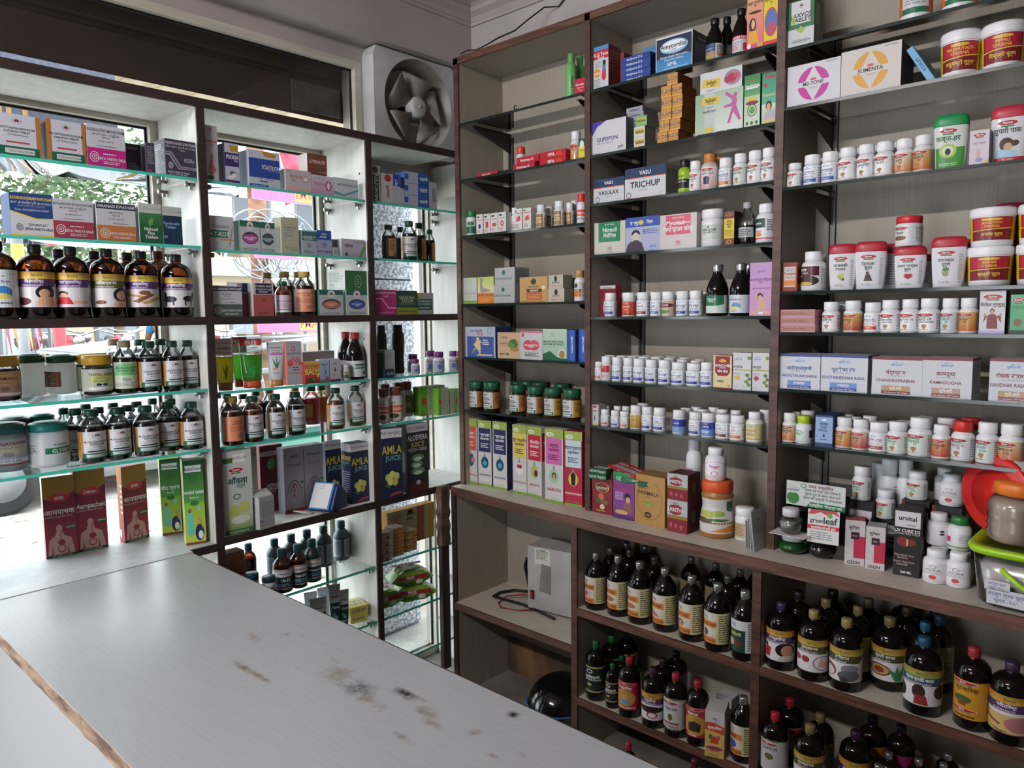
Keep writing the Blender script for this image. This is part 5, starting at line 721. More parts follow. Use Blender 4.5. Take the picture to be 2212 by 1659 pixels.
('d5','box',.191,.012,1.31,0,.1813,.1306,'2a3c74',.1,'r 0 0 1 1 acb0bc;r .06 0 .95 .68 3a5494;T .38 .87 .09 3a5494 24 आयुर्वेद;T .5 .76 .08 c05030 कॅप्सूल;o .83 .87 .09 .1 .12 3a4064;p d0b880 .22 .1 .3 .28 .42 .25 .5 .05 .52 .3 .5 .5 .62 .42 .5 .56 .4 .56 .28 .42 .36 .3;e .42 .6 .05 .06 d0b880;l .6 .4 .8 .6 3 w;r .4 .05 .9 .1 d0b880','large white and blue carton with running figure',0),
('d5','box',.359,.012,1.31,0,.1283,.1084,'b09070',.07,'r 0 0 1 1 c0a080;T .3 .82 .08 3a3a50 Lukonat;T .3 .58 .06 k AYURVEDIC;t .3 .5 .05 k Tablets;e .7 .55 .2 .2 4f6a2c;e .6 .5 .14 .1 5f8a3c;e .75 .35 .2 .08 9a7a3c;r .1 .12 .5 .2 6a4a34;t .3 .16 .05 w 60 tablets','peach carton with leaf picture',0),
('d5','box',.483,.012,1.31,0,.1191,.1152,'b0acb0',.07,'r 0 0 1 1 bcb8b8;r 0 .93 1 1 c06070;e .12 .85 .06 .07 b03040;t .5 .82 .12 c890a0 ☆;e .35 .5 .22 .18 c0485c;e .62 .5 .24 .18 c0485c;T .5 .5 .06 w MANASAMITRAM;T .5 .44 .05 w TABLETS;l .2 .1 .85 .25 3 k','white carton with crimson double oval',0),
('d5','box',.605,.012,1.31,0,.1209,.1235,'5a8a64',.08,'v 0 0 1 1 98b8a0 b0c8b0;p 1f5a3c 0 0 1 0 1 .06 .6 .1 .3 .3 0 .2;t .4 .84 .16 c08090 ☆;T .45 .6 .07 2a4a3c MAHATHIKTHAKA;T .45 .52 .07 2a4a3c GHRITAM SAPTAVARTI;t .4 .42 .04 g SOFTGEL CAPSULES;e .8 .22 .18 .15 d0c8c0;e .8 .2 .12 .12 a07858','pale green carton with face in circle',0),
('d5','box',.687,.012,1.31,0,.0407,.1205,'2a4a98',.06,'r 0 0 1 1 2a4a98;r .3 0 .85 1 3a5cac;u .58 .5 .2 w Cutanin Plus;t .58 .75 .1 w ☆','upright blue carton with white lettering',0),
('d5','box',.741,.012,1.31,0,.0353,.1209,'2a4a98',.06,'r 0 0 1 1 2a4a98;r .3 0 .85 1 3a5cac;u .58 .5 .2 w Cutanin Plus;t .58 .75 .1 w ☆','upright blue carton with white lettering',0),
('d6','vjar',.132,.043,1.0765,34,.0307,.1226,'C,q6a4a2c,.7','c1c5a3c','@jg~b0703c','green-lidded jar with white and orange label',0),
('d6','vjar',.222,.049,1.0765,33,.0372,.1249,'C,q6a4a2c,.7','c1c5a3c','@jg~b0703c','green-lidded jar with white and orange label',0),
('d6','vjar',.272,.224,1.0765,32,.0362,.1173,'C,q6a4a2c,.7','c1c5a3c','r 0 0 1 1 9a6038','green-lidded jar in back row',1),
('d6','vjar',.375,.048,1.0765,31,.036,.1216,'C,q6a4a2c,.7','c1c5a3c','@jg~b0703c','green-lidded jar with white and orange label',0),
('d6','vjar',.206,.229,1.0765,31,.032,.1112,'C,q6a4a2c,.7','c1c5a3c','r 0 0 1 1 9a6038','green-lidded jar in back row',1),
('d6','vjar',.473,.047,1.0765,30,.0352,.1196,'C,q6a4a2c,.7','c1c5a3c','@jg~b0703c','green-lidded jar with white and orange label',0),
('d6','vjar',.343,.225,1.0765,30,.0347,.116,'C,q6a4a2c,.7','c1c5a3c','r 0 0 1 1 9a6038','green-lidded jar in back row',1),
('d6','vjar',.566,.048,1.0765,29,.0364,.1193,'C,q6a4a2c,.7','c1c5a3c','@jg~b88a34','green-lidded jar with white and orange label',0),
('d6','vjar',.467,.226,1.0765,29,.0338,.1168,'C,q6a4a2c,.7','c1c5a3c','r 0 0 1 1 9a6038','green-lidded jar in back row',1),
('d6','vjar',.662,.049,1.0765,28,.0375,.1194,'C,q6a4a2c,.7','c1c5a3c','@jg~b88a34','green-lidded jar with white and orange label',0),
('d7','box',.099,.034,.7375,1,.079,.2944,'c8c6c4',.07,'@vd~c85a48~w~वमनाप~महाकषाय~3a5a5c~T .5 .14 .03 c03040 VAMANOPAG;r .2 .3 .45 .36 2a4a54;r .55 .34 .85 .4 c08090;r .3 .42 .7 .46 4a4a5c','tall narrow white carton with coral title panel',0),
('d7','box',.182,.04,.7375,5,.0769,.2927,'2a2a50',.07,'@vd~2c2c5c~w~श्वासहर~महाकषाय~1c4c6c~e .5 .35 .14 .04 4fa0b8;T .5 .17 .03 2c2c5c SHWASHAR','tall white carton with navy panel, first of two',0),
('d7','box',.278,.035,.7375,1,.0822,.2959,'2a2a50',.07,'@vd~2c2c5c~w~श्वासहर~महाकषाय~1c4c6c~e .5 .35 .14 .04 4fa0b8;T .5 .17 .03 2c2c5c SHWASHAR|r 0 0 1 1 2a2a50;l .1 .1 .9 .9 24 5a5a80','tall white carton with navy panel, second of two',0),
('d7','box',.397,.029,.7375,-1,.0787,.2938,'c8c6c4',.07,'@vd~d8c060~k~मूत्र संग्रहणीय~महाकषाय~e0dcd8~e .42 .4 .1 .03 a02838;e .58 .4 .1 .03 a02838;T .5 .17 .025 b05060 MUTRA SANGRAHANIYA','tall white carton with yellow title panel',0),
('d7','box',.479,.03,.7375,-5,.084,.2936,'c8c6c4',.07,'@vd~b82838~w~जीवनीय~महाकषाय~a8b850~e .4 .36 .12 .05 c8a080;e .6 .34 .12 .05 4a3428;T .5 .17 .032 b82838 JEEVNIYA|r 0 0 1 1 c8c6c4;r 0 .52 .9 .92 b82838;T .5 .78 .04 w जीवनीय;e .5 .36 .3 .09 a8b850','tall white carton with red title panel',0),
('d7','box',.602,.007,.7375,1,.0927,.2989,'c8c6c4',.07,'@vd~c868a8~mr~वर्ण्य~महाकषाय~98c0a0~e .5 .37 .12 .045 2a2020;e .5 .36 .07 .035 c8a080;T .5 .18 .045 b02038 VARNYA|r 0 0 1 1 a03060;l .1 .1 .9 .9 24 d0a0b8','tall white carton with pink title panel',0),
('d7','box',.695,.012,.7375,6,.0815,.2982,'a82440',.07,'@vk~c0ccd4~nb~वेदनास्थापन~महाकषाय~d0c050~p 1c1818 .4 .28 .6 .28 .64 .42 .5 .46 .36 .42;T .5 .17 .026 w VEDANASTHAPANA|r 0 0 1 1 a82440;l .15 .1 .85 .9 20 d0b0b8','tall crimson carton with aching back figure',0),
('e1','box',.827,.012,2.304,0,.0654,.1497,'7a2030',.075,'r 0 0 1 1 c0c4c8;r 0 .88 1 1 5088b8;r 0 .7 1 .9 b82838;T .5 .81 .08 w K.G.Tone;T .5 .73 .06 w Forte;l .1 .5 .9 .66 4 g;e .25 .38 .22 .1 e08030;T .25 .37 .06 w KIDS;p 6a6a9a .55 .3 .85 .3 .8 .55 .62 .55;e .72 .6 .1 .06 k;e .7 .3 .15 .12 c03838;l .05 .05 .5 .25 4 g|r 0 0 1 1 7a2030;l .1 .1 .9 .9 10 a05040','white and red kids tonic carton',0),
('e1','box',.906,.03,2.304,0,.0162,.1127,'7a2030',.1,'','dark red carton edge behind the tonic carton',0),
('e1','box',.974,.015,2.304,0,.1164,.0167,'23408c',.1,'r 0 0 1 1 23408c;T .45 .5 .5 c8ccd8 Amlycure D.S.','thin blue carton, bottom of stack of five',0),
('e1','box',.974,.015,2.3212,1,.1163,.0167,'23408c',.1,'r 0 0 1 1 23408c;T .45 .5 .5 c8ccd8 Amlycure D.S.','thin blue carton, second of stack of five',0),
('e1','box',.973,.015,2.3384,-1,.118,.0167,'23408c',.1,'r 0 0 1 1 23408c;T .45 .5 .5 c8ccd8 Amlycure D.S.','thin blue carton, third of stack of five',0),
('e1','box',.973,.015,2.3556,0,.1179,.0167,'23408c',.1,'r 0 0 1 1 23408c;T .45 .5 .5 c8ccd8 Amlycure D.S.','thin blue carton, fourth of stack of five',0),
('e1','box',.973,.015,2.3728,-2,.1179,.0167,'23408c',.1,'r 0 0 1 1 23408c;T .45 .5 .5 c8ccd8 Amlycure D.S.','thin blue carton, top of stack of five',0),
('e1','box',.957,.13,2.304,0,.0486,.1446,'b02838',.05,'r 0 0 1 .5 b02838;r 0 .5 1 1 5088b8;T .5 .7 .2 w AIMIL;T .7 .3 .25 w GT','small blue and red carton behind the stack',0),
('e1','box',1.125,.012,2.304,0,.1388,.1158,'1c2444',.13,'r 0 0 1 1 c8ccd0;v .02 .02 .98 .95 3f90c8 1c2848;v .02 .4 .98 .95 1c2848 1c2444;e .5 .68 .38 .2 lb;e .48 .7 .35 .15 e0e4e8;T .48 .71 .13 k Amycordial;t .48 .6 .05 k Tablets;T .5 .42 .06 c0c8d0 Female Health Restorative;T .5 .33 .06 c0c8d0 Tonic from Nature;T .45 .2 .1 w AIMIL;t .55 .08 .04 w AIMIL PHARMACEUTICALS INDIA|r 0 0 1 1 1c2444;l .1 .1 .9 .7 12 8a94b0;T .5 .85 .08 c0c8d0 Amycordial','large navy and white carton with oval title',0),
('e1','neck',1.255,.048,2.304,21,.0279,.1411,'K','c141414','r 0 0 .55 1 3a4a78;r 0 0 .55 .5 a08858;T .27 .68 .08 w Amlycure D.S.;T .27 .2 .08 w AIMIL;r .55 0 1 1 c0c0c4;l .6 .3 .95 .9 6 k;r .62 .15 .95 .35 d06030','dark brown syrup bottle with blue and beige label',0),
('e1','neck',1.269,.105,2.304,60,.0252,.1575,'K','c141414','r 0 0 1 1 3c3c3c;l .1 .1 .9 .9 10 8a8a8a','dark syrup bottle turned away',0),
('e1','neck',1.347,.046,2.304,19,.0264,.1464,'K','c141414','r 0 0 1 1 c8c8cc;r 0 .78 1 1 b02034;T .5 .89 .14 w NEERI NEW;T .4 .6 .08 3a6ab0 URINARY;p c03040 .6 .1 .8 .1 .75 .6 .6 .5;l .05 .1 .5 .5 5 c05060','dark syrup bottle with red-topped white label',0),
('e1','box',1.409,.012,2.304,0,.0526,.1585,'b87850',.06,'v 0 0 1 1 d8587c d8a070;T .5 .88 .06 4a2820 महाभृंगराज;t .5 .82 .04 k तैल;e .5 .7 .4 .025 2a2020;e .35 .46 .22 .14 2a1c18;e .38 .48 .11 .09 d8a888;p d8a030 .05 .12 .75 .12 .6 .36 .15 .36;r 0 0 1 .1 d04878;e .15 .08 .12 .05 w;r .65 .02 1 .12 c89850','tall pink and orange hair oil carton with woman',0),
('e1','box',1.461,.01,2.304,0,.0467,.1529,'b8a030',.06,'r 0 0 1 1 d8c038;T .5 .88 .05 5a3818 महानारायण;t .5 .82 .04 k तैल;o .5 .45 .45 .28 .1 c83028;e .5 .45 .4 .25 5a6ab0;e .5 .32 .3 .14 b05070;r 0 0 1 .1 d04030','tall yellow oil carton with ringed blue picture',0),
('e2','box',.862,.012,2.071,0,.147,.1173,'7a7a80',.048,'r 0 0 1 1 c8c6cc;p 4a3aa0 0 1 .42 1 .15 .85 0 .6;T .45 .45 .12 2a2a6a GUFISPON;t .38 .34 .06 3a3a5c Soft Gel Capsules;T .85 .16 .08 k gufic;t .1 .05 .04 g 10x10 Capsules|r 0 0 1 1 6a6a70;l .2 .2 .8 .8 10 3a3a40','large white carton with violet corner',0),
('e2','box',.934,.06,2.071,0,.0472,.098,'6a6a70',.1,'','grey carton under the flat ones',0),
('e2','box',.939,.06,2.209,0,.0684,.019,'8f8f98',.1,'r 0 0 1 1 9a9aa0;T .5 .5 .45 2a2a5c Gufispon','flat grey carton, top of three behind',0),
('e2','box',.943,.06,2.1895,0,.0684,.019,'8f8f98',.1,'r 0 0 1 1 9a9aa0;T .5 .5 .45 2a2a5c Gufispon','flat grey carton, middle of three behind',0),
('e2','box',.947,.06,2.17,0,.0683,.019,'8f8f98',.1,'r 0 0 1 1 9a9aa0;T .5 .5 .45 2a2a5c Gufispon','flat grey carton, lowest of three behind',0),
('e2','box',.996,.005,2.071,0,.0436,.0345,'9a9a94',.07,'r 0 0 1 1 c8c8c0;r .1 .25 .9 .8 c8b048;T .5 .52 .3 k Sallaki','small white and yellow carton, bottom of three',0),
('e2','box',.996,.005,2.1062,0,.0436,.0345,'9a9a94',.07,'r 0 0 1 1 c8c8c0;r .1 .25 .9 .8 c8b048;T .5 .52 .3 k Sallaki','small white and yellow carton, middle of three',0),
('e2','box',1.003,.005,2.1414,0,.0453,.0345,'9a9a94',.07,'r 0 0 1 1 7aa880;r .1 .3 .9 .8 b8b850;T .5 .55 .3 k Sallaki','small white and yellow carton, top of three',0),
('e2','box',1.088,.005,2.071,0,.0398,.0365,'9a5a20',.1,'@orc','orange carton, bottom row of stack, left column',0),
('e2','box',1.095,.005,2.1082,0,.0396,.0365,'9a5a20',.1,'@orc','orange carton, second row of stack, left column',0),
('e2','box',1.102,.005,2.1454,0,.0394,.0365,'9a5a20',.1,'@orc','orange carton, third row of stack, left column',0),
('e2','box',1.101,.005,2.2198,0,.0393,.0365,'9a5a20',.1,'@orc','orange carton, fifth row of stack, left column',0),
('e2','box',1.103,.005,2.1826,0,.0394,.0365,'9a5a20',.1,'@orc','orange carton, fourth row of stack, left column',0),
('e2','box',1.124,.006,2.257,0,.0406,.0365,'9a5a20',.1,'@orc','orange carton lying alone on top of the stack',0),
('e2','box',1.127,.009,2.071,0,.039,.0365,'9a5a20',.1,'@orc','orange carton, bottom row of stack, right column',0),
('e2','box',1.134,.009,2.1082,0,.0389,.0365,'9a5a20',.1,'@orc','orange carton, second row of stack, right column',0),
('e2','box',1.14,.009,2.1454,0,.0387,.0365,'9a5a20',.1,'@orc','orange carton, third row of stack, right column',0),
('e2','box',1.139,.009,2.2198,0,.0386,.0365,'9a5a20',.1,'@orc','orange carton, fifth row of stack, right column',0),
('e2','box',1.142,.009,2.1826,0,.0386,.0365,'9a5a20',.1,'@orc','orange carton, fourth row of stack, right column',0),
('e2','box',1.291,.012,2.071,0,.167,.1314,'8aa88a',.07,'v 0 0 1 1 d0d4d0 a0b8a0;v 0 0 .2 1 a8c0a8 8aa88a;r .2 0 .42 1 b8bcbc;p d0b848 .14 .74 .5 .7 .52 .9 .16 .92;T .33 .83 .09 k Sallaki;t .33 .75 .05 k PLUS;t .3 .66 .04 k TABLETS;T .3 .56 .05 k सल्लकि प्लस;p b85898 .68 .2 .74 .2 .8 .45 .92 .22 .96 .25 .86 .6 .88 .75 .66 .95 .62 .9 .78 .74 .76 .66 .6 .62 .6 .58 .78 .58;e .84 .84 .045 .06 b85898;e .3 .12 .1 .07 d0b848;l .05 .02 .95 .05 1 k','large pale green carton with pink figure',0),
('e2','box',1.297,.012,2.2029,0,.1449,.0658,'b8b4ba',.07,'r 0 0 1 1 c8c6cc;p d0b848 .04 .3 .48 .2 .5 .62 .06 .68;T .27 .5 .16 k Sallaki;T .3 .34 .12 k XT;t .25 .12 .08 k TABLETS;e .78 .52 .2 .36 9a8088;e .76 .5 .12 .22 b02848;e .66 .45 .08 .15 a03050;e .86 .58 .07 .12 c04060||r 0 0 1 1 b82838','white carton with red berries lying on top',0),
('e2','box',1.404,.012,2.071,0,.0517,.1595,'3a7a50',.06,'v 0 0 1 .6 c8d0c0 a8c098;v 0 .6 1 1 5a9a60 2a7a48;T .5 .89 .03 c04040 Hamdard;T .5 .79 .075 w Joshina;r .15 .73 .85 .76 w;e .5 .5 .3 .07 d8b040;e .5 .46 .4 .04 6a3040;o .5 .32 .3 .12 .15 3a3a34;e .5 .32 .18 .07 5a9a40;e .2 .08 .09 .035 2a6a3c;e .5 .08 .09 .035 2a6a3c;e .8 .08 .09 .035 2a6a3c','tall green and white herbal carton with flower',0),
('e2','box',1.461,.012,2.071,0,.0501,.1528,'3a8070',.06,'v 0 0 1 .4 b8b098 c8ccc0;v 0 .4 1 1 58a888 2a8068;e .5 .92 .35 .03 b03040;p b03030 .1 .74 .3 .72 .3 .8 .1 .8;T .5 .58 .06 c8b858 Kasamrit;e .45 .36 .2 .1 1c1818;e .43 .33 .13 .08 c8a080;p a8a8b0 .1 .1 .9 .1 .8 .28 .3 .26;r 0 0 1 .08 c8b870','tall teal cough syrup carton with coughing man',0),
('e3','box',.861,.012,1.896,0,.1347,.0863,'b0b0b4',.08,'r 0 0 1 .62 c4c4c8;r 0 .62 1 .66 c05030;r 0 .66 1 1 1c3458;T .5 .82 .13 w VASU;T .5 .42 .17 1c2438 VASULAX;t .5 .25 .07 g TABLETS;o .14 .15 .07 .12 .25 2a4a3c;t .85 .1 .05 g 10x10','white and navy carton',0),
('e3','box',1.015,.012,1.896,0,.1662,.1063,'b4b4b4',.09,'r 0 0 1 .66 c4c4c8;r 0 0 1 .03 d0602c;r 0 .66 1 .685 d0602c;r 0 .685 1 1 1c3458;T .5 .83 .13 w VASU;T .5 .46 .2 1c2438 TRICHUP;t .45 .28 .06 g CAPSULES;o .1 .13 .06 .1 .25 2a4a3c;t .88 .12 .05 g 10x10|r 0 0 1 1 b0b0b0;l .1 .1 .9 .9 14 4a4a50;r 0 0 1 .03 d0602c','larger white and navy carton',0),
('e3','bigpill',1.159,.032,1.896,22,.0213,.1111,'p9ab830','c141618','r 0 .0 1 .08 9ac030;r 0 .08 1 .6 1c1c20;T .4 .48 .1 w Hair Care;T .3 .8 .14 3a5a18 bhrngi','lime green hair care bottle with black cap',0),
('e3','pill',1.2,.034,1.896,22,.0214,.101,'W','ce6e6e8','@by~ताप्यादि~लोह~e6e4e6~e6e4e6~k','white tablet bottle with red oval mark',0),
('e3','bigpill',1.249,.04,1.896,21,.0283,.119,'pc8b4b0','cc07a2c','v 0 0 1 1 c8a8a0 e0d0d0;B .4 .88 .5 .14;T .4 .68 .12 6a6aa0 ARSHODA;e .4 .4 .12 .12 2a3050;p 2a3050 .3 .1 .5 .1 .5 .4 .3 .4;r .75 0 .8 1 w','large shiny pink bottle with amber cap',0),
('e3','bigpill',1.249,.113,1.896,20,.0235,.119,'pc8b4b0','cc07a2c','','amber-capped bottle behind',1),
('e3','dho',1.308,.035,1.896,20,.0226,.0957,'W','ce6e6e8','@dp~रजःप्रवर्तिनी~c87830~e6e6ec~nb','white tablet bottle with signature mark and orange bar',0),
('e3','pill',1.359,.035,1.896,19,.023,.1022,'W','ce6e6e8','@by~स्वप्नमेह~~c8d0c0~c8d0d0~2a5a3c','white tablet bottle with red oval and green label',0),
('e3','pill',1.408,.036,1.896,18,.0242,.1038,'W','ce6e6e8','@by~ज्वरमुरारि~रस~e6e4e6~e6e4e6~k','white tablet bottle with red oval mark',0),
('e3','pill',1.453,.035,1.896,18,.0231,.1054,'W','ce6e6e8','@by~अम्लपित्तान्तक~लोह~e6e4e6~e6e4e6~k','white tablet bottle with red oval mark',0),
('e4','box',.866,.012,1.71,0,.1372,.1162,'b0aca0',.09,'r 0 0 1 1 c0bcb0;r .14 .38 .84 1 1f7a54;t .5 .92 .05 w 10x10 Tablets;T .5 .76 .14 w Nirocil;T .5 .57 .11 w निरोसिल;e .5 .18 .08 .06 9a948a;t .5 .08 .05 g SOLUMIKS','cream carton with green title panel',0),
('e4','box',1.007,.012,1.71,0,.1421,.1214,'9498b0',.09,'r 0 0 1 1 a4a8c0;r 0 .72 1 1 34509a;T .25 .84 .09 w ए स्यु;T .7 .84 .09 w सिल;e .45 .84 .08 .07 c8b060;e .3 .5 .13 .14 1c1c20;e .3 .44 .1 .12 c0b8b4;p 3a3040 0 0 .56 0 .48 .25 .35 .34 .2 .34 .06 .22;e .2 .4 .04 .1 c0b0a8;e .42 .4 .04 .1 c0b0a8;l .5 .5 .95 .65 3 34509a;D .8 .15 .22 .12;t .75 .03 .03 k Net Tablets','pale blue carton with man holding his head',0),
('e4','box',1.148,.012,1.71,0,.1396,.1177,'b8aeae',.09,'r 0 0 1 1 c4bab8;r .16 .42 .84 .97 c8546c;t .5 .9 .05 w 10x10 Tablets;T .42 .76 .12 w Myostaal;T .73 .76 .07 w Forte;T .5 .58 .12 w मायोस्टाल फोर्ट;e .5 .2 .07 .05 c07a80;t .5 .12 .04 g SOLUMIKS','cream carton with pink title panel',0),
('e4','vjar',1.256,.057,1.71,21,.04,.1241,'W','ce6e6e8','r .05 .2 .75 .85 b8c0a0;r .08 .24 .72 .8 c8ccc4;T .4 .62 .12 k सफेद मूसली;t .4 .5 .08 k SAFED MUSALI;e .4 .75 .03 .04 gn;l .8 .3 .95 .8 4 g','large white jar with pale green-edged label',0),
('e4','box',1.334,.012,1.71,0,.0344,.1089,'3c2420',.055,'r 0 0 1 1 6a3830;r 0 .2 1 .78 d0b838;T .5 .7 .06 k केसर;T .5 .62 .06 k चन्दन;T .5 .54 .06 k तैल;l .1 .26 .9 .46 5 7a6a20;o .5 .1 .25 .06 .3 c89850;e .5 .9 .4 .06 8a5040','narrow brown and yellow carton',0),
('e4','neck',1.383,.039,1.71,19,.0268,.1337,'T,q1c2220,.45','ca8a8a8','r .1 .3 .75 1 a8a8a8;l .15 .4 .7 .9 4 4a4a5c','translucent grey bottle with handwritten paper label',0),
('e4','bigpill',1.444,.043,1.71,18,.0307,.1226,'W','ce6e6e8','r 0 .55 .5 1 1f3c34;T .25 .78 .12 w Apivite;l .55 .4 .95 .95 7 k;e .3 .22 .1 .1 e07830;r 0 .0 1 .06 c03c30;T .3 .38 .08 c06040 OMEGA','large white bottle with dark green corner label',0),
('e5','box',.824,.06,1.481,0,.0703,.1166,'b02838',.04,'r 0 .9 1 1 c8c4c4;r 0 0 1 .9 7a2030;e .6 .3 .4 .35 c0b4b4;t .5 .93 .05 k Net Weight;T .5 .55 .1 c87070 Rakt','dark red carton standing behind bottles',0),
('e5','dho',.853,.038,1.481,26,.0228,.0875,'W','ce6e6e8','@dp~कृमिमुद्गर रस~b~e6e6ec~nb','white tablet bottle with blue bar',0),
('e5','dho',.855,.119,1.481,26,.0198,.0885,'W','ce6e6e8','l .1 .1 .9 .9 8 g','white tablet bottle showing only its cap behind',1),
('e5','dho',.933,.04,1.481,25,.025,.0872,'W','ce6e6e8','r 0 0 1 1 c84c38;D .4 .85 .5 .14 w;T .4 .62 .1 w Rheumadab;t .4 .4 .08 w Tablets;r 0 0 .65 .1 8a2020','white tablet bottle with red label',0),
('e5','dho',.922,.106,1.481,25,.0207,.0866,'W','ce6e6e8','','white tablet bottle showing only its cap behind',1),
('e5','dho',.994,.039,1.481,24,.0241,.0865,'W','ce6e6e8','@dp~आमवातारि~8a3830~e6e6ec~8a3038','white tablet bottle with brick lettering',0),
('e5','dho',.978,.105,1.481,24,.0204,.0894,'W','ce6e6e8','','white tablet bottle showing only its cap behind',1),
('e5','dho',1.05,.036,1.481,24,.0213,.0858,'W','ce6e6e8','@dp~प्रवाल~4a70b0~e6e6ec~nb','white tablet bottle with blue bar',0),
('e5','dho',1.033,.105,1.481,23,.0201,.0879,'W','ce6e6e8','','white tablet bottle showing only its cap behind',1),
('e5','dho',1.098,.038,1.481,23,.0235,.0861,'W','ce6e6e8','r 0 0 1 1 c8a898;D .4 .9 .4 .12;e .35 .68 .42 .16 6a2020;T .35 .68 .1 w महायोगराज;p 4f8a40 .2 .1 .5 .1 .6 .3 .35 .35 .1 .3','white tablet bottle with maroon badge and leaves',0),
('e5','dho',1.088,.105,1.481,23,.0199,.0865,'W','ce6e6e8','','white tablet bottle showing only its cap behind',1),
('e5','dho',1.154,.038,1.481,22,.0232,.0862,'W','ce6e6e8','@dp~गोक्षुरादि गुग्गुळ~34449a~e6e6ec~nb','white tablet bottle with blue bar',0),
('e5','dho',1.144,.105,1.481,22,.0196,.085,'W','ce6e6e8','','white tablet bottle showing only its cap behind',1),
('e5','dho',1.205,.039,1.481,21,.0236,.0864,'W','ce6e6e8','@dp~त्रिफळा गुग्गुळ~34549a~e6e6ec~nb','white tablet bottle with blue bar',0),
('e5','dho',1.203,.104,1.481,21,.0193,.0834,'W','ce6e6e8','','white tablet bottle showing only its cap behind',1),
('e5','neck',1.278,.048,1.481,20,.0363,.1713,'K','ma8a8aa','r 0 0 1 1 c8ccc8;r 0 .42 .72 1 1f6a44;T .36 .8 .14 w Nirocil;T .36 .66 .08 w निरोसिल;p c8ccc8 0 .42 .4 .36 .72 .5 .72 .3 0 .3;l .76 .1 .98 .95 9 g;o .85 .15 .06 .08 .3 k','dark brown syrup bottle with green label',0),
('e5','neck',1.361,.047,1.481,19,.0347,.1708,'K','ma8a8aa','r 0 0 1 1 c8ccd0;D .3 .88 .36 .12;T .35 .74 .09 nb लवपित्त मिश्रण;e .4 .4 .14 .18 5a88c0;e .35 .28 .16 .08 d0c870;T .35 .1 .07 nb LAVPITTA;l .74 .1 .98 .95 9 g','dark brown syrup bottle with blue stomach label',0),
('e5','neck',1.354,.121,1.481,19,.0309,.1696,'K','ma8a8aa','','dark syrup bottle mostly hidden',1),
('e5','box',1.446,.012,1.481,0,.0753,.1679,'a878b0',.07,'v 0 0 1 1 c090b8 b890c0;D .5 .84 .4 .08 5a5a9a;T .5 .68 .05 6a4a80 बालचातुर्भद्रिका;t .5 .62 .03 6a4a80 सिरप;l .1 .5 .9 .54 1 8a5a90;e .45 .36 .15 .07 2a1c18;e .47 .33 .12 .06 c8a088;p c8a088 .3 .1 .72 .1 .68 .27 .38 .27;e .3 .38 .05 .06 c8a088;e .78 .34 .05 .06 c8a088;e .3 .06 .2 .035 c8a088;e .7 .06 .2 .035 c8a088;r .4 .03 .6 .08 d8d8dc','lilac baby syrup carton with sitting infant',0),
('e6','dho',.805,.029,1.242,27,.015,.0697,'W','ce6e6e8','@dp~श्वास~c05a38~e6e6ec~nb','small white tablet bottle with brick bar',0),
('e6','dho',.838,.033,1.242,26,.0197,.091,'W','ce6e6e8','r 0 0 1 1 c8c4c4;r 0 .5 .7 1 b83040;D .3 .85 .4 .14 w;l .1 .1 .6 .4 4 c06060','white tablet bottle with red square label',0),
('e6','dho',.813,.093,1.242,26,.0231,.0917,'W','ce6e6e8','','white capped bottle, second row',1),
('e6','dho',.887,.031,1.242,26,.0194,.0892,'W','ce6e6e8','@dp~पंचतिक्त गुग्गुळ~2a3c9a~e6e6ec~nb','white tablet bottle with navy bar label',0),
('e6','dho',.866,.093,1.242,26,.0228,.0916,'W','ce6e6e8','','white capped bottle, second row',1),
('e6','dho',.844,.147,1.242,25,.0224,.09,'W','ce6e6e8','','white capped bottle, third row',1),
('e6','dho',.936,.032,1.242,25,.0195,.0891,'W','ce6e6e8','@dp~लक्ष्मी गुग्गुळ~2a3c9a~e6e6ec~nb','white tablet bottle with navy bar label',0),
('e6','dho',.914,.093,1.242,25,.0226,.0913,'W','ce6e6e8','','white capped bottle, second row',1),
('e6','dho',.893,.147,1.242,25,.0221,.0915,'W','ce6e6e8','','white capped bottle, third row',1),
('e6','dho',.982,.034,1.242,25,.0223,.0871,'W','ce6e6e8','@dp~त्रिफळा गुग्गुळ~2a3c9a~e6e6ec~nb','white tablet bottle with navy bar label',0),
('e6','dho',.965,.092,1.242,24,.0223,.0912,'W','ce6e6e8','','white capped bottle, second row',1),
('e6','dho',.944,.147,1.242,24,.0218,.0913,'W','ce6e6e8','','white capped bottle, third row',1),
('e6','dho',1.033,.035,1.242,24,.023,.0854,'W','ce6e6e8','@dp~कैशोर गुग्गुळ~2a3c9a~e6e6ec~nb','white tablet bottle with navy bar label',0),
('e6','dho',1.018,.092,1.242,24,.022,.0912,'W','ce6e6e8','','white capped bottle, second row',1),
('e6','dho',.997,.147,1.242,23,.0216,.0912,'W','ce6e6e8','','white capped bottle, third row',1),
('e6','dho',1.087,.035,1.242,23,.0229,.0856,'W','ce6e6e8','@dp~सिंहनाद गुग्गुळ~2a3c9a~e6e6ec~nb','white tablet bottle with navy bar label',0),
('e6','dho',1.072,.092,1.242,23,.0217,.0896,'W','ce6e6e8','','white capped bottle, second row',1),
('e6','dho',1.05,.146,1.242,23,.0213,.0911,'W','ce6e6e8','','white capped bottle, third row',1),
('e6','dho',1.141,.038,1.242,22,.0259,.0792,'W','ce6e6e8','@dp~महायोगराज गुग्गुळ~2a3c9a~e6e6ec~nb','white tablet bottle with navy bar label',0),
('e6','dho',1.125,.091,1.242,22,.0214,.0863,'W','ce6e6e8','','white capped bottle, second row',1),
('e6','dho',1.103,.146,1.242,22,.021,.0894,'W','ce6e6e8','','white capped bottle, third row',1),
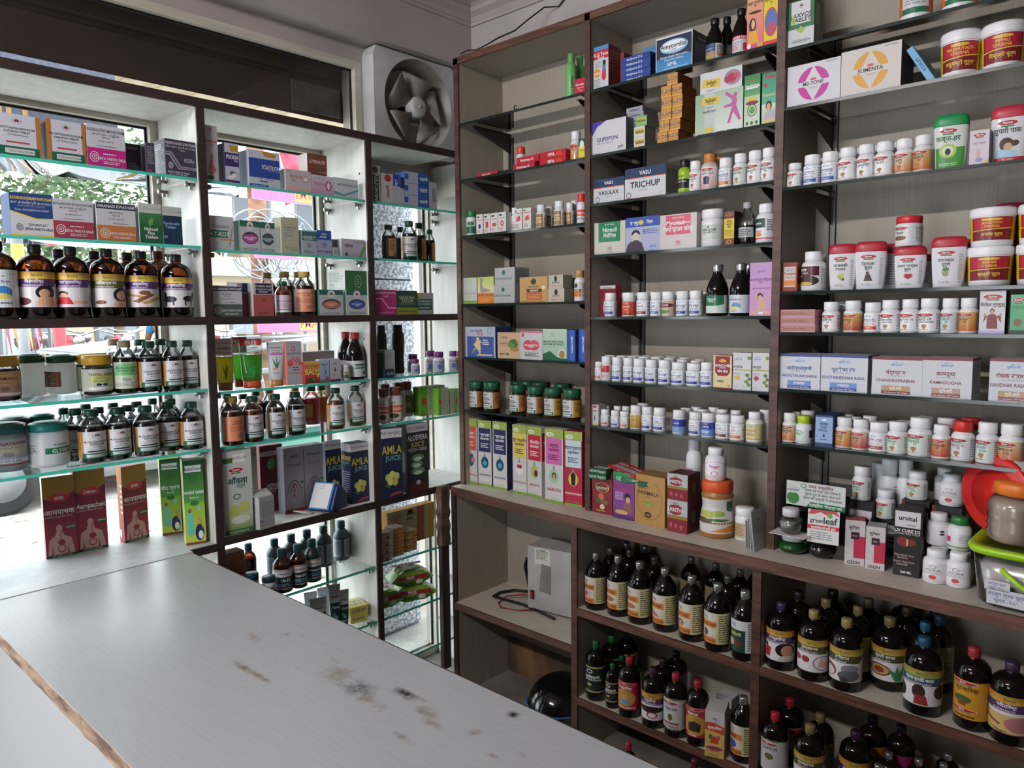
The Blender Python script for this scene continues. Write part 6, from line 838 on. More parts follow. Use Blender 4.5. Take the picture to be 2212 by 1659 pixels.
('e6','dho',1.2,.038,1.242,22,.0263,.0782,'W','ce6e6e8','@dp~लाक्षादि गुग्गुळ~2a3c9a~e6e6ec~nb','white tablet bottle with navy bar label',0),
('e6','dho',1.18,.091,1.242,21,.0211,.0833,'W','ce6e6e8','','white capped bottle, second row',1),
('e6','dho',1.165,.146,1.242,21,.0207,.0848,'W','ce6e6e8','','white capped bottle, third row',1),
('e6','dho',1.252,.036,1.242,21,.0235,.0834,'W','ce6e6e8','@dp~कांचनार गुग्गुळ~2a3c9a~e6e6ec~nb','white tablet bottle with navy bar label',0),
('e6','box',1.319,.012,1.242,0,.066,.1094,'8a2030',.05,'r 0 0 1 1 d0c090;p 8a2030 .1 .98 .9 .98 .9 .5 .75 .38 .25 .38 .1 .5;e .5 .84 .2 .05 c8a040;T .5 .7 .08 w KAUNCH BEEJ;t .5 .63 .04 w TABLETS;T .5 .52 .07 w कौंच बीज;e .5 .27 .28 .06 c8c0a0;e .4 .22 .2 .04 8a7a50;T .85 .1 .06 8a2030 60;r 0 0 1 .03 8a2030','cream and maroon carton',0),
('e6','box',1.387,.012,1.242,0,.0628,.1205,'b4b2b4',.055,'r 0 0 1 1 c4c2c4;D .3 .84 .4 .12;T .28 .62 .07 3a3a44 अश्वगंधा;r 0 .52 1 .55 a8a050;l .05 .4 .45 .47 2 g;e .25 .32 .16 .06 c8a850;e .8 .4 .12 .05 5a7a40;e .9 .3 .1 .05 5a7a40;e .75 .22 .12 .05 6a8a48;e .88 .14 .1 .05 5a7a40;e .9 .86 .12 .05 6a8a48;t .15 .08 .03 g 60 Tablets;e .6 .1 .03 .01 gn','white carton with leafy branch',0),
('e6','box',1.45,.012,1.242,0,.0552,.1222,'b4b2b4',.055,'r 0 0 1 1 c4c2c4;D .3 .84 .4 .12;T .28 .62 .07 3a3a44 अर्जुन;r 0 .52 1 .55 a8a050;l .05 .4 .45 .47 2 g;e .25 .32 .16 .06 a84030;e .8 .4 .12 .05 5a7a40;e .9 .3 .1 .05 5a7a40;e .75 .22 .12 .05 6a8a48;e .88 .14 .1 .05 5a7a40;e .9 .86 .12 .05 6a8a48;t .15 .08 .03 g 60 Tablets;e .6 .1 .03 .01 gn','white carton with leafy branch',0),
('e7','box',.802,.012,1.071,0,.028,.078,'a8a6a8',.05,'r 0 0 1 1 c0bcbc;r .1 .85 .7 .95 b03040;t .4 .7 .08 k अपस्मार;e .4 .35 .1 .14 5a4a7a;p c8c060 0 0 1 .12 1 .04 .6 0;p 5a9a50 0 0 .6 0 1 .04 1 0','small white carton with coloured foot',0),
('e7','dho',.804,.077,1.071,27,.0158,.068,'W','ce6e6e8','','white capped bottle in back row',1),
('e7','dho',.835,.03,1.071,26,.0175,.0615,'W','ce6e6e8','@dp~संशमनी~c05a38~e6e6ec~nb','small white bottle with brick bar label',0),
('e7','dho',.881,.029,1.071,26,.0173,.0607,'W','ce6e6e8','@dp~संशमनी~34549a~e6e6ec~nb','small white bottle with blue bar label',0),
('e7','dho',.852,.086,1.071,26,.0159,.0695,'W','ce6e6e8','','white capped bottle in back row',1),
('e7','dho',.922,.03,1.071,25,.018,.0605,'W','ce6e6e8','@dp~संशमनी~c05a38~e6e6ec~nb','small white bottle with brick bar label',0),
('e7','dho',.89,.086,1.071,25,.0158,.0715,'W','ce6e6e8','','white capped bottle in back row',1),
('e7','dho',.969,.034,1.071,25,.022,.0861,'W','ce6e6e8','v 0 0 1 1 a87828 d0b060;D .4 .85 .5 .14 6a4a20;T .4 .6 .1 6a4a20 सुवर्ण','white bottle with gold label',0),
('e7','dho',.955,.103,1.071,24,.0225,.0862,'W','ce6e6e8','','white capped bottle in back row',1),
('e7','dho',1.018,.033,1.071,24,.0209,.0849,'W','ce6e6e8','@dp~संशमनी~2a3c8a~e6e6ec~nb','white bottle with navy bar label',0),
('e7','dho',1.068,.035,1.071,23,.0232,.0851,'W','ce6e6e8','@dp~संशमनी~2a3c8a~e6e6ec~nb','white bottle with navy bar label',0),
('e7','dho',1.146,.036,1.071,22,.0235,.083,'W','ce6e6e8','r 0 .45 1 1 2a3c9a;r 0 0 1 .45 7a98c8;T .4 .7 .1 w आम्रविन','white bottle with dark-blue-topped label',0),
('e7','dho',1.142,.091,1.071,22,.0215,.0844,'W','ce6e6e8','','white capped bottle in back row',1),
('e7','dho',1.163,.126,1.071,21,.0206,.0861,'W','ce6e6e8','','white capped bottle in back row',1),
('e7','dho',1.21,.034,1.071,21,.0224,.0818,'W','ce6e6e8','@dp~संशमनी~2a3c8a~e6e6ec~nb','white bottle with navy bar label',0),
('e7','dho',1.207,.091,1.071,21,.0211,.0846,'W','ce6e6e8','','white capped bottle in back row',1),
('e7','dho',1.258,.035,1.071,21,.0233,.0825,'W','ce6e6e8','r 0 .5 1 1 34449a;r 0 0 1 .5 5a88c8;D .4 .88 .4 .12 w;T .4 .68 .1 w आम्लपित्त;l .1 .2 .6 .4 2 w','white bottle with bright blue label',0),
('e7','dho',1.229,.131,1.071,20,.0212,.0896,'W','ce6e6e8','','white capped bottle in back row',1),
('e7','dho',1.276,.101,1.071,20,.0208,.089,'W','ce6e6e8','','white capped bottle in back row',1),
('e7','dho',1.311,.037,1.071,20,.0249,.0819,'W','ce6e6e8','@dp~संशमनी~7a4a30~e6e6ec~nb','white bottle with brown bar label',0),
('e7','dho',1.327,.101,1.071,19,.0205,.09,'W','ce6e6e8','','white capped bottle in back row',1),
('e7','dho',1.363,.037,1.071,19,.0249,.0824,'W','ce6e6e8','@dp~प्रवाळ~c07040~e6e6ec~9a3040','white bottle with orange bar and red lettering',0),
('e7','bigpill',1.422,.04,1.071,18,.0279,.0985,'W','ce6e6e8','r 0 0 1 1 c8c090;r 0 .0 1 .08 c8a030;D .35 .85 .5 .16;T .35 .6 .12 a0505c Asthiposhak;t .35 .45 .07 a0505c Tablets;T .35 .32 .09 a0505c अस्थिपोषक;l .72 .1 .98 .95 9 g','largest bottle with cream label',0),
('e7','dho',1.437,.082,1.071,18,.0186,.1023,'W','ce6e6e8','','white capped bottle in back row',1),
('e8','box',.844,-.002,.7375,0,.0925,.1631,'7a1c20',.08,'v 0 0 1 1 7a1c20 8a2028;t .15 .93 .04 w Y;e .45 .88 .13 .06 c8b040;r .1 .55 .9 .65 2a1818;T .5 .6 .07 d0c0a0 स्वर्णवटी;o .5 .62 .35 .12 .08 c8a868;e .45 .4 .14 .08 b86850;e .3 .3 .15 .05 3a5a2c;e .6 .28 .2 .06 7a5a30;e .5 .16 .12 .06 c8c0b0;l .2 .05 .8 .09 1 c8a868;t .85 .93 .03 w 500g','dark red powder carton with ornament',0),
('e8','box',.948,-.013,.7375,0,.0926,.1738,'5a2c68',.07,'r 0 0 1 1 7a4088;p 2f8a5c 0 1 1 1 1 .82 .5 .78 0 .84;e .3 .86 .18 .04 b8d8b8;T .32 .86 .06 1f5a3c ZANDU;T .5 .7 .055 a02850 STREESHAKTIPRASH;e .5 .62 .35 .02 b03050;l .1 .4 .5 .58 5 c8b0d0;e .68 .48 .14 .09 2a1818;e .7 .42 .1 .07 c8a080;p 8a5a50 .45 .14 .9 .14 .85 .36 .55 .36;e .4 .14 .3 .05 c0a060;v 0 0 1 .1 4a2054 6a3078','purple carton with green top and two women',0),
('e8','box',1.062,-.019,.7375,-6,.134,.1789,'9a7440',.09,'r 0 0 1 1 a88048;o .5 .5 .42 .4 .03 6a4a28;r .28 .86 .72 .9 a88048;D .4 .73 .2 .06 7a6a50;T .45 .64 .08 3a2818 SWAMALA;t .45 .56 .035 3a2818 Classic;e .38 .45 .08 .035 7a8a40;e .55 .44 .08 .035 7a8a40;e .47 .39 .08 .035 8a9a48;e .45 .2 .12 .06 3a2018;T .45 .2 .03 c0a070 GOLD','large kraft carton with scalloped border',0),
('e8','box',1.183,-.036,.7375,-0,.079,.1129,'4a1418',.085,'@am','dark red and silver carton, lower of two stacked',0),
('e8','box',1.183,-.036,.8509,-0,.079,.092,'4a1418',.085,'@am','dark red and silver carton, upper of two stacked',0),
('e8','box',1.164,.08,.7375,0,.0699,.12,'3a1418',.08,'r 0 0 1 1 3a1418','dark maroon carton hidden behind the stack',0),
('e8','bigpill',1.156,.129,.858,21,.0292,.182,'W','ce6e6e8','r .05 .4 .4 .45 a83070;T .25 .6 .16 b03070 Preget;l .1 .1 .4 .5 4 g','white bottle with pink lettering, standing at the back',0),
('e8','bigpill',1.292,.027,.9296,20,.0349,.11,'W','ce6e6e8','r .1 .06 .9 .94 e4e0e4;o .5 .5 .42 .46 .04 b84888;T .5 .68 .16 b83070 Preget;t .5 .55 .06 b83070 TABLETS;o .5 .25 .1 .14 .2 b84888','white bottle with pink arch label on top of large jar',0),
('e8','chy',1.3,.027,.7375,20,.0572,.1916,'p9a6a38','cd8582c','r 0 0 1 1 c8c4c0;T .35 .9 .06 b04050 च्यवनप्राश;T .4 .78 .055 b04050 CHYAWANPRASH;e .35 .55 .2 .1 a8b050;e .55 .58 .14 .09 98a848;e .25 .36 .2 .08 5a4a30;e .55 .4 .2 .04 3f6a30;p d08030 .4 .05 1 .05 1 .3 .7 .2;p 1f4a34 .72 .95 .9 .95 .9 .68 .81 .62 .72 .68;T .81 .82 .05 d8c860 FREE','large orange-capped chyawanprash jar',0),
('e8','vjar',1.391,.045,.7375,19,.0314,.1091,'W','ce6e6e8','r 0 0 1 .8 b8a078;l .1 .1 .5 .7 8 7a5a40;r .5 .1 .95 .7 c8a8a0;T .72 .45 .12 8a4040 दुर्गा','small white jar with tan label beside the big jar',0),
('f1','box',1.552,.012,2.278,0,.0776,.1348,'1f5a38',.07,'r 0 0 1 .42 c4c6c8;r 0 .4 1 1 2f6a44;r .12 .5 .85 .98 c8c8cc;V .5 .88 .2 .1;T .5 .68 .09 k LAXVOS;T .5 .58 .09 k TABLET;p 9ab050 .5 .28 .3 .38 .42 .4 .5 .45 .58 .4 .7 .38;e .22 .6 .08 .1 9ab050;r .2 .08 .75 .18 a8b0ac;t .5 .13 .04 2f5a44 VAIDYARATNAM|r 0 0 1 1 1f5a38;r 0 0 .6 .42 6a6c70;r .1 .45 .6 .9 8a9088','green and white carton at the upright',0),
('f1','jar',1.851,.061,2.278,11,.0406,.1384,'W','c2f6a48','v 0 0 1 1 c86a38 c8703c;r .25 .1 .75 1 c8c8cc;r .25 0 .75 .2 2a6a4c;l .3 .3 .7 .9 6 g','white tub with orange-green label',0),
('f1','jar',1.956,.062,2.278,9,.0417,.125,'W','c2f6a48','v 0 0 1 1 c86a38 c8703c;r .25 .1 .75 1 c8c8cc;r .25 0 .75 .2 2a6a4c;l .3 .3 .7 .9 6 g','white tub with orange-green label',0),
('f1','jar',2.046,.063,2.278,8,.0429,.0977,'W','c2f6a48','v 0 0 1 1 c86a38 c8703c;r .25 .1 .75 1 c8c8cc;r .25 0 .75 .2 2a6a4c;l .3 .3 .7 .9 6 g','white tub with orange-green label',0),
('f2','box',1.593,.012,2.106,0,.1553,.1193,'b8b4bc',.1,'@ch~b83090~c8c6ce~M2-TONE','large white carton with magenta petal emblem',0),
('f2','box',1.752,.012,2.106,0,.1594,.1263,'5a4030',.12,'@ch~d09838~c8c0bc~SUMENTA','large cream carton with golden petal emblem',0),
('f2','tub',1.962,.072,2.106,9,.049,.1223,'W','ce6e4e8','@vy~MADHUYASTI~मधुयष्टी','white powder tub with red and yellow label',0),
('f2','tub',2.059,.073,2.106,7,.0511,.1191,'W','ce6e4e8','@vy~PIPPALI~पिप्पली','white powder tub with red and yellow label',0),
('f3','pill',1.536,.035,1.87,16,.023,.0733,'W','ce6e6e8','@by~सूर्यभेदी~रस~e6e4e6~e6e4e6~k','white tablet bottle with red oval, plain label',0),
('f3','dho',1.588,.037,1.87,16,.0249,.0906,'W','ce6e6e8','@dp~सूतशेखर रस~4a6ab0~e6e6ec~nb','white tablet bottle with blue bar',0),
('f3','pill',1.588,.111,1.87,15,.0214,.0903,'W','ce6e6e8','','plain white bottle glimpsed between front ones',1),
('f3','dho',1.641,.036,1.87,15,.0245,.0918,'W','ce6e6e8','@dp~कुमारकल्याण~4a6ab0~e6e6ec~nb','white tablet bottle with blue bar',0),
('f3','pill',1.641,.111,1.87,14,.0211,.0993,'W','ce6e6e8','','plain white bottle glimpsed between front ones',1),
('f3','pill',1.691,.038,1.87,14,.0261,.0965,'W','ce6e6e8','@by~गर्भपाल~रस~e6e4e6~e6e4e6~k','white tablet bottle with red oval, plain label',0),
('f3','pill',1.693,.111,1.87,13,.0207,.1051,'W','ce6e6e8','','plain white bottle glimpsed between front ones',1),
('f3','pill',1.742,.037,1.87,13,.0253,.0977,'W','ce6e6e8','@by~त्रिभुवनकीर्ति~रस~e6e4e6~e6e4e6~k','white tablet bottle with red oval, plain label',0),
('f3','pill',1.745,.11,1.87,13,.0204,.1065,'W','ce6e6e8','','plain white bottle glimpsed between front ones',1),
('f3','pill',1.791,.039,1.87,12,.0261,.098,'W','ce6e6e8','@by~शंख वटी~~e6e4e6~e6e4e6~k','white tablet bottle with red oval, plain label',0),
('f3','pill',1.797,.11,1.87,12,.0201,.1063,'W','ce6e6e8','','plain white bottle glimpsed between front ones',1),
('f3','pill',1.842,.039,1.87,11,.0249,.0977,'W','ce6e6e8','@by~एलादि~वटी~c88040~d8d0c0~k','white tablet bottle with red oval, tan label',0),
('f3','pill',1.89,.039,1.87,11,.0254,.0999,'W','ce6e6e8','@by~मरिच्यादि~वटी~c06a38~d0b070~k','white tablet bottle with red oval, tan label',0),
('f3','churna',1.95,.064,1.87,9,.0851,.1475,'W','c1f8a4c','v 0 0 1 .5 4a9040 3f8a40;r 0 .5 1 1 c8d0c8;B .42 .9 .6 .13;T .42 .72 .12 1f5a34 कब्ज-हर;e .42 .42 .3 .17 a8c050;e .42 .42 .2 .12 d0d8c0;e .42 .4 .1 .08 1c2a20;l .1 .06 .8 .14 2 c8d8b0','white bottle with green lid and green leafy label',0),
('f3','box',2.027,.012,1.87,0,.0439,.0879,'a89ca8',.04,'r 0 0 1 1 c8bcc8;B .5 .86 .7 .12;T .5 .62 .07 8a6a80 गर्भपाल;e .45 .3 .12 .16 c8a0a0;p c8b848 .6 0 1 .15 1 .08 .7 0;e .5 .14 .2 .06 8a8ac0','lilac carton between tall bottles',0),
('f3','churna',2.085,.071,1.87,7,.0894,.1467,'W','cb82c40','r 0 0 1 1 d0ced4;B .42 .9 .62 .13;T .42 .72 .11 k सुपारी पाक;e .4 .4 .22 .16 3a2018;e .45 .34 .14 .1 d0a088;e .66 .42 .12 .07 4a3020;p a8c8d8 .05 .1 .8 .1 .7 .26 .1 .3;r 0 0 1 .1 c02840;T .45 .06 .04 w for mother','white bottle with crimson lid and mother picture',0),
('f4','box',1.537,.012,1.556,0,.0447,.0881,'7a4030',.05,'r 0 0 1 1 8a3430;r .1 .15 .9 .85 c8b8b0;D .5 .74 .6 .12;T .5 .6 .08 8a3430 शिलाप्रवंग;T .5 .48 .05 c05030 Shilapravang;r .12 .2 .88 .38 d8803c','small brick red carton with white panel',0),
('f4','bigpill',1.596,.048,1.556,15,.036,.1186,'W','ce6e6e8','r 0 0 1 1 d0cccc;r 0 .55 .65 1 5a2030;T .25 .84 .12 w मुस्तक;T .3 .68 .07 w Kantakari;e .35 .3 .3 .26 3a2a20;l .7 .1 .97 .9 9 g;e .3 .15 .2 .1 c0a050','white bottle with maroon and bark label',0),
('f4','bigpill',1.583,.129,1.556,15,.0291,.115,'W','ce6e6e8','','plain white bottle behind the maroon-labelled one',1),
('f4','churna',1.679,.056,1.556,14,.079,.1357,'W','cb02838','@bc~आमलकी~रसायन~e .38 .36 .1 .06 a8b840;e .5 .4 .1 .06 b8c850;e .48 .3 .1 .06 a0b038;r .5 .24 .6 .3 4a3a20','white powder bottle with red lid and gooseberry picture',0),
('f4','churna',1.757,.059,1.556,13,.0863,.1379,'W','cb02838','@bc~त्रिफला~चूर्ण~e .4 .42 .06 .05 3a2820;p 4a3428 .25 .2 .6 .2 .5 .38 .33 .38','white powder bottle with red lid and seated yogi picture',0),
('f4','churna',1.795,.138,1.556,12,.0767,.1341,'W','cb02838','l .1 .1 .9 .8 10 g','red-lidded powder bottle standing behind another',1),
('f4','vjar',1.857,.054,1.6733,11,.0345,.0833,'W','cc82c34','r 0 0 1 1 d0ced4;B .3 .88 .42 .16;T .3 .6 .12 k हिंग्वादि;e .3 .3 .16 .14 7a5a3c;l .66 .1 .95 .9 10 g;o .8 .85 .06 .08 .3 k','small red-capped jar on top of pomegranate bottle',0),
('f4','churna',1.863,.056,1.556,11,.0822,.1168,'W','cb02838','@bc~लवण भास्कर~चूर्ण~e .38 .36 .1 .07 b02830;e .52 .36 .1 .07 c03038;e .45 .32 .1 .06 a82028','white powder bottle with red lid and pomegranate picture',0),
('f4','churna',1.87,.133,1.556,10,.0669,.0982,'W','cb02838','l .1 .1 .9 .8 10 g','red-lidded powder bottle standing behind another',1),
('f4','churna',1.958,.061,1.556,9,.0858,.1371,'W','cb02838','@bc~पंचसकार~चूर्ण~e .4 .36 .13 .07 9aa080;r .32 .26 .5 .34 8a8a6a;e .42 .44 .12 .05 4a7a3c','white powder bottle with red lid and stone mortar picture',0),
('f4','churna',1.976,.139,1.556,9,.0777,.1332,'W','cb02838','l .1 .1 .9 .8 10 g','red-lidded powder bottle standing behind another',1),
('f4','tub',2.052,.076,1.556,8,.0538,.1041,'W','ce6e4e8','@vy~BRAHMI~ब्राह्मी','white powder tub with red label, lower of stack',0),
('f4','tub',2.054,.076,1.6606,8,.0537,.1001,'W','ce6e4e8','@vy~ASAGANDH~असगंध','white powder tub with red label, upper of stack',0),
('f4','tub',2.08,.163,1.556,7,.0377,.2229,'p7a2030','c7a2030','r 0 0 1 1 7a2030','dark maroon tub behind the stacks',1),
('f4','tub',2.163,.074,1.556,6,.0535,.1049,'W','ce6e4e8','@vy~ARJUN~अर्जुन','white powder tub cut by photo edge, lower',0),
('f4','tub',2.162,.074,1.6614,6,.0521,.1001,'W','ce6e4e8','@vy~SHATAVARI~शतावरी','white powder tub cut by photo edge, upper',0),
('f5','box',1.567,.005,1.431,0,.1073,.0225,'c088a0',.07,'r 0 0 1 1 a87868;r 0 0 1 .12 c890a8;r 0 .88 1 1 c890a8;t .4 .5 .3 5a3a30 Swas Kuthar Rasa','flat pink carton, bottom of three',0),
('f5','box',1.566,.005,1.4542,0,.1068,.0225,'c088a0',.07,'r 0 0 1 1 a87868;r 0 0 1 .12 c890a8;r 0 .88 1 1 c890a8;t .4 .5 .3 5a3a30 Swas Kuthar Rasa','flat pink carton, middle of three',0),
('f5','box',1.566,.005,1.4774,0,.1063,.0225,'c088a0',.07,'r 0 0 1 1 a87868;r 0 0 1 .12 c890a8;r 0 .88 1 1 c890a8;t .4 .5 .3 5a3a30 Swas Kuthar Rasa','flat pink carton, top of three',0),
('f5','pill',1.656,.038,1.431,15,.0257,.0908,'W','ce6e6e8','@by~सप्तविंशति~लौह~e6e4e6~e6e4e6~k','white tablet bottle with red oval, plain label',0),
('f5','pill',1.67,.101,1.431,14,.0212,.0909,'W','ce6e6e8','','plain white bottle behind the front row',1),
('f5','pill',1.719,.039,1.431,13,.0266,.0932,'W','ce6e6e8','@by~महागंधक~योग~b03830~d0b060~k','white tablet bottle with red-orange label',0),
('f5','dho',1.774,.036,1.431,13,.0231,.0869,'W','ce6e6e8','@dp~सप्तामृत लौह~c05030~e6e6ec~9a3038','white tablet bottle with signature and red bar',0),
('f5','pill',1.821,.039,1.431,12,.0261,.0933,'W','ce6e6e8','@by~नवायस लौह~NAWAYAS~e6e4e6~e6e4e6~k','white tablet bottle with red oval, plain label',0),
('f5','pill',1.872,.039,1.431,11,.0245,.0943,'W','ce6e6e8','@by~चन्द्रशेखर रस~RAS~e6e4e6~e6e4e6~k','white tablet bottle with red oval, plain label',0),
('f5','pill',1.921,.04,1.431,10,.0265,.0959,'W','ce6e6e8','@by~चन्दनादि वटी~CHANDANADI~e6e4e6~e6e4e6~k','white tablet bottle with red oval, plain label',0),
('f5','pill',1.972,.038,1.431,9,.0229,.0953,'W','ce6e6e8','@by~संजीवनी~वटी~b8c4c8~c8d0d0~1f6a5c','white tablet bottle with bluish label',0),
('f5','pill',2.017,.038,1.431,8,.0242,.0951,'W','ce6e6e8','@by~प्रभाकर~वटी~c06a30~d0a860~k','white tablet bottle with orange label',0),
('f5','box',2.074,.012,1.431,0,.0578,.1123,'1c2420',.05,'v 0 0 1 .12 9a8ac0 c8c4cc;r 0 .1 1 1 c8c4c8;B .5 .86 .8 .12;T .5 .68 .07 k मेदोहर गुग्गुलु;e .5 .53 .09 .06 2a1c18;e .5 .51 .07 .05 c09070;p 7a2828 .3 .12 .72 .12 .7 .4 .6 .46 .4 .46 .3 .4;p 7a2828 .3 .4 .15 .25 .2 .4 .28 .44;e .22 .44 .04 .05 c09070;e .82 .44 .04 .05 c09070;p 7a2828 .7 .4 .85 .25 .84 .4 .72 .44','white carton with man in dark red jumper',0),
('f5','box',2.142,.012,1.431,0,.0565,.1011,'2a5a40',.05,'v 0 0 1 1 4a9a6c 58a878;B .3 .86 .5 .12;T .4 .68 .08 3a7a50 पुष्पधन्वा;e .3 .3 .15 .1 7a5a40;r 0 0 1 .1 1c2c28','green carton cut by the photo edge',0),
('f6','box',1.575,.012,1.256,0,.1244,.1074,'b8b6bc',.1,'@dc~आरोग्यवर्धनी~AROGYAVARDHANI~34488c~6a8cc0~रसकल्प','white carton with blue edge',0),
('f6','box',1.706,.012,1.256,0,.1333,.1086,'b8b6bc',.1,'@dc~सूतशेखर रस~SOOTASHEKHAR RASA~34488c~6a8cc0~रसकल्प','white carton with blue edge',0),
('f6','box',1.85,.012,1.256,0,.1316,.1064,'b8b6bc',.1,'@dc~चंद्रप्रभा~CHANDRAPRABHA~7a3038~b09070~गुटी-वटी','white carton with red edge',0),
('f6','box',1.976,.012,1.256,0,.1195,.1092,'b8b6bc',.1,'@dc~कामदुधा~KAMADUGHA~7a3038~b09080~गुटी-वटी','white carton with red edge',0),
('f6','box',2.128,.012,1.256,0,.1066,.1117,'b8b6bc',.12,'@dc~गंधक रसायन~GANDHAK RASAYAN~7a3038~b09070~गुटी-वटी','white carton with red edge',0),
('f7','pill',1.538,.038,1.0845,17,.0224,.0915,'W','ce6e6e8','@by~वृद्धिवाधिका~वटी~c87040~c8b890~k','white tablet bottle with red oval, tan label',0),
('f7','pill',1.529,.111,1.0845,16,.0166,.0867,'W','ce6e6e8','','bottle in back row showing its white cap',1),
('f7','pill',1.583,.039,1.0845,16,.0248,.0868,'W','ca8c030','r .1 .4 .6 .85 d0d8d0;l .15 .45 .55 .8 4 gn;r .7 .3 .9 .8 3a3a3a','white bottle with lime green cap',0),
('f7','pill',1.569,.105,1.0845,16,.0251,.0938,'W','ce6e6e8','','bottle in back row showing its white cap',1),
('f7','box',1.653,.012,1.0845,0,.0515,.0962,'2a3c6a',.1,'r 0 0 1 1 8aa4c8;r 0 .94 1 1 2a3c6a;r 0 0 1 .12 2a3c6a;e .5 .85 .14 .04 w;T .5 .72 .08 nb मेदोहर;T .5 .62 .06 nb गुग्गुळ;l .2 .48 .8 .56 2 nb;e .5 .35 .06 .05 nb;l .3 .2 .7 .26 1 nb','light blue carton with navy ends',0),
('f7','pill',1.703,.042,1.0845,14,.0251,.0914,'W','ce6e6e8','@by~लशुनादि~वटी~c87838~d0b878~k','white tablet bottle with red oval, tan label',0),
('f7','pill',1.682,.132,1.0845,14,.0208,.0885,'W','ce6e6e8','','bottle in back row showing its white cap',1),
('f7','pill',1.751,.038,1.0845,13,.025,.0905,'W','ce6e6e8','@by~कुटजघन~वटी~b04038~d0b0a0~k','white tablet bottle with red-brown label',0),
('f7','pill',1.712,.104,1.0845,13,.0221,.087,'W','ce6e6e8','','bottle in back row showing its white cap',1),
('f7','pill',1.756,.104,1.0845,12,.0231,.0931,'W','ce6e6e8','','bottle in back row showing its white cap',1),
('f7','dho',1.801,.039,1.0845,12,.0264,.0857,'W','ce6e6e8','@dp~चित्रकादि गुटिका~9a5a48~e6e6ec~8a3a40','white tablet bottle with signature and brown bar',0),
('f7','pill',1.8,.103,1.0845,12,.0235,.0806,'W','ce6e6e8','','bottle in back row showing its white cap',1),
('f7','pill',1.852,.04,1.0845,11,.0273,.092,'W','ce6e6e8','@by~चित्रकादि~वटी~c8d0c8~d0d4d0~1f6a4c','white tablet bottle with green lettering',0),
('f7','pill',1.852,.103,1.0845,11,.0231,.088,'W','ce6e6e8','','bottle in back row showing its white cap',1),
('f7','pill',1.909,.044,1.0845,10,.0313,.1082,'W','ce6e6e8','@by~चित्रकादि~वटी~c8d0c8~d0d4d0~1f6a4c','larger white bottle with green lettering',0),
('f7','pill',1.908,.103,1.0845,10,.0227,.1052,'W','ce6e6e8','','bottle in back row showing its white cap',1),
('f7','pill',1.964,.039,1.0845,9,.024,.0937,'W','ce6e6e8','@by~आरोग्यवर्धिनी~वटी~b84838~d0a068~k','white tablet bottle with orange-red label',0),
('f7','pill',1.96,.108,1.0845,9,.0276,.1042,'W','ce6e6e8','','bottle in back row showing its white cap',1),
('f7','pill',2.015,.045,1.0845,8,.0286,.108,'W','cc8302c','@by~चन्द्रप्रभा~वटी~d0d0d4~d0d0d4~8a2838','large white bottle with red cap',0),
('f7','pill',2.021,.107,1.0845,8,.0271,.1092,'W','cc8302c','','bottle in back row showing its red cap',1),
('f7','pill',2.072,.045,1.0845,7,.0264,.1093,'W','ce6e6e8','@by~रास्नादि~गुग्गुलु~c8d0cc~d0d4d4~1f6a5c','large white bottle with teal lettering',0),
('f7','pill',2.127,.046,1.0845,6,.0304,.11,'W','ce6e6e8','@by~महायोगराज~गुग्गुलु~b84028~d8c090~k','largest white bottle with red-orange label',0),
('f7','pill',2.132,.106,1.0845,6,.0261,.1052,'W','ce6e6e8','','bottle in back row showing its white cap',1),
('f8','pot',1.565,.019,.7375,16,.0468,.0557,'C,j3a8a3c,.6','ccac8cc','','gel jar with green beads',0),
('f8','pot',1.65,.03,.7375,15,.0437,.0712,'C,q2a1420,.6','cccc8cc','','gel jar of dark purple gel',0),
('f8','box',1.753,.012,.7375,17,.0543,.1361,'a85060',.06,'r 0 0 1 1 c4bcbc;r .44 .16 1 .65 b82c4c;r .3 .58 .72 .74 3a1828;T .5 .66 .035 c0a0a0 Elixir;T .45 .84 .06 2a2428 कुमिहर;t .45 .78 .02 g Positive intention;T .45 .06 .07 k GSDH','white and crimson syrup carton, first of two',0),
('f8','box',1.742,.085,.7375,0,.0697,.1777,'1c1618',.06,'@vt','black carton behind crimson ones, carrying a bottle',0),
('f8','pill',1.735,.116,.9157,13,.0263,.1026,'W','ce6e6e8','@by~प्राणदा~गुटिका~c8d0c8~d0d4d0~1f6a4c','white bottle standing on black carton',0),
('f8','box',1.811,.009,.7375,11,.0517,.1278,'a8a0a4',.06,'r 0 0 1 1 c4bcbc;r .44 .16 1 .65 b82c4c;r .3 .58 .72 .74 3a1828;T .5 .66 .035 c0a0a0 Elixir;T .45 .84 .06 2a2428 कुमिहर;t .45 .78 .02 g Positive intention;T .45 .06 .07 k GSDH|r 0 0 1 1 a8a4a8;l .2 .2 .8 .8 16 6a6468','white and crimson syrup carton, second of two',0),
('f8','pill',1.76,.194,.8625,120,.0239,.1568,'W','ce6e6e8','r .3 0 .9 1 b0b4b0','white bottle high at the back, turned away',1),
('f8','pill',1.799,.135,.8658,12,.0273,.0849,'W','ce6e6e8','@by~प्राणदा~गुटिका~c8d0c8~d0d4d0~1f6a4c','white bottle standing on crimson carton',0),
('f8','pill',1.791,.197,.8625,120,.0273,.1748,'W','ce6e6e8','l .1 .1 .9 .9 8 g;e .5 .2 .1 .1 c08080','white bottle high at the back, turned away',1),
('f8','box',1.807,.17,.7375,0,.0973,.124,'4a4a4c',.06,'r 0 .2 1 .9 a8acac;T .3 .65 .3 1c2024 100% आयुर्वेदिक;l .3 .3 .9 .5 2 k','grey box with printed board at the back',0),
('f8','pill',1.838,.193,.8625,120,.0234,.1784,'W','ce6e6e8','r .3 0 .9 1 b0b4b0','white bottle high at the back, turned away',1),
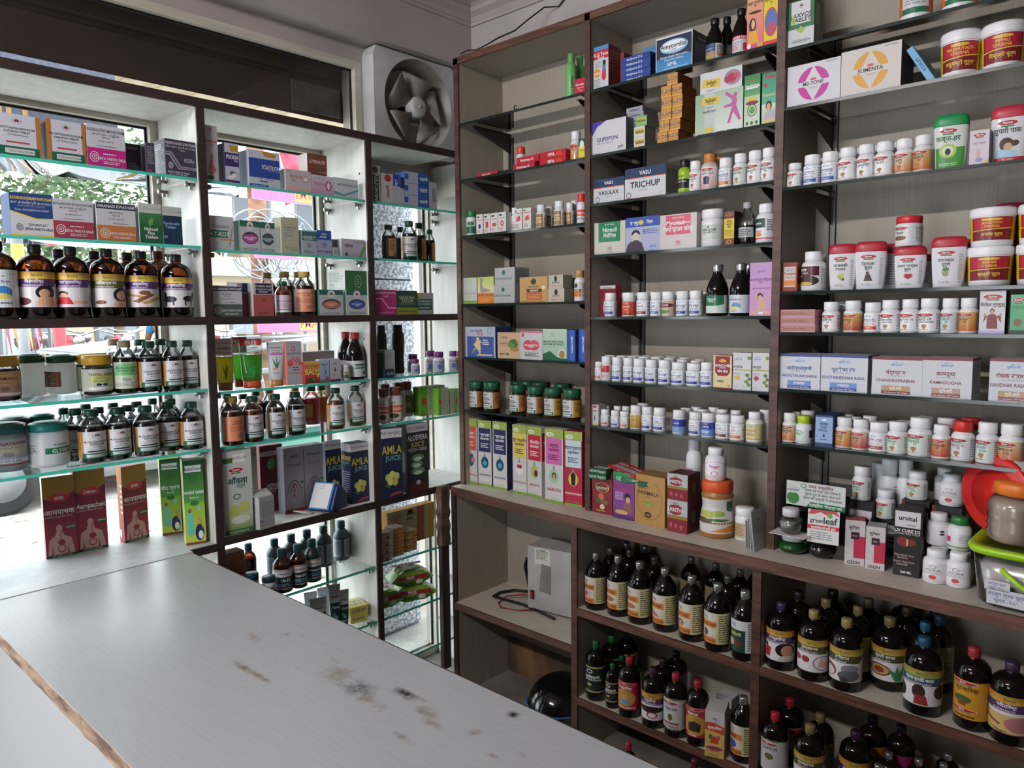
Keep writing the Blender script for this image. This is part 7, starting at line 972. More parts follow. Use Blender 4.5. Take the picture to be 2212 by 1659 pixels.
('f8','box',1.895,.008,.7375,5,.0678,.1921,'1c1618',.075,'r 0 0 1 1 1c1618;r .02 .74 .98 .98 c8c4c8;T .5 .88 .07 1c1618 urvital;t .65 .78 .03 1c1618 herbals;T .5 .69 .045 w LIV CURE DS;t .5 .645 .032 c8b8b0 SUGAR FREE SYRUP;e .35 .52 .24 .075 7a2820;e .65 .52 .2 .05 7a2820;r .48 .46 .54 .56 c8a878;t .42 .32 .032 c8a8a0 Stimulates liver;t .35 .28 .032 c8a8a0 function;t .42 .22 .032 c8a8a0 Detox fatty liver;t .35 .18 .032 c8a8a0 naturally;T .5 .06 .035 w 200 ML|r 0 0 1 1 1c1618;r .1 .1 .9 .55 9a9698;l .15 .12 .85 .52 8 4a4448','tall black liver syrup carton with red liver picture',0),
('f8','box',1.89,.1,.7375,0,.0738,.2003,'1c1618',.06,'@vt','black carton behind the liver syrup one',0),
('f8','pill',1.885,.132,.9383,10,.0274,.0847,'W','ce6e6e8','@by~प्राणदा~गुटिका~c8d0c8~d0d4d0~1f6a4c','white bottle standing on carton behind liver syrup',0),
('f8','bigpill',1.968,.019,.7375,9,.032,.0921,'W','ce6e6e8','@ac','white heart-label bottle at ledge front, first',0),
('f8','bigpill',1.958,.08,.829,9,.0304,.0904,'W','ce6e6e8','l .05 .1 .3 .7 7 g;e .6 .72 .06 .06 2a2a2a;e .6 .55 .06 .06 2a2a2a','white bottle with two black dots, upper tier',0),
('f8','bigpill',1.964,.079,.7375,9,.0291,.0905,'W','ce6e6e8','','white bottle squeezed behind the heart-label ones',1),
('f8','bigpill',1.943,.197,.9329,9,.0275,.0956,'W','ce6e6e8','','white ribbed-cap bottle at the very back',1),
('f8','box',1.971,.105,.7375,0,.0761,.1949,'1c1618',.055,'@vt','black carton behind the white bottles',0),
('f8','bigpill',1.973,.141,.9329,9,.0314,.091,'W','ce6e6e8','@ac','white ribbed-cap bottle with heart, on black carton',0),
('f8','bigpill',2.023,.023,.7375,8,.0303,.0943,'W','ce6e6e8','@ac','white heart-label bottle at ledge front, second',0),
('f8','bigpill',2.01,.08,.8245,8,.0299,.0922,'W','c2a7a3c','r .0 .3 .3 .6 b83070;l .5 .3 .9 .8 6 b0a0a8;r 0 0 .9 .08 6a9a40','white bottle with green cap',0),
('f8','bigpill',2.02,.079,.7375,8,.0286,.0855,'W','ce6e6e8','','white bottle under the green-capped one',1),
('g0','syr',1.094,-.195,-.22,25,.0289,.23,'K','c942430','','red-capped bottle standing on cupboard floor',0,'floor_bottle'),
('g0','syr',1.313,-.132,-.22,21,.0309,.23,'K','c5a1820','','dark red-capped bottle on cupboard floor',0,'floor_bottle'),
('g1','kad',.842,-.04,.383,27,.0412,.2115,'K','mb4b2b0','@kd~पथ्यादि काढा~PATHYADI~r .1 .24 .4 .48 c8a0a0;e .25 .36 .05 .08 b04848','black decoction bottle with orange and cream label',0),
('g1','kad',.833,.066,.383,26,.0356,.2,'K','m908e8c','','black silver-capped bottle in the rear rows',1),
('g1','kad',.94,-.036,.383,26,.0399,.2204,'K','mb4b2b0','@kd~यकृत काढा~YAKRUT KADHA~e .25 .36 .18 .1 a8683c','black decoction bottle with orange and cream label',0),
('g1','kad',.839,.169,.383,26,.0417,.2,'K','m908e8c','','black silver-capped bottle in the rear rows',1),
('g1','kad',.898,.103,.383,25,.0403,.2,'K','m908e8c','','black silver-capped bottle in the rear rows',1),
('g1','kad',1.037,-.04,.383,24,.043,.22,'K','mb4b2b0','@kd~यकृत काढा~YAKRUT KADHA~e .25 .36 .18 .1 a8683c','black decoction bottle with orange and cream label',0),
('g1','kad',.92,.178,.383,24,.0408,.2,'K','m908e8c','','black silver-capped bottle in the rear rows',1),
('g1','kad',1.018,.09,.383,24,.039,.2,'K','m908e8c','','black silver-capped bottle in the rear rows',1),
('g1','kad',1.139,-.036,.383,23,.0435,.2198,'K','mb4b2b0','@kd~रास्ना काढा~RASNA KADHA~p b08070 .1 .24 .42 .24 .35 .34 .15 .48','black decoction bottle with orange and cream label',0),
('g1','kad',1.248,-.045,.383,22,.043,.2191,'K','mb4b2b0','@kd~दशमूल काढा~DASHMUL KADHA~o .25 .34 .1 .12 .4 5a3430;e .25 .3 .08 .08 b08070','black decoction bottle with orange and cream label',0),
('g1','kad',1.122,.179,.383,22,.039,.2,'K','m908e8c','r 0 0 1 1 8a8060','black silver-capped bottle in the rear rows',1),
('g1','kad',1.224,.174,.383,20,.038,.2,'K','m908e8c','r 0 0 1 1 8a8060','black silver-capped bottle in the rear rows',1),
('g1','kad',1.35,-.056,.383,20,.0436,.2199,'K','mb4b2b0','@kd~मंजिष्ठादि काढा~MANJISTHADI~e .25 .34 .07 .12 5a3a34','black decoction bottle with orange and cream label',0),
('g1','kad',1.315,.084,.383,20,.0362,.2,'K','m908e8c','','black silver-capped bottle in the rear rows',1),
('g1','kad',1.321,.169,.383,19,.037,.2,'K','m908e8c','','black silver-capped bottle in the rear rows',1),
('g1','kad',1.446,-.059,.383,18,.042,.2199,'K','mb4b2b0','r 0 0 1 1 c4c4c8;r 0 0 .55 .7 1f3c34;T .27 .85 .08 3a3a3c सांडू;T .27 .55 .1 c8b860 सुखजीवनी;e .2 .28 .1 .12 c8a080;e .38 .26 .1 .12 5a3028;l .6 .06 .95 .95 12 5a5650','black bottle with dark green and white label',0),
('g1','kad',1.351,.23,.383,18,.0334,.2058,'K','m908e8c','','black silver-capped bottle in the rear rows',1),
('g2','syr',.848,-.049,.03,27,.0385,.2241,'K','c1f5a34','r 0 0 1 1 1c2c24;r 0 .9 1 .95 b89858;r 0 .03 1 .08 b89858;o .35 .78 .1 .07 .3 w;T .4 .58 .09 w महामंजिष्ठादि;T .4 .48 .06 w MANJISTHADI KADHA;e .35 .3 .07 .05 b89858;e .8 .22 .12 .08 6a2828','tall black bottle with green cap and dark label',0),
('g2','syr',.837,.072,.03,26,.0402,.2,'K','c1f5a34','r 0 0 1 1 1c2c24;r 0 .9 1 .95 b89858','green-capped black bottle in shadow behind',1),
('g2','syr',.932,-.059,.03,26,.0266,.1644,'K','c1f5a34','r 0 0 1 1 1c2c24;r 0 .9 1 .95 b89858;r 0 .03 1 .08 b89858;o .35 .78 .1 .07 .3 w;T .4 .58 .09 w महामंजिष्ठादि;T .4 .48 .06 w MANJISTHADI KADHA;e .35 .3 .07 .05 b89858;e .8 .22 .12 .08 6a2828','short black bottle with green cap and dark label',0),
('g2','syr',.9,.048,.03,25,.0268,.145,'K','c1f5a34','','short green-capped bottle behind',1),
('g2','syr',.862,.143,.03,25,.0387,.2,'K','c1f5a34','r 0 0 1 1 1c2c24;r 0 .9 1 .95 b89858','green-capped black bottle in shadow behind',1),
('g2','syr',1.009,-.062,.03,25,.0403,.2166,'K','c942430','r 0 0 1 1 a02434;B .4 .93 .6 .1;T .4 .78 .09 w दशमूलारिष्ट;e .4 .42 .3 .3 b08838;e .4 .45 .08 .09 c0906c;p 5a8ab0 .25 .2 .55 .2 .5 .36 .3 .36;T .4 .08 .07 w DASHMULARISHTA','black bottle with red-gold bearded man label',0),
('g2','syr',1.111,-.063,.03,24,.0417,.2078,'K','c3a1c2c','@dh~यकृदरिष्ट~YAKRUTARISHTA~4a2c5c~c89838~e .45 .4 .35 .12 2a1c18;o .5 .2 .14 .12 .3 8a3a4a','black bottle with dark liver on white label',0),
('g2','syr',1.091,.036,.03,23,.0408,.2,'K','c2a1820','','dark-capped bottle in shadow behind',1),
('g2','syr',1.201,-.063,.03,22,.0415,.2184,'K','c942430','r 0 0 1 1 b8b4b8;o .5 .5 .56 .55 .03 98a850;B .35 .88 .5 .1;T .4 .68 .1 2a3a4c रोध्रासव;e .4 .4 .06 .12 5a5a2c;r .2 .16 .6 .22 8a3040;T .4 .08 .07 2a3a4c LODHRASAV;l .7 .1 .95 .9 12 6a6468','black bottle with red cap and lilac-white label',0),
('g2','syr',1.098,.117,.03,22,.0416,.2,'K','c2a1820','r 0 0 1 1 6a2030;r 0 .3 1 1 4a3040','dark-capped bottle in shadow behind',1),
('g2','syr',1.284,-.061,.03,21,.0388,.219,'K','c942430','r 0 0 1 1 a02434;B .4 .93 .6 .1;T .4 .78 .09 w लोहासव;e .45 .4 .34 .34 b08838;p 3a2c28 .3 .2 .6 .2 .62 .45 .45 .55 .28 .45;T .4 .08 .07 w Lohasav','black bottle with red cap and muscular torso label',0),
('g2','box',1.372,-.109,.03,17,.063,.1584,'b8b4b4',.09,'r 0 0 1 1 c8a858;r 0 .7 1 1 c0bcc0;p c04c34 0 .58 0 .74 .5 .76 1 .68 1 .52 .5 .56;T .5 .84 .045 2a2a2c सांडू;T .5 .64 .06 w कुमारविन;p b84828 .3 .3 .7 .3 .74 .46 .26 .46;e .3 .44 .1 .05 3a6a3c;e .7 .44 .1 .05 c05080;e .5 .2 .45 .04 8a3a6a;T .5 .14 .03 7a2828 बच्चों के लिए;l .2 .03 .8 .08 2 5a4a30','tall white, orange and yellow carton with two children',0),
('g2','box',1.313,.07,.03,0,.0611,.1151,'b8b4b8',.06,'','white carton behind the children syrup one',0),
('g2','kad',1.443,-.05,.03,19,.0391,.2122,'K','mb4b2b0','@kd~धातकी~DHATUPUSHTI KADHA~e .25 .34 .12 .14 3a5a9a','black silver-capped bottle with blue athlete picture',0),
('h1','syr',1.561,-.049,.385,17,.0437,.2064,'K','c3c2448','@dh~दशमूलारिष्ट~DASHAMOOLARISHTA~4a2c5c~c89838~e .62 .38 .2 .22 1c1818;e .66 .36 .13 .18 b08060;p a83028 .1 .1 .3 .1 .34 .4 .2 .44;e .2 .48 .05 .06 2a1818;p b8b0a0 .45 .04 .9 .04 .85 .2 .55 .2','black bottle with violet cap and man in profile',0),
('h1','syr',1.579,.037,.385,16,.0448,.222,'K','c1c1a20','','dark bottle in the rear rows',1),
('h1','syr',1.663,-.052,.385,15,.0444,.2091,'K','c8a7c48','@dh~पुनर्नवासव~PUNARNAVASAV~4a4428~b0a048~e .2 .38 .08 .1 8a3838;e .38 .38 .08 .1 8a3838;o .72 .3 .2 .22 .08 5a3038;p c89888 .62 .18 .82 .18 .78 .32 .66 .44','black bottle with kidneys and ankle label',0),
('h1','syr',1.668,.033,.385,15,.0435,.222,'K','c6a5c38','','dark bottle in the rear rows',1),
('h1','syr',1.659,.118,.385,14,.0448,.222,'K','c1c1a18','','dark bottle in the rear rows',1),
('h1','syr',1.758,-.049,.385,13,.0452,.2079,'K','c8a7c48','@dh~उशीरासव~USHIRASAV~4a4428~b0a048~e .2 .3 .16 .2 8a4440;e .2 .26 .12 .14 c8c4c0;e .6 .4 .16 .14 7a7a80;e .58 .2 .2 .16 5a5a60;e .5 .08 .08 .08 3a3a40','black bottle with grey stones label',0),
('h1','syr',1.762,.035,.385,13,.0417,.222,'K','c6a5c38','r 0 0 1 1 8a8458;l .1 .1 .9 .6 8 4a4438','dark bottle in the rear rows',1),
('h1','syr',1.767,.116,.385,12,.0433,.222,'K','c6a5c38','','dark bottle in the rear rows',1),
('h1','syr',1.851,.04,.385,11,.048,.2086,'K','c6a5c38','@dh~कुमारी आसव~KUMARI ASAV~4a4428~b0a048~e .36 .32 .2 .18 3a1c14;e .36 .32 .17 .15 c08858;e .36 .32 .09 .09 7a3828;p 3f7a4c .62 .04 .72 .04 .8 .5 .7 .3 .66 .5 .62 .3 .5 .42','black bottle with cut fruit and aloe label',0),
('h1','syr',1.874,.126,.385,11,.0422,.222,'K','c4a3c28','','dark bottle in the rear rows',1),
('h1','syr',1.847,.203,.385,11,.0421,.222,'K','c3a2c24','','dark bottle in the rear rows',1),
('h1','syr',1.963,-.045,.385,10,.0481,.2107,'K','c1c4a64','@dh~महारास्नादि काढा~MAHARASNADI KADHA~24485c~7a9a50~e .12 .3 .12 .2 2a2430;e .45 .4 .1 .2 3a2420;p 8a3028 .38 .04 .6 .04 .56 .3 .4 .3;e .8 .4 .12 .2 2a2020','black bottle with blue cap and red knee label',0),
('h1','syr',1.944,.04,.385,10,.04,.222,'K','c1c4a64','r 0 0 1 1 8a8458;l .1 .1 .9 .6 8 4a4438','dark bottle in the rear rows',1),
('h1','syr',1.963,.116,.385,9,.0404,.222,'K','c1c4058','r 0 0 1 1 8a8458;l .1 .1 .9 .6 8 4a4438','dark bottle in the rear rows',1),
('h1','syr',1.934,.19,.385,9,.0411,.222,'K','c143444','','dark bottle in the rear rows',1),
('h1','syr',2.082,-.043,.385,7,.0438,.2165,'K','c942a32','r 0 0 1 1 c08a28;B .35 .93 .5 .1;T .42 .78 .1 2a1c10 कुटजारिष्ट;e .35 .5 .15 .1 3a5a28;r .28 .34 .42 .46 7a3c20;B .35 .22 .5 .09;T .4 .08 .07 2a1c10 Kutajarishta;l .76 .2 .95 .7 10 6a4a18','black bottle with red cap and mustard label',0),
('h1','syr',2.169,-.053,.385,6,.0468,.2088,'K','c3a2040','@dh~खदिरारिष्ट~KHADIRARISHTA~4a2c5c~c89838~r 0 0 1 .5 c0a868;e .65 .28 .22 .2 a86a70;p 8a3c34 0 .4 .4 .24 .36 .2 0 .32;p 7a5a34 .1 .12 .5 .06 .4 .02','black bottle with violet cap and skin patch label',0),
('h2','syr',1.559,-.071,.03,17,.0415,.21,'K','ca82838','r 0 0 1 1 b8b4b8;o .5 .5 .56 .55 .03 98a850;B .35 .9 .5 .08;T .4 .76 .09 2a3a4c पुन्नागासव;e .4 .5 .1 .1 5a5a2c','black bottle with red cap and white label',0),
('h2','syr',1.56,.042,.03,16,.0453,.21,'K','c8a2030','r 0 .3 1 1 8a8688;r 0 .8 1 .95 a02838','dark bottle in the second row',1),
('h2','syr',1.668,-.071,.03,15,.0445,.21,'K','c7a6c40','@dh~द्राक्षासव~DRAKSHASAV~4a4428~b0a048~e .4 .3 .2 .2 3a2448','black bottle with gold cap and gold-topped label',0),
('h2','syr',1.668,.013,.03,14,.0422,.21,'K','c6a5c38','r 0 0 1 1 6a6448','dark bottle in the second row',1),
('h2','syr',1.783,-.013,.03,13,.0452,.21,'K','c30182c','@dh~अशोकारिष्ट~ASHOKARISHTA~4a2c5c~c89838~e .4 .3 .2 .2 8a3028','black bottle with violet cap and purple-banded label',0),
('h2','syr',1.796,.102,.03,12,.041,.21,'K','c1c1c28','r 0 .3 1 1 a87838','dark bottle in the second row',1),
('h2','syr',1.858,-.047,.03,11,.0337,.15,'K','mb4b2b0','','small silver-capped dark bottle',0),
('h2','syr',1.862,.036,.03,11,.0346,.15,'K','mb4b2b0','','small silver-capped dark bottle',0),
('h2','syr',1.876,.107,.03,11,.0402,.21,'K','c1c1c28','r 0 0 1 1 8a2858','dark bottle in the second row',1),
('h2','syr',1.938,.06,.03,10,.0335,.15,'K','mb4b2b0','','small silver-capped dark bottle',0),
('h2','syr',1.997,.083,.03,9,.032,.15,'K','mb4b2b0','','small silver-capped dark bottle',0),
('h2','syr',1.995,.146,.03,8,.0328,.15,'K','mb4b2b0','','small silver-capped dark bottle',0),
]
# ---------------------------------------------------------------- vessels: profiles as fractions of radius and height
MAT = {}
def mat(code):
    if code in MAT: return MAT[code]
    k, h = code[0], code[1:]
    if k == 'W': m = plain('white_plastic', 'dcdbde', .38)
    elif k == 'K': m = plain('dark_amber_glass', (.006, .004, .004), .07, 0, .35)
    elif k == 'A': m = thin_glass('amber_glass', (.50, .22, .09), 1.1)
    elif k == 'C': m = thin_glass('clear_glass', (.93, .95, .94), 1.3)
    elif k == 'T': m = thin_glass('clear_plastic', (.86, .87, .87), 1.2, .12)
    elif k == 'c': m = plain('cap_plastic_'+h, h, .38)
    elif k == 'm': m = plain('cap_metal_'+h, h, .3, .85)
    elif k in 'qjt':                                            # liquid, clear gel, milky plastic: let some light through
        m, nt, p = nodes({'q': 'liquid_', 'j': 'gel_', 't': 'milky_plastic_'}[k]+h); p.inputs['Base Color'].default_value = (*lin(h), 1); p.inputs['Roughness'].default_value = .3
        tl = N(nt, 'ShaderNodeBsdfTranslucent'); tl.inputs[0].default_value = (*[min(1, v*1.6) for v in lin(h)], 1); mx = N(nt, 'ShaderNodeMixShader'); mx.inputs[0].default_value = {'q': .4, 'j': .7, 't': .3}[k]
        nt.links.new(p.outputs[0], mx.inputs[1]); nt.links.new(tl.outputs[0], mx.inputs[2]); nt.links.new(mx.outputs[0], nt.nodes['Material Output'].inputs[0])
    elif k == 'p': m = plain('body_plastic_'+h, h, .35)
    elif k == 's': m = plain('paper_'+h, h, .6)
    MAT[code] = m; return m
VES = {
 'pill': dict(b=[(0, 0), (.9, 0), (1, .02), (1, .60), (.96, .645), (.80, .70), (.74, .715), (.74, .77)], c=[(.80, .735), (.84, .745), (.84, .975), (.80, 1), (0, 1)], lab=(.07, .60), rib=.03),
 'dho': dict(b=[(0, 0), (.92, 0), (1, .02), (1, .62), (.97, .65), (.84, .68), (.80, .69), (.80, .73)], c=[(.86, .69), (.91, .70), (.91, .97), (.87, 1), (0, 1)], lab=(.07, .63), rib=.0),
 'bigpill': dict(b=[(0, 0), (.9, 0), (1, .03), (1, .63), (.9, .71), (.68, .76), (.62, .77), (.62, .8)], c=[(.68, .77), (.73, .78), (.73, .98), (.68, 1), (0, 1)], lab=(.1, .62), rib=.04),
 'syr': dict(b=[(0, 0), (.9, 0), (1, .025), (1, .66), (.985, .70), (.9, .77), (.70, .82), (.40, .855), (.31, .87), (.31, .91)], c=[(.34, .885), (.35, .89), (.35, .985), (.31, 1), (0, 1)], lab=(.15, .63), rib=.05),
 'kad': dict(b=[(0, 0), (.92, 0), (1, .025), (1, .62), (.95, .68), (.78, .76), (.52, .83), (.36, .87), (.31, .885), (.31, .91)], c=[(.35, .89), (.36, .895), (.36, .985), (.33, 1), (0, 1)], lab=(.13, .60), rib=.04),
 'oil': dict(b=[(0, 0), (.92, 0), (1, .02), (1, .64), (.96, .69), (.78, .76), (.53, .83), (.45, .86), (.45, .90)], c=[(.52, .87), (.54, .875), (.54, .98), (.5, 1), (0, 1)], lab=(.09, .60), rib=.04, liq=.68),
 'him': dict(b=[(0, 0), (.9, 0), (1, .02), (1, .58), (.97, .64), (.82, .72), (.50, .79), (.44, .81), (.44, .84)], c=[(.46, .82), (.49, .83), (.49, .98), (.44, 1), (0, 1)], lab=(.1, .56), rib=.03),
 'jar': dict(b=[(0, 0), (.88, 0), (.98, .03), (1, .08), (1, .70), (.96, .76), (.88, .79), (.88, .82)], c=[(.93, .79), (.97, .80), (.97, .95), (.90, .97), (.70, .985), (.66, 1), (0, 1)], lab=(.14, .68), rib=.02),
 'vjar': dict(b=[(0, 0), (.9, 0), (1, .03), (1, .66), (.96, .72), (.88, .75), (.88, .78)], c=[(.93, .76), (.97, .77), (.97, .97), (.92, 1), (0, 1)], lab=(.1, .66), rib=.03),
 'tub': dict(b=[(0, 0), (.80, 0), (.88, .04), (.90, .14), (.96, .76), (.96, .79)], c=[(.99, .775), (1.0, .785), (1.0, .96), (.95, 1), (0, 1)], lab=(.15, .74), rib=0, lr=.93),
 'chy': dict(b=[(0, 0), (.86, 0), (.97, .03), (1, .12), (1, .28), (.90, .46), (.84, .56), (.88, .68), (.94, .74), (.90, .78), (.84, .80), (.84, .84)], c=[(.86, .81), (.90, .82), (.90, .97), (.86, 1), (0, 1)], lab=(.10, .70), rib=.05),
 'sham': dict(b=[(0, 0), (.9, 0), (1, .03), (1, .66), (.9, .74), (.6, .80), (.55, .81)], c=[(.56, .80), (.6, .81), (.62, .97), (.55, 1), (0, 1)], lab=(.1, .62), rib=0),
 'neck': dict(b=[(0, 0), (.9, 0), (1, .03), (1, .52), (.8, .66), (.5, .78), (.42, .83), (.42, .88)], c=[(.48, .86), (.5, .87), (.5, .985), (.46, 1), (0, 1)], lab=(.06, .40), rib=.04),
 'blk': dict(b=[(0, 0), (.82, 0), (.9, .04), (.82, .3), (.95, .5), (1, .66), (.95, .8), (.7, .88), (.7, .9)], c=[(.74, .885), (.78, .89), (.7, .985), (.66, 1), (0, 1)], lab=(.1, .6), rib=0),
 'pot': dict(b=[(0, 0), (.5, 0), (.62, .02), (.88, .14), (1, .32), (.97, .46), (.82, .60), (.66, .68), (.62, .70), (.62, .74)], c=[(.68, .70), (.72, .71), (.72, .97), (.68, 1), (0, 1)], lab=(.75, .9), rib=0, liq=.6, lr=.74),
 'ring': dict(b=[(0, 0), (.9, 0), (.98, .04), (.94, .1), (1, .16), (.94, .22), (1, .3), (.94, .36), (1, .44), (.96, .5), (1, .58), (.95, .66), (.8, .76), (.72, .8), (.72, .82)], c=[(.76, .80), (.80, .81), (.80, .97), (.76, 1), (0, 1)], lab=(.2, .6), rib=.05, liq=.48),
}
_VM = {}
def prof_r(prof, z):
    for (r0, z0), (r1, z1) in zip(prof, prof[1:]):
        if z0 <= z <= z1 and z1 > z0: return r0+(r1-r0)*(z-z0)/(z1-z0)
    return prof[-1][0]
def vessel(name, cat, kind, x, y, z, rz, R, H, body, cap, art, label, group, back=0):
    """art: '' for a plain body; a leading number sets how far round the label goes"""
    V = VES[kind]; t = empty(name, (x, y, z), math.radians(rz), label=label, category=cat)
    if group: t['group'] = group
    seg = 20 if back else 32
    def part(nm, prof, m, rib=0, s=None):
        key = (kind, nm, round(R, 4), round(H, 4), back, m)
        me = _VM.get(key)
        if me is None:
            b = MB(); b.lathe([(r*R*(.985 if s else 1), zz*H) for r, zz in prof], seg*(2 if rib else 1) if not back else seg, 0, None, rib if not back else 0)
            me = b.mesh(nm); me.materials.append(mat(m)); _VM[key] = me
        o = bpy.data.objects.new(nm, me); C.objects.link(o); o.parent = t; return o
    bc = body.split(','); part('bottle_body' if kind not in ('jar', 'vjar', 'tub', 'pot', 'chy', 'ring') else 'jar_body', V['b'], bc[0]); part('screw_cap' if kind not in ('jar', 'vjar', 'tub', 'chy', 'ring') else 'lid', V['c'], cap, V['rib'])
    if len(bc) > 1:
        lv = float(bc[2]) if len(bc) > 2 else V.get('liq', .6)
        pr = [(r*.95, zz+.006) for r, zz in V['b'] if zz < lv]; rr = prof_r(V['b'], lv)*.95
        part('contents', pr+[(rr, lv), (0, lv)], bc[1])
    if art:
        arc = 200.0
        if art[0].isdigit(): q, art = art.split('|', 1); arc = float(q)
        z0, z1 = V['lab']; rr = V.get('lr')
        A = math.radians(arc)
        def fm(u, v, off):
            zz = z0+(z1-z0)*v; r = (R*rr if rr and kind == 'pot' else prof_r(V['b'], zz)*R)+off; a = (u-.5)*A
            return (r*math.sin(a), -r*math.cos(a), zz*H)
        p = Print(R*A, H*(z1-z0), fm, arc/10.0)
        if kind == 'chy':
            old = p.rect
            def rect(x0, y0, x1, y1, c, c2=None):
                n = max(1, math.ceil((y1-y0)*8))
                for i in range(n): old(x0, y0+(y1-y0)*i/n, x1, y0+(y1-y0)*(i+1)/n, c, None)
            p.rect = rect
        p.art(art); p.build('label', LABEL, t)
    return t
def loft(name, sections, m, parent, seg=28, n=2.0, cap=True):
    """sections: (z, half width, half depth, exponent)"""
    b = MB(); vs = []; fs = []
    for z, a, d, e in sections:
        for k in range(seg):
            t = 2*PI*k/seg; c, s = math.cos(t), math.sin(t)
            vs.append((a*math.copysign(abs(c)**(2/e), c), d*math.copysign(abs(s)**(2/e), s), z))
    for i in range(len(sections)-1):
        for k in range(seg): fs.append((i*seg+k, i*seg+(k+1) % seg, (i+1)*seg+(k+1) % seg, (i+1)*seg+k))
    if cap: fs += [tuple(range(seg))[::-1], tuple((len(sections)-1)*seg+k for k in range(seg))]
    b.add(vs, fs, 0, True); return b.build(name, m, parent)
def secat(sec, z):
    for a, b in zip(sec, sec[1:]):
        if a[0] <= z <= b[0] and b[0] > a[0]:
            t = (z-a[0])/(b[0]-a[0]); return [a[i]+(b[i]-a[i])*t for i in range(4)]
    return list(sec[-1])
def sheetprint(sec, z0, z1, frac, art, parent, top=None):
    """label on the front of a lofted body"""
    Wm = max(s[1] for s in sec)*2*frac
    def fm(u, v, off):
        z = z0+(z1-z0)*v; _, a, d, e = secat(sec, z); x = (u-.5)*2*a*frac
        return (x, -d*max(0, 1-abs(x/a)**e)**(1/e)-off*1.2, z)
    p = Print(Wm, z1-z0, fm, 14); old = p.rect
    def rect(x0, y0, x1, y1, c, c2=None):
        n = max(1, math.ceil((y1-y0)*6))
        for i in range(n): old(x0, y0+(y1-y0)*i/n, x1, y0+(y1-y0)*(i+1)/n, c, None)
    p.rect = rect; p.art(art); p.build('label', LABEL, parent)
def churna(name, cat, kind, x, y, z, rz, W, H, body, cap, art, label, group, back=0):
    t = empty(name, (x, y, z), math.radians(rz), label=label, category=cat)
    if group: t['group'] = group
    w = W/2; d = w*.62
    s1 = [(0, w*.80, d*.8, 3), (.01*H, w*.85, d*.86, 3.2), (.25*H, w*.91, d*.95, 3.4), (.6*H, w*.98, d, 3.6), (.765*H, w*.99, d, 3.6), (.80*H, w*.95, d*.95, 3.4)]
    s2 = [(.79*H, w*.98, d, 3.6), (.80*H, w, d*1.03, 3.6), (.93*H, w*.98, d, 3.6), (.985*H, w*.88, d*.88, 3.4), (H, w*.7, d*.7, 3)]
    loft('bottle_body', s1, mat(body), t); loft('flip_cap', s2, mat(cap), t)
    if art: sheetprint(s1, .03*H, .77*H, .86, art, t)
    return t
def tube(name, cat, kind, x, y, z, rz, W, H, body, cap, art, label, group, back=0):
    """squeeze tube standing on its cap"""
    t = empty(name, (x, y, z), math.radians(rz), label=label, category=cat)
    if group: t['group'] = group
    w = W/2; ch = .14*H
    loft('screw_cap', [(0, w*.70, w*.55, 2), (.003, w*.74, w*.58, 2), (ch, w*.76, w*.60, 2)], mat(cap), t)
    s = [(ch, w*.74, w*.58, 2), (ch+.01*H, w*.82, w*.6, 2), (.5*H, w*.9, w*.42, 2), (.85*H, w*.97, w*.14, 2), (.96*H, w, w*.03, 2), (H, w, w*.03, 2)]
    bc = body.split(',')
    loft('tube_body', s, mat(bc[0]), t)
    if len(bc) > 1:
        s3 = [(a+.001, b*.95, c*.93, e) for a, b, c, e in s[:3]]+[(.62*H, w*.88, w*.30, 2)]
        loft('contents', s3, mat(bc[1]), t)
    if art: sheetprint(s, ch+.03*H, .955*H, .9, art, t)
    return t
_BX = {}
def carton(name, cat, kind, x, y, z, rz, W, H, side, depth, art, label, group, back=0):
    t = empty(name, (x, y, z), math.radians(rz), label=label, category=cat)
    if group: t['group'] = group
    D = depth; key = (round(W, 4), round(H, 4), round(D, 4), side)
    me = _BX.get(key)
    if me is None:
        b = MB(); b.box(-W/2, 0, 0, W/2, D, H-.0012, 0, c=.0009); me = b.mesh('carton_body'); me.materials.append(mat('s'+side)); _BX[key] = me
    o = bpy.data.objects.new('carton_body', me); C.objects.link(o); o.parent = t
    b = MB(); b.box(-W/2+.001, .0008, H-.0012, W/2-.001, D-.002, H-.0002)
    if kind == 'open':
        v = []
        M = Matrix.Translation((0, D*.1, H)) @ Matrix.Rotation(.5, 4, 'X'); b = MB(); b.box(-W/2+.001, 0, 0, W/2-.001, D*.8, .0008, M=M)
    b.build('top_flap', mat('s'+side), t)
    if art:
        arts = art.split('|')
        p = Print(W, H, lambda u, v, off: ((u-.5)*W, -off, v*H)); p.art(arts[0]); p.build('front_print', PRINT, t)
        if len(arts) > 1 and arts[1]:
            p = Print(D, H, lambda u, v, off: (W/2+off, u*D, v*H)); p.art(arts[1]); p.build('side_print', PRINT, t)
        if len(arts) > 2 and arts[2]:
            p = Print(D, H, lambda u, v, off: (-W/2-off, (1-u)*D, v*H)); p.art(arts[2]); p.build('side_print', PRINT, t)
        if len(arts) > 3 and arts[3]:
            p = Print(W, D, lambda u, v, off: ((u-.5)*W, v*D, H+off)); p.art(arts[3]); p.build('top_print', PRINT, t)
    return t
NAMES = dict(pill='tablet_bottle', dho='tablet_bottle', bigpill='tablet_bottle', syr='syrup_bottle', kad='syrup_bottle', oil='oil_bottle', him='syrup_bottle', jar='plastic_jar', vjar='plastic_jar', tub='powder_tub',
  churna='powder_bottle', tube='squeeze_tube', chy='paste_jar', sham='shampoo_bottle', neck='syrup_bottle', blk='black_bottle', pot='gel_jar', ring='ribbed_jar', box='medicine_carton', open='medicine_carton')
ORD = 'first second third fourth fifth sixth seventh eighth ninth tenth eleventh twelfth thirteenth fourteenth fifteenth sixteenth seventeenth'.split()
_fam = {}
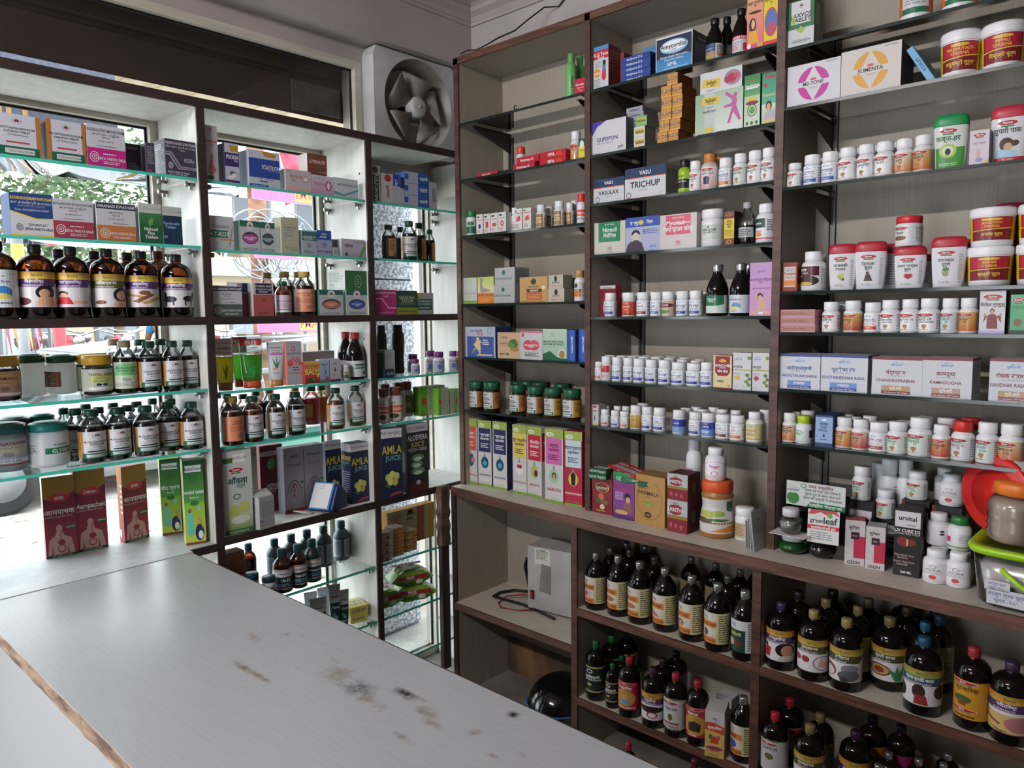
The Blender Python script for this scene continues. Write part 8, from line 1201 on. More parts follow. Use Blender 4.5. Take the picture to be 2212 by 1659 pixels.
for it in ITEMS: _fam.setdefault((it[0], it[11]), []).append(it)
for it in ITEMS:
    art = it[10]
    if art[:1] == '@':                     # a shared layout with its own words
        art, *more = art[1:].split('|'); q = art.split('~'); art = LAY[q[0]]
        for i, w_ in enumerate(q[1:]): art = art.replace('$%d' % (i+1), w_)
        art = '|'.join([art]+more)
    fam = _fam[(it[0], it[11])]; ph = SHELF[it[0]]
    if len(fam) == 1: lab = it[11]+' on '+ph; grp = ''
    else: lab = '%s, %s from left, %s' % (it[11], ORD[fam.index(it)], ph); grp = '%ss, %s' % (it[11], ph)
    kind = it[1]; name = it[13] if len(it) > 13 else NAMES[kind]
    cat = 'carton' if 'carton' in name else 'tube' if 'tube' in name else 'tub' if 'tub' in name else 'jar' if 'jar' in name else 'bottle'
    fn = carton if kind in ('box', 'open') else churna if kind == 'churna' else tube if kind == 'tube' else vessel
    fn(name, cat, kind, *it[2:10], art, lab, grp, it[12])
# ---------------------------------------------------------------- exhaust fan in the corner over the shelving
fan = empty('exhaust_fan', (-.28, .02, 2.43), label='white square exhaust fan with grimy plastic blades above narrow window bay', category='fan')
M_fan = grainy('aged_white_plastic', 'a9a8aa', 'bcbcbe', (6, 6, 6), .45); M_blade = grainy('grimy_blade_plastic', '8a8380', 'a39d9b', (14, 14, 14), .5); M_dirt = grainy('greasy_inner_wall', '6e6762', 'a9a5a1', (3, 3, 9), .55)
yc, zc, R = .012, .012, .198; y0, y1, z0, z1 = -.238, .245, -.215, .222; sg = 48; xf = .085
b = MB(); ring = [(xf, yc+R*math.cos(2*PI*k/sg), zc+R*math.sin(2*PI*k/sg)) for k in range(sg)]
def sq(a):
    c, s = math.cos(a), math.sin(a); t = min((y1 if c > 0 else -y0)/max(abs(c), 1e-6), (z1 if s > 0 else -z0)/max(abs(s), 1e-6)); return (t*c, t*s)
outer = [(xf-.006, *sq(2*PI*k/sg)) for k in range(sg)]
b.add(ring+outer, [(k, sg+k, sg+(k+1) % sg, (k+1) % sg) for k in range(sg)])
b.add(outer+[(0, y, z) for _, y, z in outer], [(k, (k+1) % sg, sg+(k+1) % sg, sg+k) for k in range(sg)]); b.build('housing', M_fan, fan)
b = MB(); prof = [(xf, R), (xf-.012, R*.985), (xf-.05, R*.90), (xf-.09, R*.84), (xf-.13, R*.83)]
vs = [(x, yc+r*math.cos(2*PI*k/sg), zc+r*math.sin(2*PI*k/sg)) for x, r in prof for k in range(sg)]
b.add(vs, [(i*sg+k, (i+1)*sg+k, (i+1)*sg+(k+1) % sg, i*sg+(k+1) % sg) for i in range(4) for k in range(sg)], 0, True); b.build('duct_ring', M_dirt, fan)
b = MB(); b.tube([(.035, 0, 0), (.055, 0, 0), (.09, 0, 0), (.10, 0, 0), (.103, 0, 0)], [.030, .047, .047, .04, .03], 28); b.tube([(.103, 0, 0), (.106, 0, 0)], .008, 12); b.build('hub', M_fan, fan)
b = MB(); b.tube([(-.02, 0, 0), (.035, 0, 0)], [.05, .038], 24); b.box(-.03, -.145, -.012, -.018, .145, .012); b.box(-.03, -.012, -.145, -.018, .012, .145); b.build('motor', plain('motor_black', '2a2624', .6), fan)
for k in range(5):
    a0 = math.radians(88+72*k); b = MB(); vs = []; n = 8
    for side in (0, 1):
        for i in range(n+1):
            t = i/n; r = .045+(.163-.045)*t; wdt = .34+.30*math.sin(t*PI*.70); 
            for e in (-1, 1):
                a = a0+e*wdt*(1.0 if e > 0 else .8)-t*.18; x = .072-side*.0025+(-.018*e)*(1-.3*t); vs.append((x, r*math.cos(a), r*math.sin(a)))
    m = 2*(n+1); fs = [(2*i, 2*i+1, 2*i+3, 2*i+2) for i in range(n)]+[(m+2*i, m+2*i+2, m+2*i+3, m+2*i+1) for i in range(n)]
    fs += [(2*i, 2*i+2, m+2*i+2, m+2*i) for i in range(n)]+[(2*i+1, m+2*i+1, m+2*i+3, 2*i+3) for i in range(n)]+[(2*n, 2*n+1, m+2*n+1, m+2*n), (0, m, m+1, 1)]
    b.add(vs, fs, 0, True); b.build('blade', M_blade, fan)
# tube lights on the far wall, behind the viewer
t = empty('tube_light', (1.0, -3.47, 2.80), label='white tube light batten hung at ceiling height behind the counter aisle', category='lamp')
b = MB(); b.box(-.62, -.03, .02, .62, .03, .06); b.box(-.02, -.01, .06, .02, .01, .15); b.build('batten', plain('batten_white', 'd8d8d8', .5), t)
m, nt_, p_ = nodes('lit_tube'); p_.inputs['Emission Color'].default_value = (1, .97, .94, 1); p_.inputs['Emission Strength'].default_value = 4
b = MB(); b.tube([(-.6, 0, 0), (.6, 0, 0)], .013, 12); b.build('lit_tube', m, t)
# black twisted wire over the shelf unit
b = MB(); pts = [(.126, -.012, 2.583), (.15, .0, 2.590), (.20, .005, 2.588), (.25, .02, 2.60), (.275, .06, 2.625), (.285, .15, 2.68), (.30, .22, 2.74), (.34, .28, 2.79), (.38, .325, 2.80), (.46, .330, 2.86), (.52, .331, 2.92)]
pts = [(x, y, z+.004*math.sin(i*2)) for i, (x, y, z) in enumerate(pts)]
b.tube(pts, .0032, 6); o = b.build('wire', plain('wire_black', '1a1614', .6), label='black wire trailing over the top corner of the wall shelves', category='wire')
# ---------------------------------------------------------------- inside the cupboard
st = empty('voltage_stabiliser', (.52, .09, .2192), math.radians(9), label='scratched white metal voltage box with red switch on cupboard shelf', category='appliance')
M_st = grainy('scuffed_white_steel', 'a8a4a2', 'bcb8b6', (9, 9, 9), .45, .1)
b = MB(); b.box(-.125, 0, .006, .16, .15, .285, c=.006); b.build('casing', M_st, st)
b = MB(); [b.box(x, y, 0, x+.02, y+.02, .007) for x in (-.11, .12) for y in (.01, .12)]; b.build('foot', M_black, st)
for i in range(13):
    z = .095+i*.0095; b = MB(); b.tube([(-.062+.001*i, -.001, z+.004), (-.035, -.003, z+.004), (-.005, -.001, z-.003)], .0028, 6); b.build('vent_slot', plain('vent_grey', '7f7b79', .5), st)
b = MB(); b.box(-.108, -.004, .055, -.088, 0, .092); s_ = b.build('power_switch', M_black, st); b = MB(); b.box(-.104, -.009, .060, -.092, -.004, .087, c=.001); b.build('red_rocker', plain('switch_red', 'a8201c', .4), s_)
p = Print(.075, .07, lambda u_, v_, off: (-.085+u_*.075, -off, .212+v_*.07)); p.art('r 0 0 1 1 d4d8cc;l .1 .3 .9 .95 9 5a6058;T .5 .88 .1 5a6058 Voltage'); p.build('rating_label', PRINT, st)
b = MB(); b.tube([(-.125, .05, .20), (-.15, .04, .21), (-.165, .05, .17), (-.16, .06, .12), (-.145, .05, .08), (-.12, .04, .05)], .008, 8); b.build('side_lead', M_black, st)
b = MB(); z = .2275
b.tube([(.56, .055, z), (.45, .075, z), (.36, .085, z), (.25, .07, z+.002), (.195, .07, z), (.185, .12, z), (.22, .18, z+.003), (.28, .21, z+.003), (.34, .18, z+.004), (.39, .13, z+.010), (.425, .10, z+.012), (.44, .085, z+.008)], .0062, 8); b.build('power_cord', plain('cord_black', '121214', .5), label='thick black cord looped on the cupboard shelf', category='cord')
b = MB(); z = .2222
for k in (0, .006): b.tube([(.44, .075+k, z+.006), (.38, .03+k, z), (.30, .01-k, z), (.255, .035+k, z), (.25, .09+k, z+.012), (.30, .14+k, z+.018), (.36, .19, z+.012), (.41, .21, z+.012)], .0022, 6)
b.build('red_wire', plain('wire_red', '8a2c30', .5), label='thin red double wire coiled beside the black cord', category='wire')
h = empty('helmet', (.585, .06, FZ), math.radians(200), label='glossy black motorcycle helmet on the floor of the corner cupboard', category='helmet')
M_hb = plain('helmet_black', '0c0c0e', .12)
b = MB(); prof = [(.10, 0), (.122, .01), (.133, .04), (.138, .075), (.134, .105), (.120, .145), (.095, .175), (.06, .194), (.02, .204), (0, .205)]; b.lathe(prof, 36, sx=1.0, sy=1.12); b.build('shell', M_hb, h)
b = MB(); vs = []; fs = []; n = 20
for i in range(n+1):
    a = -PI*.42+PI*.84*i/n
    for r, z in ((.139, .035), (.143, .055), (.142, .09), (.136, .108)): vs.append((r*math.sin(a), r*1.12*math.cos(a)+.002, z))
b.add(vs, [(4*i+j, 4*i+4+j, 4*i+5+j, 4*i+1+j) for i in range(n) for j in range(3)], 0, True); b.build('visor', thin_glass('visor_plastic', (.55, .6, .66), 2.5, .05), h)
b = MB(); b.tube([(.140*math.sin(a), .140*1.12*math.cos(a), .106) for a in [-PI*.42+PI*.84*i/16 for i in range(17)]], .003, 6); b.build('visor_trim', plain('visor_blue', '3a6a9a', .4), h)
# brown-taped post and cream trim beside it
t = empty('taped_post', (.040, -.085, .45), label='upright wooden post wrapped in brown tape where the two shelf units meet', category='post')
b = MB(); b.box(-.012, -.022, -.55, .012, .022, .29, c=.001); b.build('post', M_dark, t)
b = MB(); v = []; n = 9
for i in range(n+1):
    z = .02+.27*i/n; k = .004+.0025*math.sin(i*2.7)
    v += [(-.012-k, -.022-k, z), (.012+k, -.022-k*.6, z+.003), (.012+k, .022+k, z-.002), (-.012-k, .022+k*.7, z)]
b.add(v, [(4*i+j, 4*i+(j+1) % 4, 4*i+4+(j+1) % 4, 4*i+4+j) for i in range(n) for j in range(4)]+[(3, 2, 1, 0), (4*n, 4*n+1, 4*n+2, 4*n+3)]); b.build('brown_tape', grainy('crumpled_brown_tape', '3a2a22', '8a6f5c', (40, 40, 16), .35, .4, lo=.3, hi=.8), t)
# ---------------------------------------------------------------- payment sound box on the middle bay's bottom board (its code is left out)
s_ = empty('payment_speaker', (-.06, -.62, .7275), math.radians(24), label='blue wedge-shaped payment speaker with slanted white plate on bottom board', category='speaker')
b = MB(); pr_ = [(-.045, 0), (.065, 0), (.068, .012), (.062, .05), (.035, .088), (.012, .100), (-.004, .096), (-.050, .012)]
vs = [(x_, y_, z_) for x_ in (-.058, .058) for y_, z_ in pr_]; n = 8
b.add(vs, [tuple(range(n)), tuple(range(2*n-1, n-1, -1))]+[(k, n+k, n+(k+1) % n, (k+1) % n) for k in range(n)]); o = b.build('speaker_body', plain('speaker_blue', '1c3468', .35), s_); soften(o, .006, 3)
Mx = Matrix.Translation((0, -.052, .012)) @ Matrix.Rotation(math.radians(60), 4, 'X')
b = MB(); b.box(-.046, -.004, .002, .046, .108, .007, M=Mx, c=.002); b.build('blue_bezel', plain('bezel_blue', '3f7fc4', .35), s_)
b = MB(); b.box(-.042, .001, .007, .040, .102, .010, M=Mx, c=.002); pl_ = b.build('white_plate', plain('plate_white', 'd4d6da', .35), s_)
p = Print(.082, .101, lambda u_, v_, off: tuple(Mx @ Vector((-.042+u_*.082, .001+v_*.101, .010+off)))); p.art('t .5 .88 .06 2a5aa0 UPI;t .5 .8 .04 g Merchant'); p.build('plate_print', PRINT, s_)
b = MB(); z = .730; b.tube([(-.02, -.69, z), (-.03, -.74, z+.012), (-.06, -.76, z+.016), (-.10, -.745, z+.006), (-.08, -.71, z), (-.02, -.70, z), (0-.015, -.66, z)], .004, 6); b.build('charging_cable', plain('cable_white', 'b8b4ae', .5), label='pale looped charging cable beside the payment speaker', category='cable')
# soap multipacks in the narrow bay
def soap(loc, rz, lab, tilt=0):
    s = empty('soap_pack', loc, math.radians(rz), label=lab, category='soap', group='green soap multipacks'); s.rotation_euler.x = tilt
    b = MB(); nx, ny = 9, 7; vs = []; rnd = random.Random(int(loc[1]*1000))
    W_, D_, H_ = .175, .11, .075
    for sgn in (1, -1):
        for i in range(nx):
            for j in range(ny):
                a, c = i/(nx-1)*2-1, j/(ny-1)*2-1; e = max(abs(a)**4, abs(c)**6); hz = H_/2*(1-e)*(.92+.16*rnd.random()) if e < .99 else 0
                fl = 1.16 if abs(a) > .99 else 1; vs.append((a*W_/2*fl, c*D_/2*(1.0 if abs(a) < .99 else .8+.15*rnd.random()), H_/2+sgn*hz))
    m = nx*ny; fs = []
    for i in range(nx-1):
        for j in range(ny-1):
            q_ = (i*ny+j, (i+1)*ny+j, (i+1)*ny+j+1, i*ny+j+1); fs += [q_, tuple(m+k for k in q_[::-1])]
    for i in range(nx-1): fs += [(i*ny, m+i*ny, m+(i+1)*ny, (i+1)*ny), ((i+1)*ny-1+0, (i+2)*ny-1, m+(i+2)*ny-1, m+(i+1)*ny-1)]
    for j in range(ny-1): fs += [(j+1, m+j+1, m+j, j), ((nx-1)*ny+j, m+(nx-1)*ny+j, m+(nx-1)*ny+j+1, (nx-1)*ny+j+1)]
    b.add(vs, fs); b.build('wrapper', plain('soap_wrapper_green', '7fa838', .25), s)
    p = Print(W_*.8, D_*.8, lambda u_, v_, off: ((u_-.5)*W_*.8, (v_-.5)*D_*.8, H_*1.045+off)); p.art('r 0 .75 1 1 9a2c38;T .5 .86 .14 w BUY 3 GET 1 FREE;e .5 .4 .22 .22 d0d4c8;e .3 .3 .1 .15 d0d4c8'); p.build('top_print', PRINT, s)
    p = Print(W_*.8, H_*.6, lambda u_, v_, off: ((u_-.5)*W_*.8, -D_/2*1.02-off*2, H_*.2+v_*H_*.6)); p.art('r 0 .6 1 1 9a2c38;T .4 .8 .3 w FREE;T .3 .3 .4 1f4a24 Super;e .7 .3 .12 .25 d0d4c8'); p.build('front_print', PRINT, s)
soap((-.085, -.165, .2145), 62, 'green soap multipack with red band, lowest of the pile in narrow window bay')
soap((-.09, -.185, .2905), 72, 'green soap multipack with red band, top of the pile in narrow window bay', .08)
soap((-.12, -.315, .2145), 80, 'green soap multipack half behind the brown upright of narrow window bay')
# ---------------------------------------------------------------- loose things on the back ledge
def flat_pack(loc, rz, W_, D_, H_, c1, c2, txt, lab, tilt=(0, 0), nm='booklet_pack'):
    o = empty(nm, loc, math.radians(rz), label=lab, category='carton'); o.rotation_euler.x, o.rotation_euler.y = tilt
    b = MB(); b.box(-W_/2, -D_/2, 0, W_/2, D_/2, H_, c=.002); b.build('carton_body', plain('pack_'+c1, c1, .45), o)
    p = Print(W_, H_, lambda u_, v_, off: ((u_-.5)*W_, -D_/2-off, v_*H_)); p.art('T .5 .5 .4 %s %s' % (c2, txt)); p.build('front_print', PRINT, o)
    p = Print(W_, D_, lambda u_, v_, off: ((u_-.5)*W_, (v_-.5)*D_, H_+off)); p.art('r .1 .1 .9 .45 c0bcb8;l .15 .15 .85 .4 4 g;T .5 .7 .25 %s %s' % (c2, txt)); p.build('top_print', PRINT, o)
flat_pack((.845, .01, .876), 4, .075, .1, .020, '2a5a3c', 'b8c8b8', 'वत्स का शैम्पूप्लस', 'flat green carton, lower of two on the dark red carton')
flat_pack((.848, .012, .8965), 1, .075, .1, .020, '1f5238', 'b8c8b8', 'वत्स का शैम्पूप्लस', 'flat green carton, upper of two on the dark red carton')
flat_pack((.935, .04, .903), -14, .15, .085, .014, 'b02828', 'e0d8d8', 'FIFA Cream', 'flat red carton lying askew over green and purple cartons', (0, .10))
flat_pack((.99, .00, .880), 20, .10, .035, .018, '3a6a48', 'c8d0c8', 'Balm', 'rounded green pack with white end lying on purple carton')
flat_pack((1.055, .00, .874), 24, .09, .035, .018, '2a5a40', 'c8d0c8', 'Balm', 'rounded green pack with white end lying on kraft carton')
for i, (x, a, c) in enumerate(((1.452, 70, 'a8a6aa'), (1.462, 74, '9aa09c'), (1.470, 78, 'b4b0ae'), (1.476, 82, '8a8e92'), (1.481, 86, 'b0aeb2'))):
    o = empty('blister_card', (x, .0-.006*i, .7378), math.radians(a), label='grey card leaning on the upright, %s of the fan of five' % NTH[i].replace('top', 'first'), category='card', group='cards leaning by the upright')
    o.rotation_euler.x = math.radians(-2-1.2*i); b = MB(); b.box(-.045, 0, 0, .045, .0025, .088+.010*i); b.build('card_sheet', plain('card_'+c, c, .4), o)
    p = Print(.09, .11, lambda u_, v_, off: ((u_-.5)*.09, -off, v_*.11)); p.art('T .4 .9 .06 dg CARE;l .1 .5 .9 .8 4 g'); p.build('card_print', PRINT, o)
# leaning blue carton beside the petal cartons
o = empty('medicine_carton', (1.897, .03, 2.1065), 0, label='light blue carton leaning against the cream petal carton on second shelf', category='carton'); o.rotation_euler = (0, math.radians(-31), 0)
b = MB(); b.box(0, 0, 0, .018, .15, .115, c=.001); b.build('carton_body', plain('pack_sky', '6aa8d0', .5), o)
p = Print(.018, .115, lambda u_, v_, off: (u_*.018, -off, v_*.115)); p.art('u .55 .5 .5 2a4a7a KOFLET'); p.build('front_print', PRINT, o)
# acrylic display box with printed board, cards and lids by the gel jars
g_ = empty('display_box', (1.63, .03, .7376), label='dark clear display box with printed white board on top in right wall bay', category='box')
b = MB(); b.box(-.092, 0, 0, .10, .16, .20); b.build('clear_box', thin_glass('smoky_acrylic', (.42, .43, .44), 1.5, .05), g_)
b = MB(); b.box(-.088, .15, .002, .096, .156, .18); b.box(-.08, .03, .002, .08, .14, .06); b.build('box_contents', plain('box_dark', '2a2c2e', .5), g_)
b = MB(); b.box(-.092, -.006, .150, .088, -.001, .226); bo = b.build('header_board', plain('board_white', 'c4c6c4', .5), g_)
p = Print(.18, .076, lambda u_, v_, off: (-.092+u_*.18, -.006-off, .150+v_*.076)); p.art('e .12 .3 .11 .25 3a7a34;r .04 .5 .2 .8 b8bcb8;t .12 .65 .1 k greenleaf;o .3 .85 .05 .1 .3 3a8a3c;T .6 .87 .11 8a2848 100% आयुर्वेदिक;t .62 .7 .1 k त्वचा को राहत और पोषण दे;t .62 .54 .1 k मुहांसे धूप से जलन लाल दाने;t .62 .38 .1 k त्वचा की एलर्जी में लाभदायक;p 1f7a4c .35 .0 1 .0 1 .22 .42 .22;T .68 .11 .11 w प्राकृतिक सौन्दर्य पाये'); p.build('board_print', PRINT, bo)
c_ = empty('gel_card', (1.675, -.035, .7985), math.radians(8), label='red and white antidandruff gel card stuck behind the purple gel jar', category='card'); c_.rotation_euler.x = -.08
b = MB(); b.box(-.045, 0, 0, .045, .0015, .10); b.build('card_sheet', plain('card_white', 'cfcdcb', .5), c_)
p = Print(.09, .10, lambda u_, v_, off: ((u_-.5)*.09, -off, v_*.10)); p.art('p b82030 0 .85 .1 1 .9 1 1 .85 .8 .93 .6 .86 .4 .94 .2 .86;T .3 .68 .13 3a3a3a green;T .72 .7 .2 k leaf;e .7 .85 .08 .07 5a9a30;r 0 .42 1 .54 b82030;T .5 .48 .08 w antidandruff gel;l .1 .1 .8 .36 4 g'); p.build('card_print', PRINT, c_)
c_ = empty('gel_card', (1.585, -.055, .815), math.radians(0), label='white card lying between the small clear jar and green gel jar', category='card')
b = MB(); b.box(-.055, -.03, 0, .055, .04, .0015); b.build('card_sheet', plain('card_white', 'cfcdcb', .5), c_)
vessel('gel_jar', 'jar', 'pot', 1.583, -.05, .817, 0, .034, .078, 'T,qb4b4b0,.45', 'ccac8cc', '', 'small clear round jar on top of the green gel jar', '')
for nm_, o_ in (('green', None),): pass
# lying drum with red base, lime-lidded bin, ribbed jar with orange lid
d_ = empty('storage_drum', (2.165, .14, .893), math.radians(-32), label='white storage drum lying on its side, red base facing out', category='drum')
b = MB(); b.tube([(0, -.12, .11), (0, -.118, .11), (0, .14, .11)], [.105, .108, .108], 40); b.build('drum_body', plain('drum_white', 'b8b2ae', .4), d_)
b = MB(); b.tube([(0, -.132, .11), (0, -.128, .11), (0, -.120, .11)], [.098, .106, .106], 40); b.tube([(0, -.1325, .11), (0, -.132, .11)], [.07, .07], 32); b.build('red_base', plain('drum_red', 'c4201c', .35), d_)
k_ = empty('storage_bin', (2.25, .03, .7376), math.radians(-2), label='clear plastic bin with lime green lid and handwritten paper labels', category='bin')
M_bin = thin_glass('frosted_bin', (.88, .87, .88), 1.6, .18)
loft('bin_body', [(0, .155, .125, 6), (.01, .165, .135, 6), (.14, .178, .15, 6)], M_bin, k_, 48); loft('bin_contents', [(.004, .15, .12, 5), (.10, .165, .135, 5), (.115, .14, .10, 5)], grainy('wrapped_packets', 'aaa4a2', 'c8c2c0', (20, 20, 20), .6), k_, 32)
loft('lime_lid', [(.140, .186, .158, 6), (.152, .190, .162, 6), (.158, .186, .158, 6), (.1585, .165, .137, 6), (.150, .163, .135, 6)], plain('lid_lime', '9cc81c', .35), k_, 48)
b = MB(); b.tube([(-.10, -.168, .115), (-.06, -.172, .085), (.0, -.172, .05), (.08, -.170, .01)], .0065, 8); b.build('lime_handle', plain('lid_lime', '9cc81c', .35), k_)
for (x0, z0, w_, h_, t_) in ((-.135, .055, .055, .026, 'अर्जुन चूर्ण'), (-.13, .018, .085, .042, 'अर्जुन त्वक चूर्ण')):
    p = Print(w_, h_, lambda u_, v_, off: (x0+u_*w_, -.1495-(z0+v_*h_)*.11-off*2, z0+v_*h_)); p.art('r 0 0 1 1 c8c6cc;t .5 .68 .24 3a4a8a %s;t .5 .3 .22 3a4a8a मूल्य -२०/-' % t_); p.build('paper_label', PRINT, k_)
vessel('ribbed_jar', 'jar', 'ring', 2.155, -.005, .897, 10, .068, .155, 'C,qccb8a6,.72', 'ce0762c', '', 'ribbed clear jar of beige powder with orange lid on the bin', '')
# ---------------------------------------------------------------- the street outside
GZ = -.20
M_gr = grainy('dusty_ground', '8f8a84', 'c9c2b8', (3, 3, 3), .95, 0, 8)
b = MB(); b.box(-40, -30, GZ-.2, -.36, 45, GZ); b.build('road', M_gr, None, kind='structure')
rnd = random.Random(11); b = MB()
for i in range(900):
    x, y = -rnd.uniform(.6, 5), rnd.uniform(-2.5, 4); s = rnd.uniform(.01, .045); h = rnd.uniform(.004, .02)
    a = rnd.uniform(0, 3); vs = [(x+s*math.cos(a+t)*rnd.uniform(.6, 1), y+s*math.sin(a+t)*rnd.uniform(.6, 1), GZ) for t in (0, 1.3, 2.5, 3.8, 5)]; vs.append((x, y, GZ+h))
    b.add(vs, [(k, (k+1) % 5, 5) for k in range(5)])
b.build('rubble', grainy('stone_chips', '6a625a', 'a89c90', (9, 9, 9), .9), None, kind='stuff', label='small stones and rubble scattered over the bright roadside', category='rubble')
# rolled shutter box above the window, outside
t = empty('shutter_housing', (-.52, -.9, 2.345), label='dark brown metal shutter housing hanging outside above the window', category='shutter'); M_sh = grainy('rusty_brown_steel', '4a3834', '5e4742', (2, 2, 5), .6, .1)
b = MB(); prof = [(.085, .02), (.09, .012), (.04, .03), (-.12, .105), (-.25, .15), (-.25, .45), (.08, .45), (.09, .20), (.075, .19), (.075, .17), (.09, .16)]
vs = [(x, y, z) for y in (-2.6, 1.25) for x, z in prof]; n = len(prof); b.add(vs, [tuple(range(n)), tuple(range(2*n-1, n-1, -1))]+[(k, n+k, n+(k+1) % n, (k+1) % n) for k in range(n)]); b.build('shutter_cover', M_sh, t)
b = MB(); b.box(.088, .42, .03, .10, .66, .15); [b.tube([(.09, y, z), (.104, y, z)], .006, 8) for y in (.44, .64) for z in (.045, .125)]; b.build('lock_plate', grainy('pale_steel', '5a5250', '7a7270', (9, 9, 9), .6), t)
# signboard with gold lettering
t = empty('signboard', (-1.2, -1.4, 2.30), label='slate signboard with large gold letters seen behind the kraft cartons', category='sign')
b = MB(); b.box(-.03, -1.1, 0, 0, .50, .62); b.build('board', grainy('slate_board', '5a5c6c', '6a6c7c', (2, 60, 60), .6), t)
p = Print(.5, .16, lambda u_, v_, off: (.001+off, -.20+u_*.5, .015+v_*.16)); p.art('T .5 .36 .62 c8a468 IMIT'); p.build('gold_letters', PRINT, t)
# granite-clad pillar with door strip, seen through the narrow bay
t = empty('granite_pillar', (-.75, .19, GZ), label='grey speckled granite pillar with beige door edge outside narrow bay', category='pillar')
M_gran = grainy('speckled_granite', '6f7680', 'c4c8ce', (60, 60, 60), .35, 0, 6, lo=.42, hi=.58)
for i in range(4):
    b = MB(); b.box(-.15, -.20, .02+i*.62, .15, .125, .02+i*.62+.612, c=.003); b.build('granite_slab', M_gran, t)
b = MB(); b.box(-.14, -.19, 0, .14, .115, 2.5); b.build('pillar_core', plain('mortar_grey', '3a3c40', .9), t)
t = empty('shop_door', (-.75, .40, GZ), label='beige door leaf beside the granite pillar outside', category='door')
b = MB(); b.box(-.02, -.02, 0, .02, .75, 2.45); b.build('door_leaf', grainy('beige_door_paint', '9a8a7c', 'b8a898', (3, 3, 3), .6), t)
b = MB(); b.box(-.03, -.07, 0, .03, -.03, 2.45); b.build('dark_gap_strip', plain('gap_shade_dark', '24262c', .5), t)  # solid dark strip standing in for the shaded gap between pillar and door
# parked silver car
car = empty('parked_car', (-5.9, .55, GZ), math.radians(90), label='silver hatchback parked along the road outside the left window', category='car')
M_car = plain('silver_paint', 'a9adb3', .25, .4); M_cg = thin_glass('car_glass', (.25, .3, .3), 3)
def body(name, secs, m, par, bevel=.03):     # secs: (x, half width, z low, z high) along the car
    b = MB(); vs = []
    for x, hw, z0, z1 in secs: vs += [(x, -hw, z0), (x, -hw*1.03, (z0+z1)/2), (x, -hw*.93, z1), (x, hw*.93, z1), (x, hw*1.03, (z0+z1)/2), (x, hw, z0)]
    n = len(secs); fs = [(6*i+j, 6*i+6+j, 6*i+6+(j+1) % 6, 6*i+(j+1) % 6) for i in range(n-1) for j in range(6)]+[(0, 1, 2, 3, 4, 5)[::-1], tuple(6*(n-1)+j for j in range(6))]
    b.add(vs, fs, 0, True); return b.build(name, m, par)
body('car_body', [(-1.78, .70, .30, .62), (-1.70, .78, .22, .80), (-1.35, .82, .2, .88), (-.75, .83, .2, .93), (0, .84, .2, .95), (1.0, .84, .2, .97), (1.6, .82, .22, .97), (1.76, .74, .3, .85)], M_car, car)
body('cabin_glass', [(-.85, .74, .92, .95), (-.30, .72, .92, 1.34), (.3, .72, .93, 1.40), (1.2, .70, .94, 1.36), (1.66, .68, .95, .99)], M_cg, car)
body('roof', [(-.38, .66, 1.33, 1.37), (.3, .66, 1.38, 1.44), (1.25, .64, 1.34, 1.40)], M_car, car)
M_tyre = plain('tyre_rubber', '1c1c1e', .8)
for wx in (-1.12, 1.12):
    for wy in (-.80, .80):
        w_ = MB(); q_ = [(.29*math.cos(a), .29*math.sin(a)) for a in [2*PI*k/28 for k in range(28)]]
        w_.tube([(wx, wy-.09, .29), (wx, wy-.08, .29), (wx, wy+.08, .29), (wx, wy+.09, .29)], [.25, .29, .29, .25], 32); wh = w_.build('wheel', M_tyre, car)
        w_ = MB(); w_.tube([(wx, wy-.094, .29), (wx, wy+.094, .29)], [.17, .17], 24); w_.build('hubcap', plain('hub_grey', '8a8c90', .4, .5), wh)
for x0, x1 in ((-.62, .12), (.18, .95)):
    b = MB(); b.tube([(x0, -.87, .90), (x0, -.875, .35), (x1, -.875, .35), (x1, -.87, .90)], .006, 5); b.build('door_seam', M_black, car)
b = MB(); b.box(-.66, -1.0, .93, -.50, -.86, 1.03, c=.02); b.build('wing_mirror', M_car, car)
# auto-rickshaw with pink hood banner
rk = empty('auto_rickshaw', (-3.1, 1.05, GZ), label='three-wheeled cart with pipe frame and pink banner seen in middle window bay', category='vehicle')
b = MB()
for y in (-.55, .75): b.tube([(.0, y, .25), (.0, y, 1.55), (-.9, y, 1.60), (-1.0, y, .3)], .022, 8)
for z in (.75, 1.25, 1.52): b.tube([(0, -.55, z), (0, .75, z)], .022, 8)
for y in (-.25, .05, .35): b.tube([(0, y, 1.25), (.0, y+.1, .75)], .012, 6)
b.tube([(0, -.55, 1.40), (.06, -.2, 1.46), (.06, .3, 1.50), (0, .75, 1.46)], .03, 8); b.build('pipe_frame', plain('dull_chrome', '9a9ca0', .35, .7), rk)
b = MB(); b.box(-.02, -.25, 1.56, .02, .95, 1.69); bn = b.build('pink_banner', plain('banner_pink', 'b86088', .6), rk)
p = Print(1.2, .13, lambda u_, v_, off: (.022+off, -.25+u_*1.2, 1.56+v_*.13)); p.art("T .74 .5 .55 w G'S POWER;r .3 .1 .46 .9 d8b840;T .38 .5 .5 c04040 FMA"); p.build('banner_print', PRINT, bn)
b = MB(); b.box(-.95, -.5, .25, -.1, .7, .62, c=.03); b.build('tub_body', plain('rickshaw_green', '3a6a5a', .5), rk)
b = MB(); b.box(-.7, -.4, .62, -.2, .6, .80, c=.04); b.build('seat', plain('seat_teal', '4a8a80', .6), rk)
for x, y in ((-.5, -.6), (-.5, .8), (.35, .1)):
    b = MB(); b.tube([(x, y-.05, .23), (x, y-.04, .23), (x, y+.04, .23), (x, y+.05, .23)], [.19, .23, .23, .19], 24); b.build('wheel', M_tyre, rk)
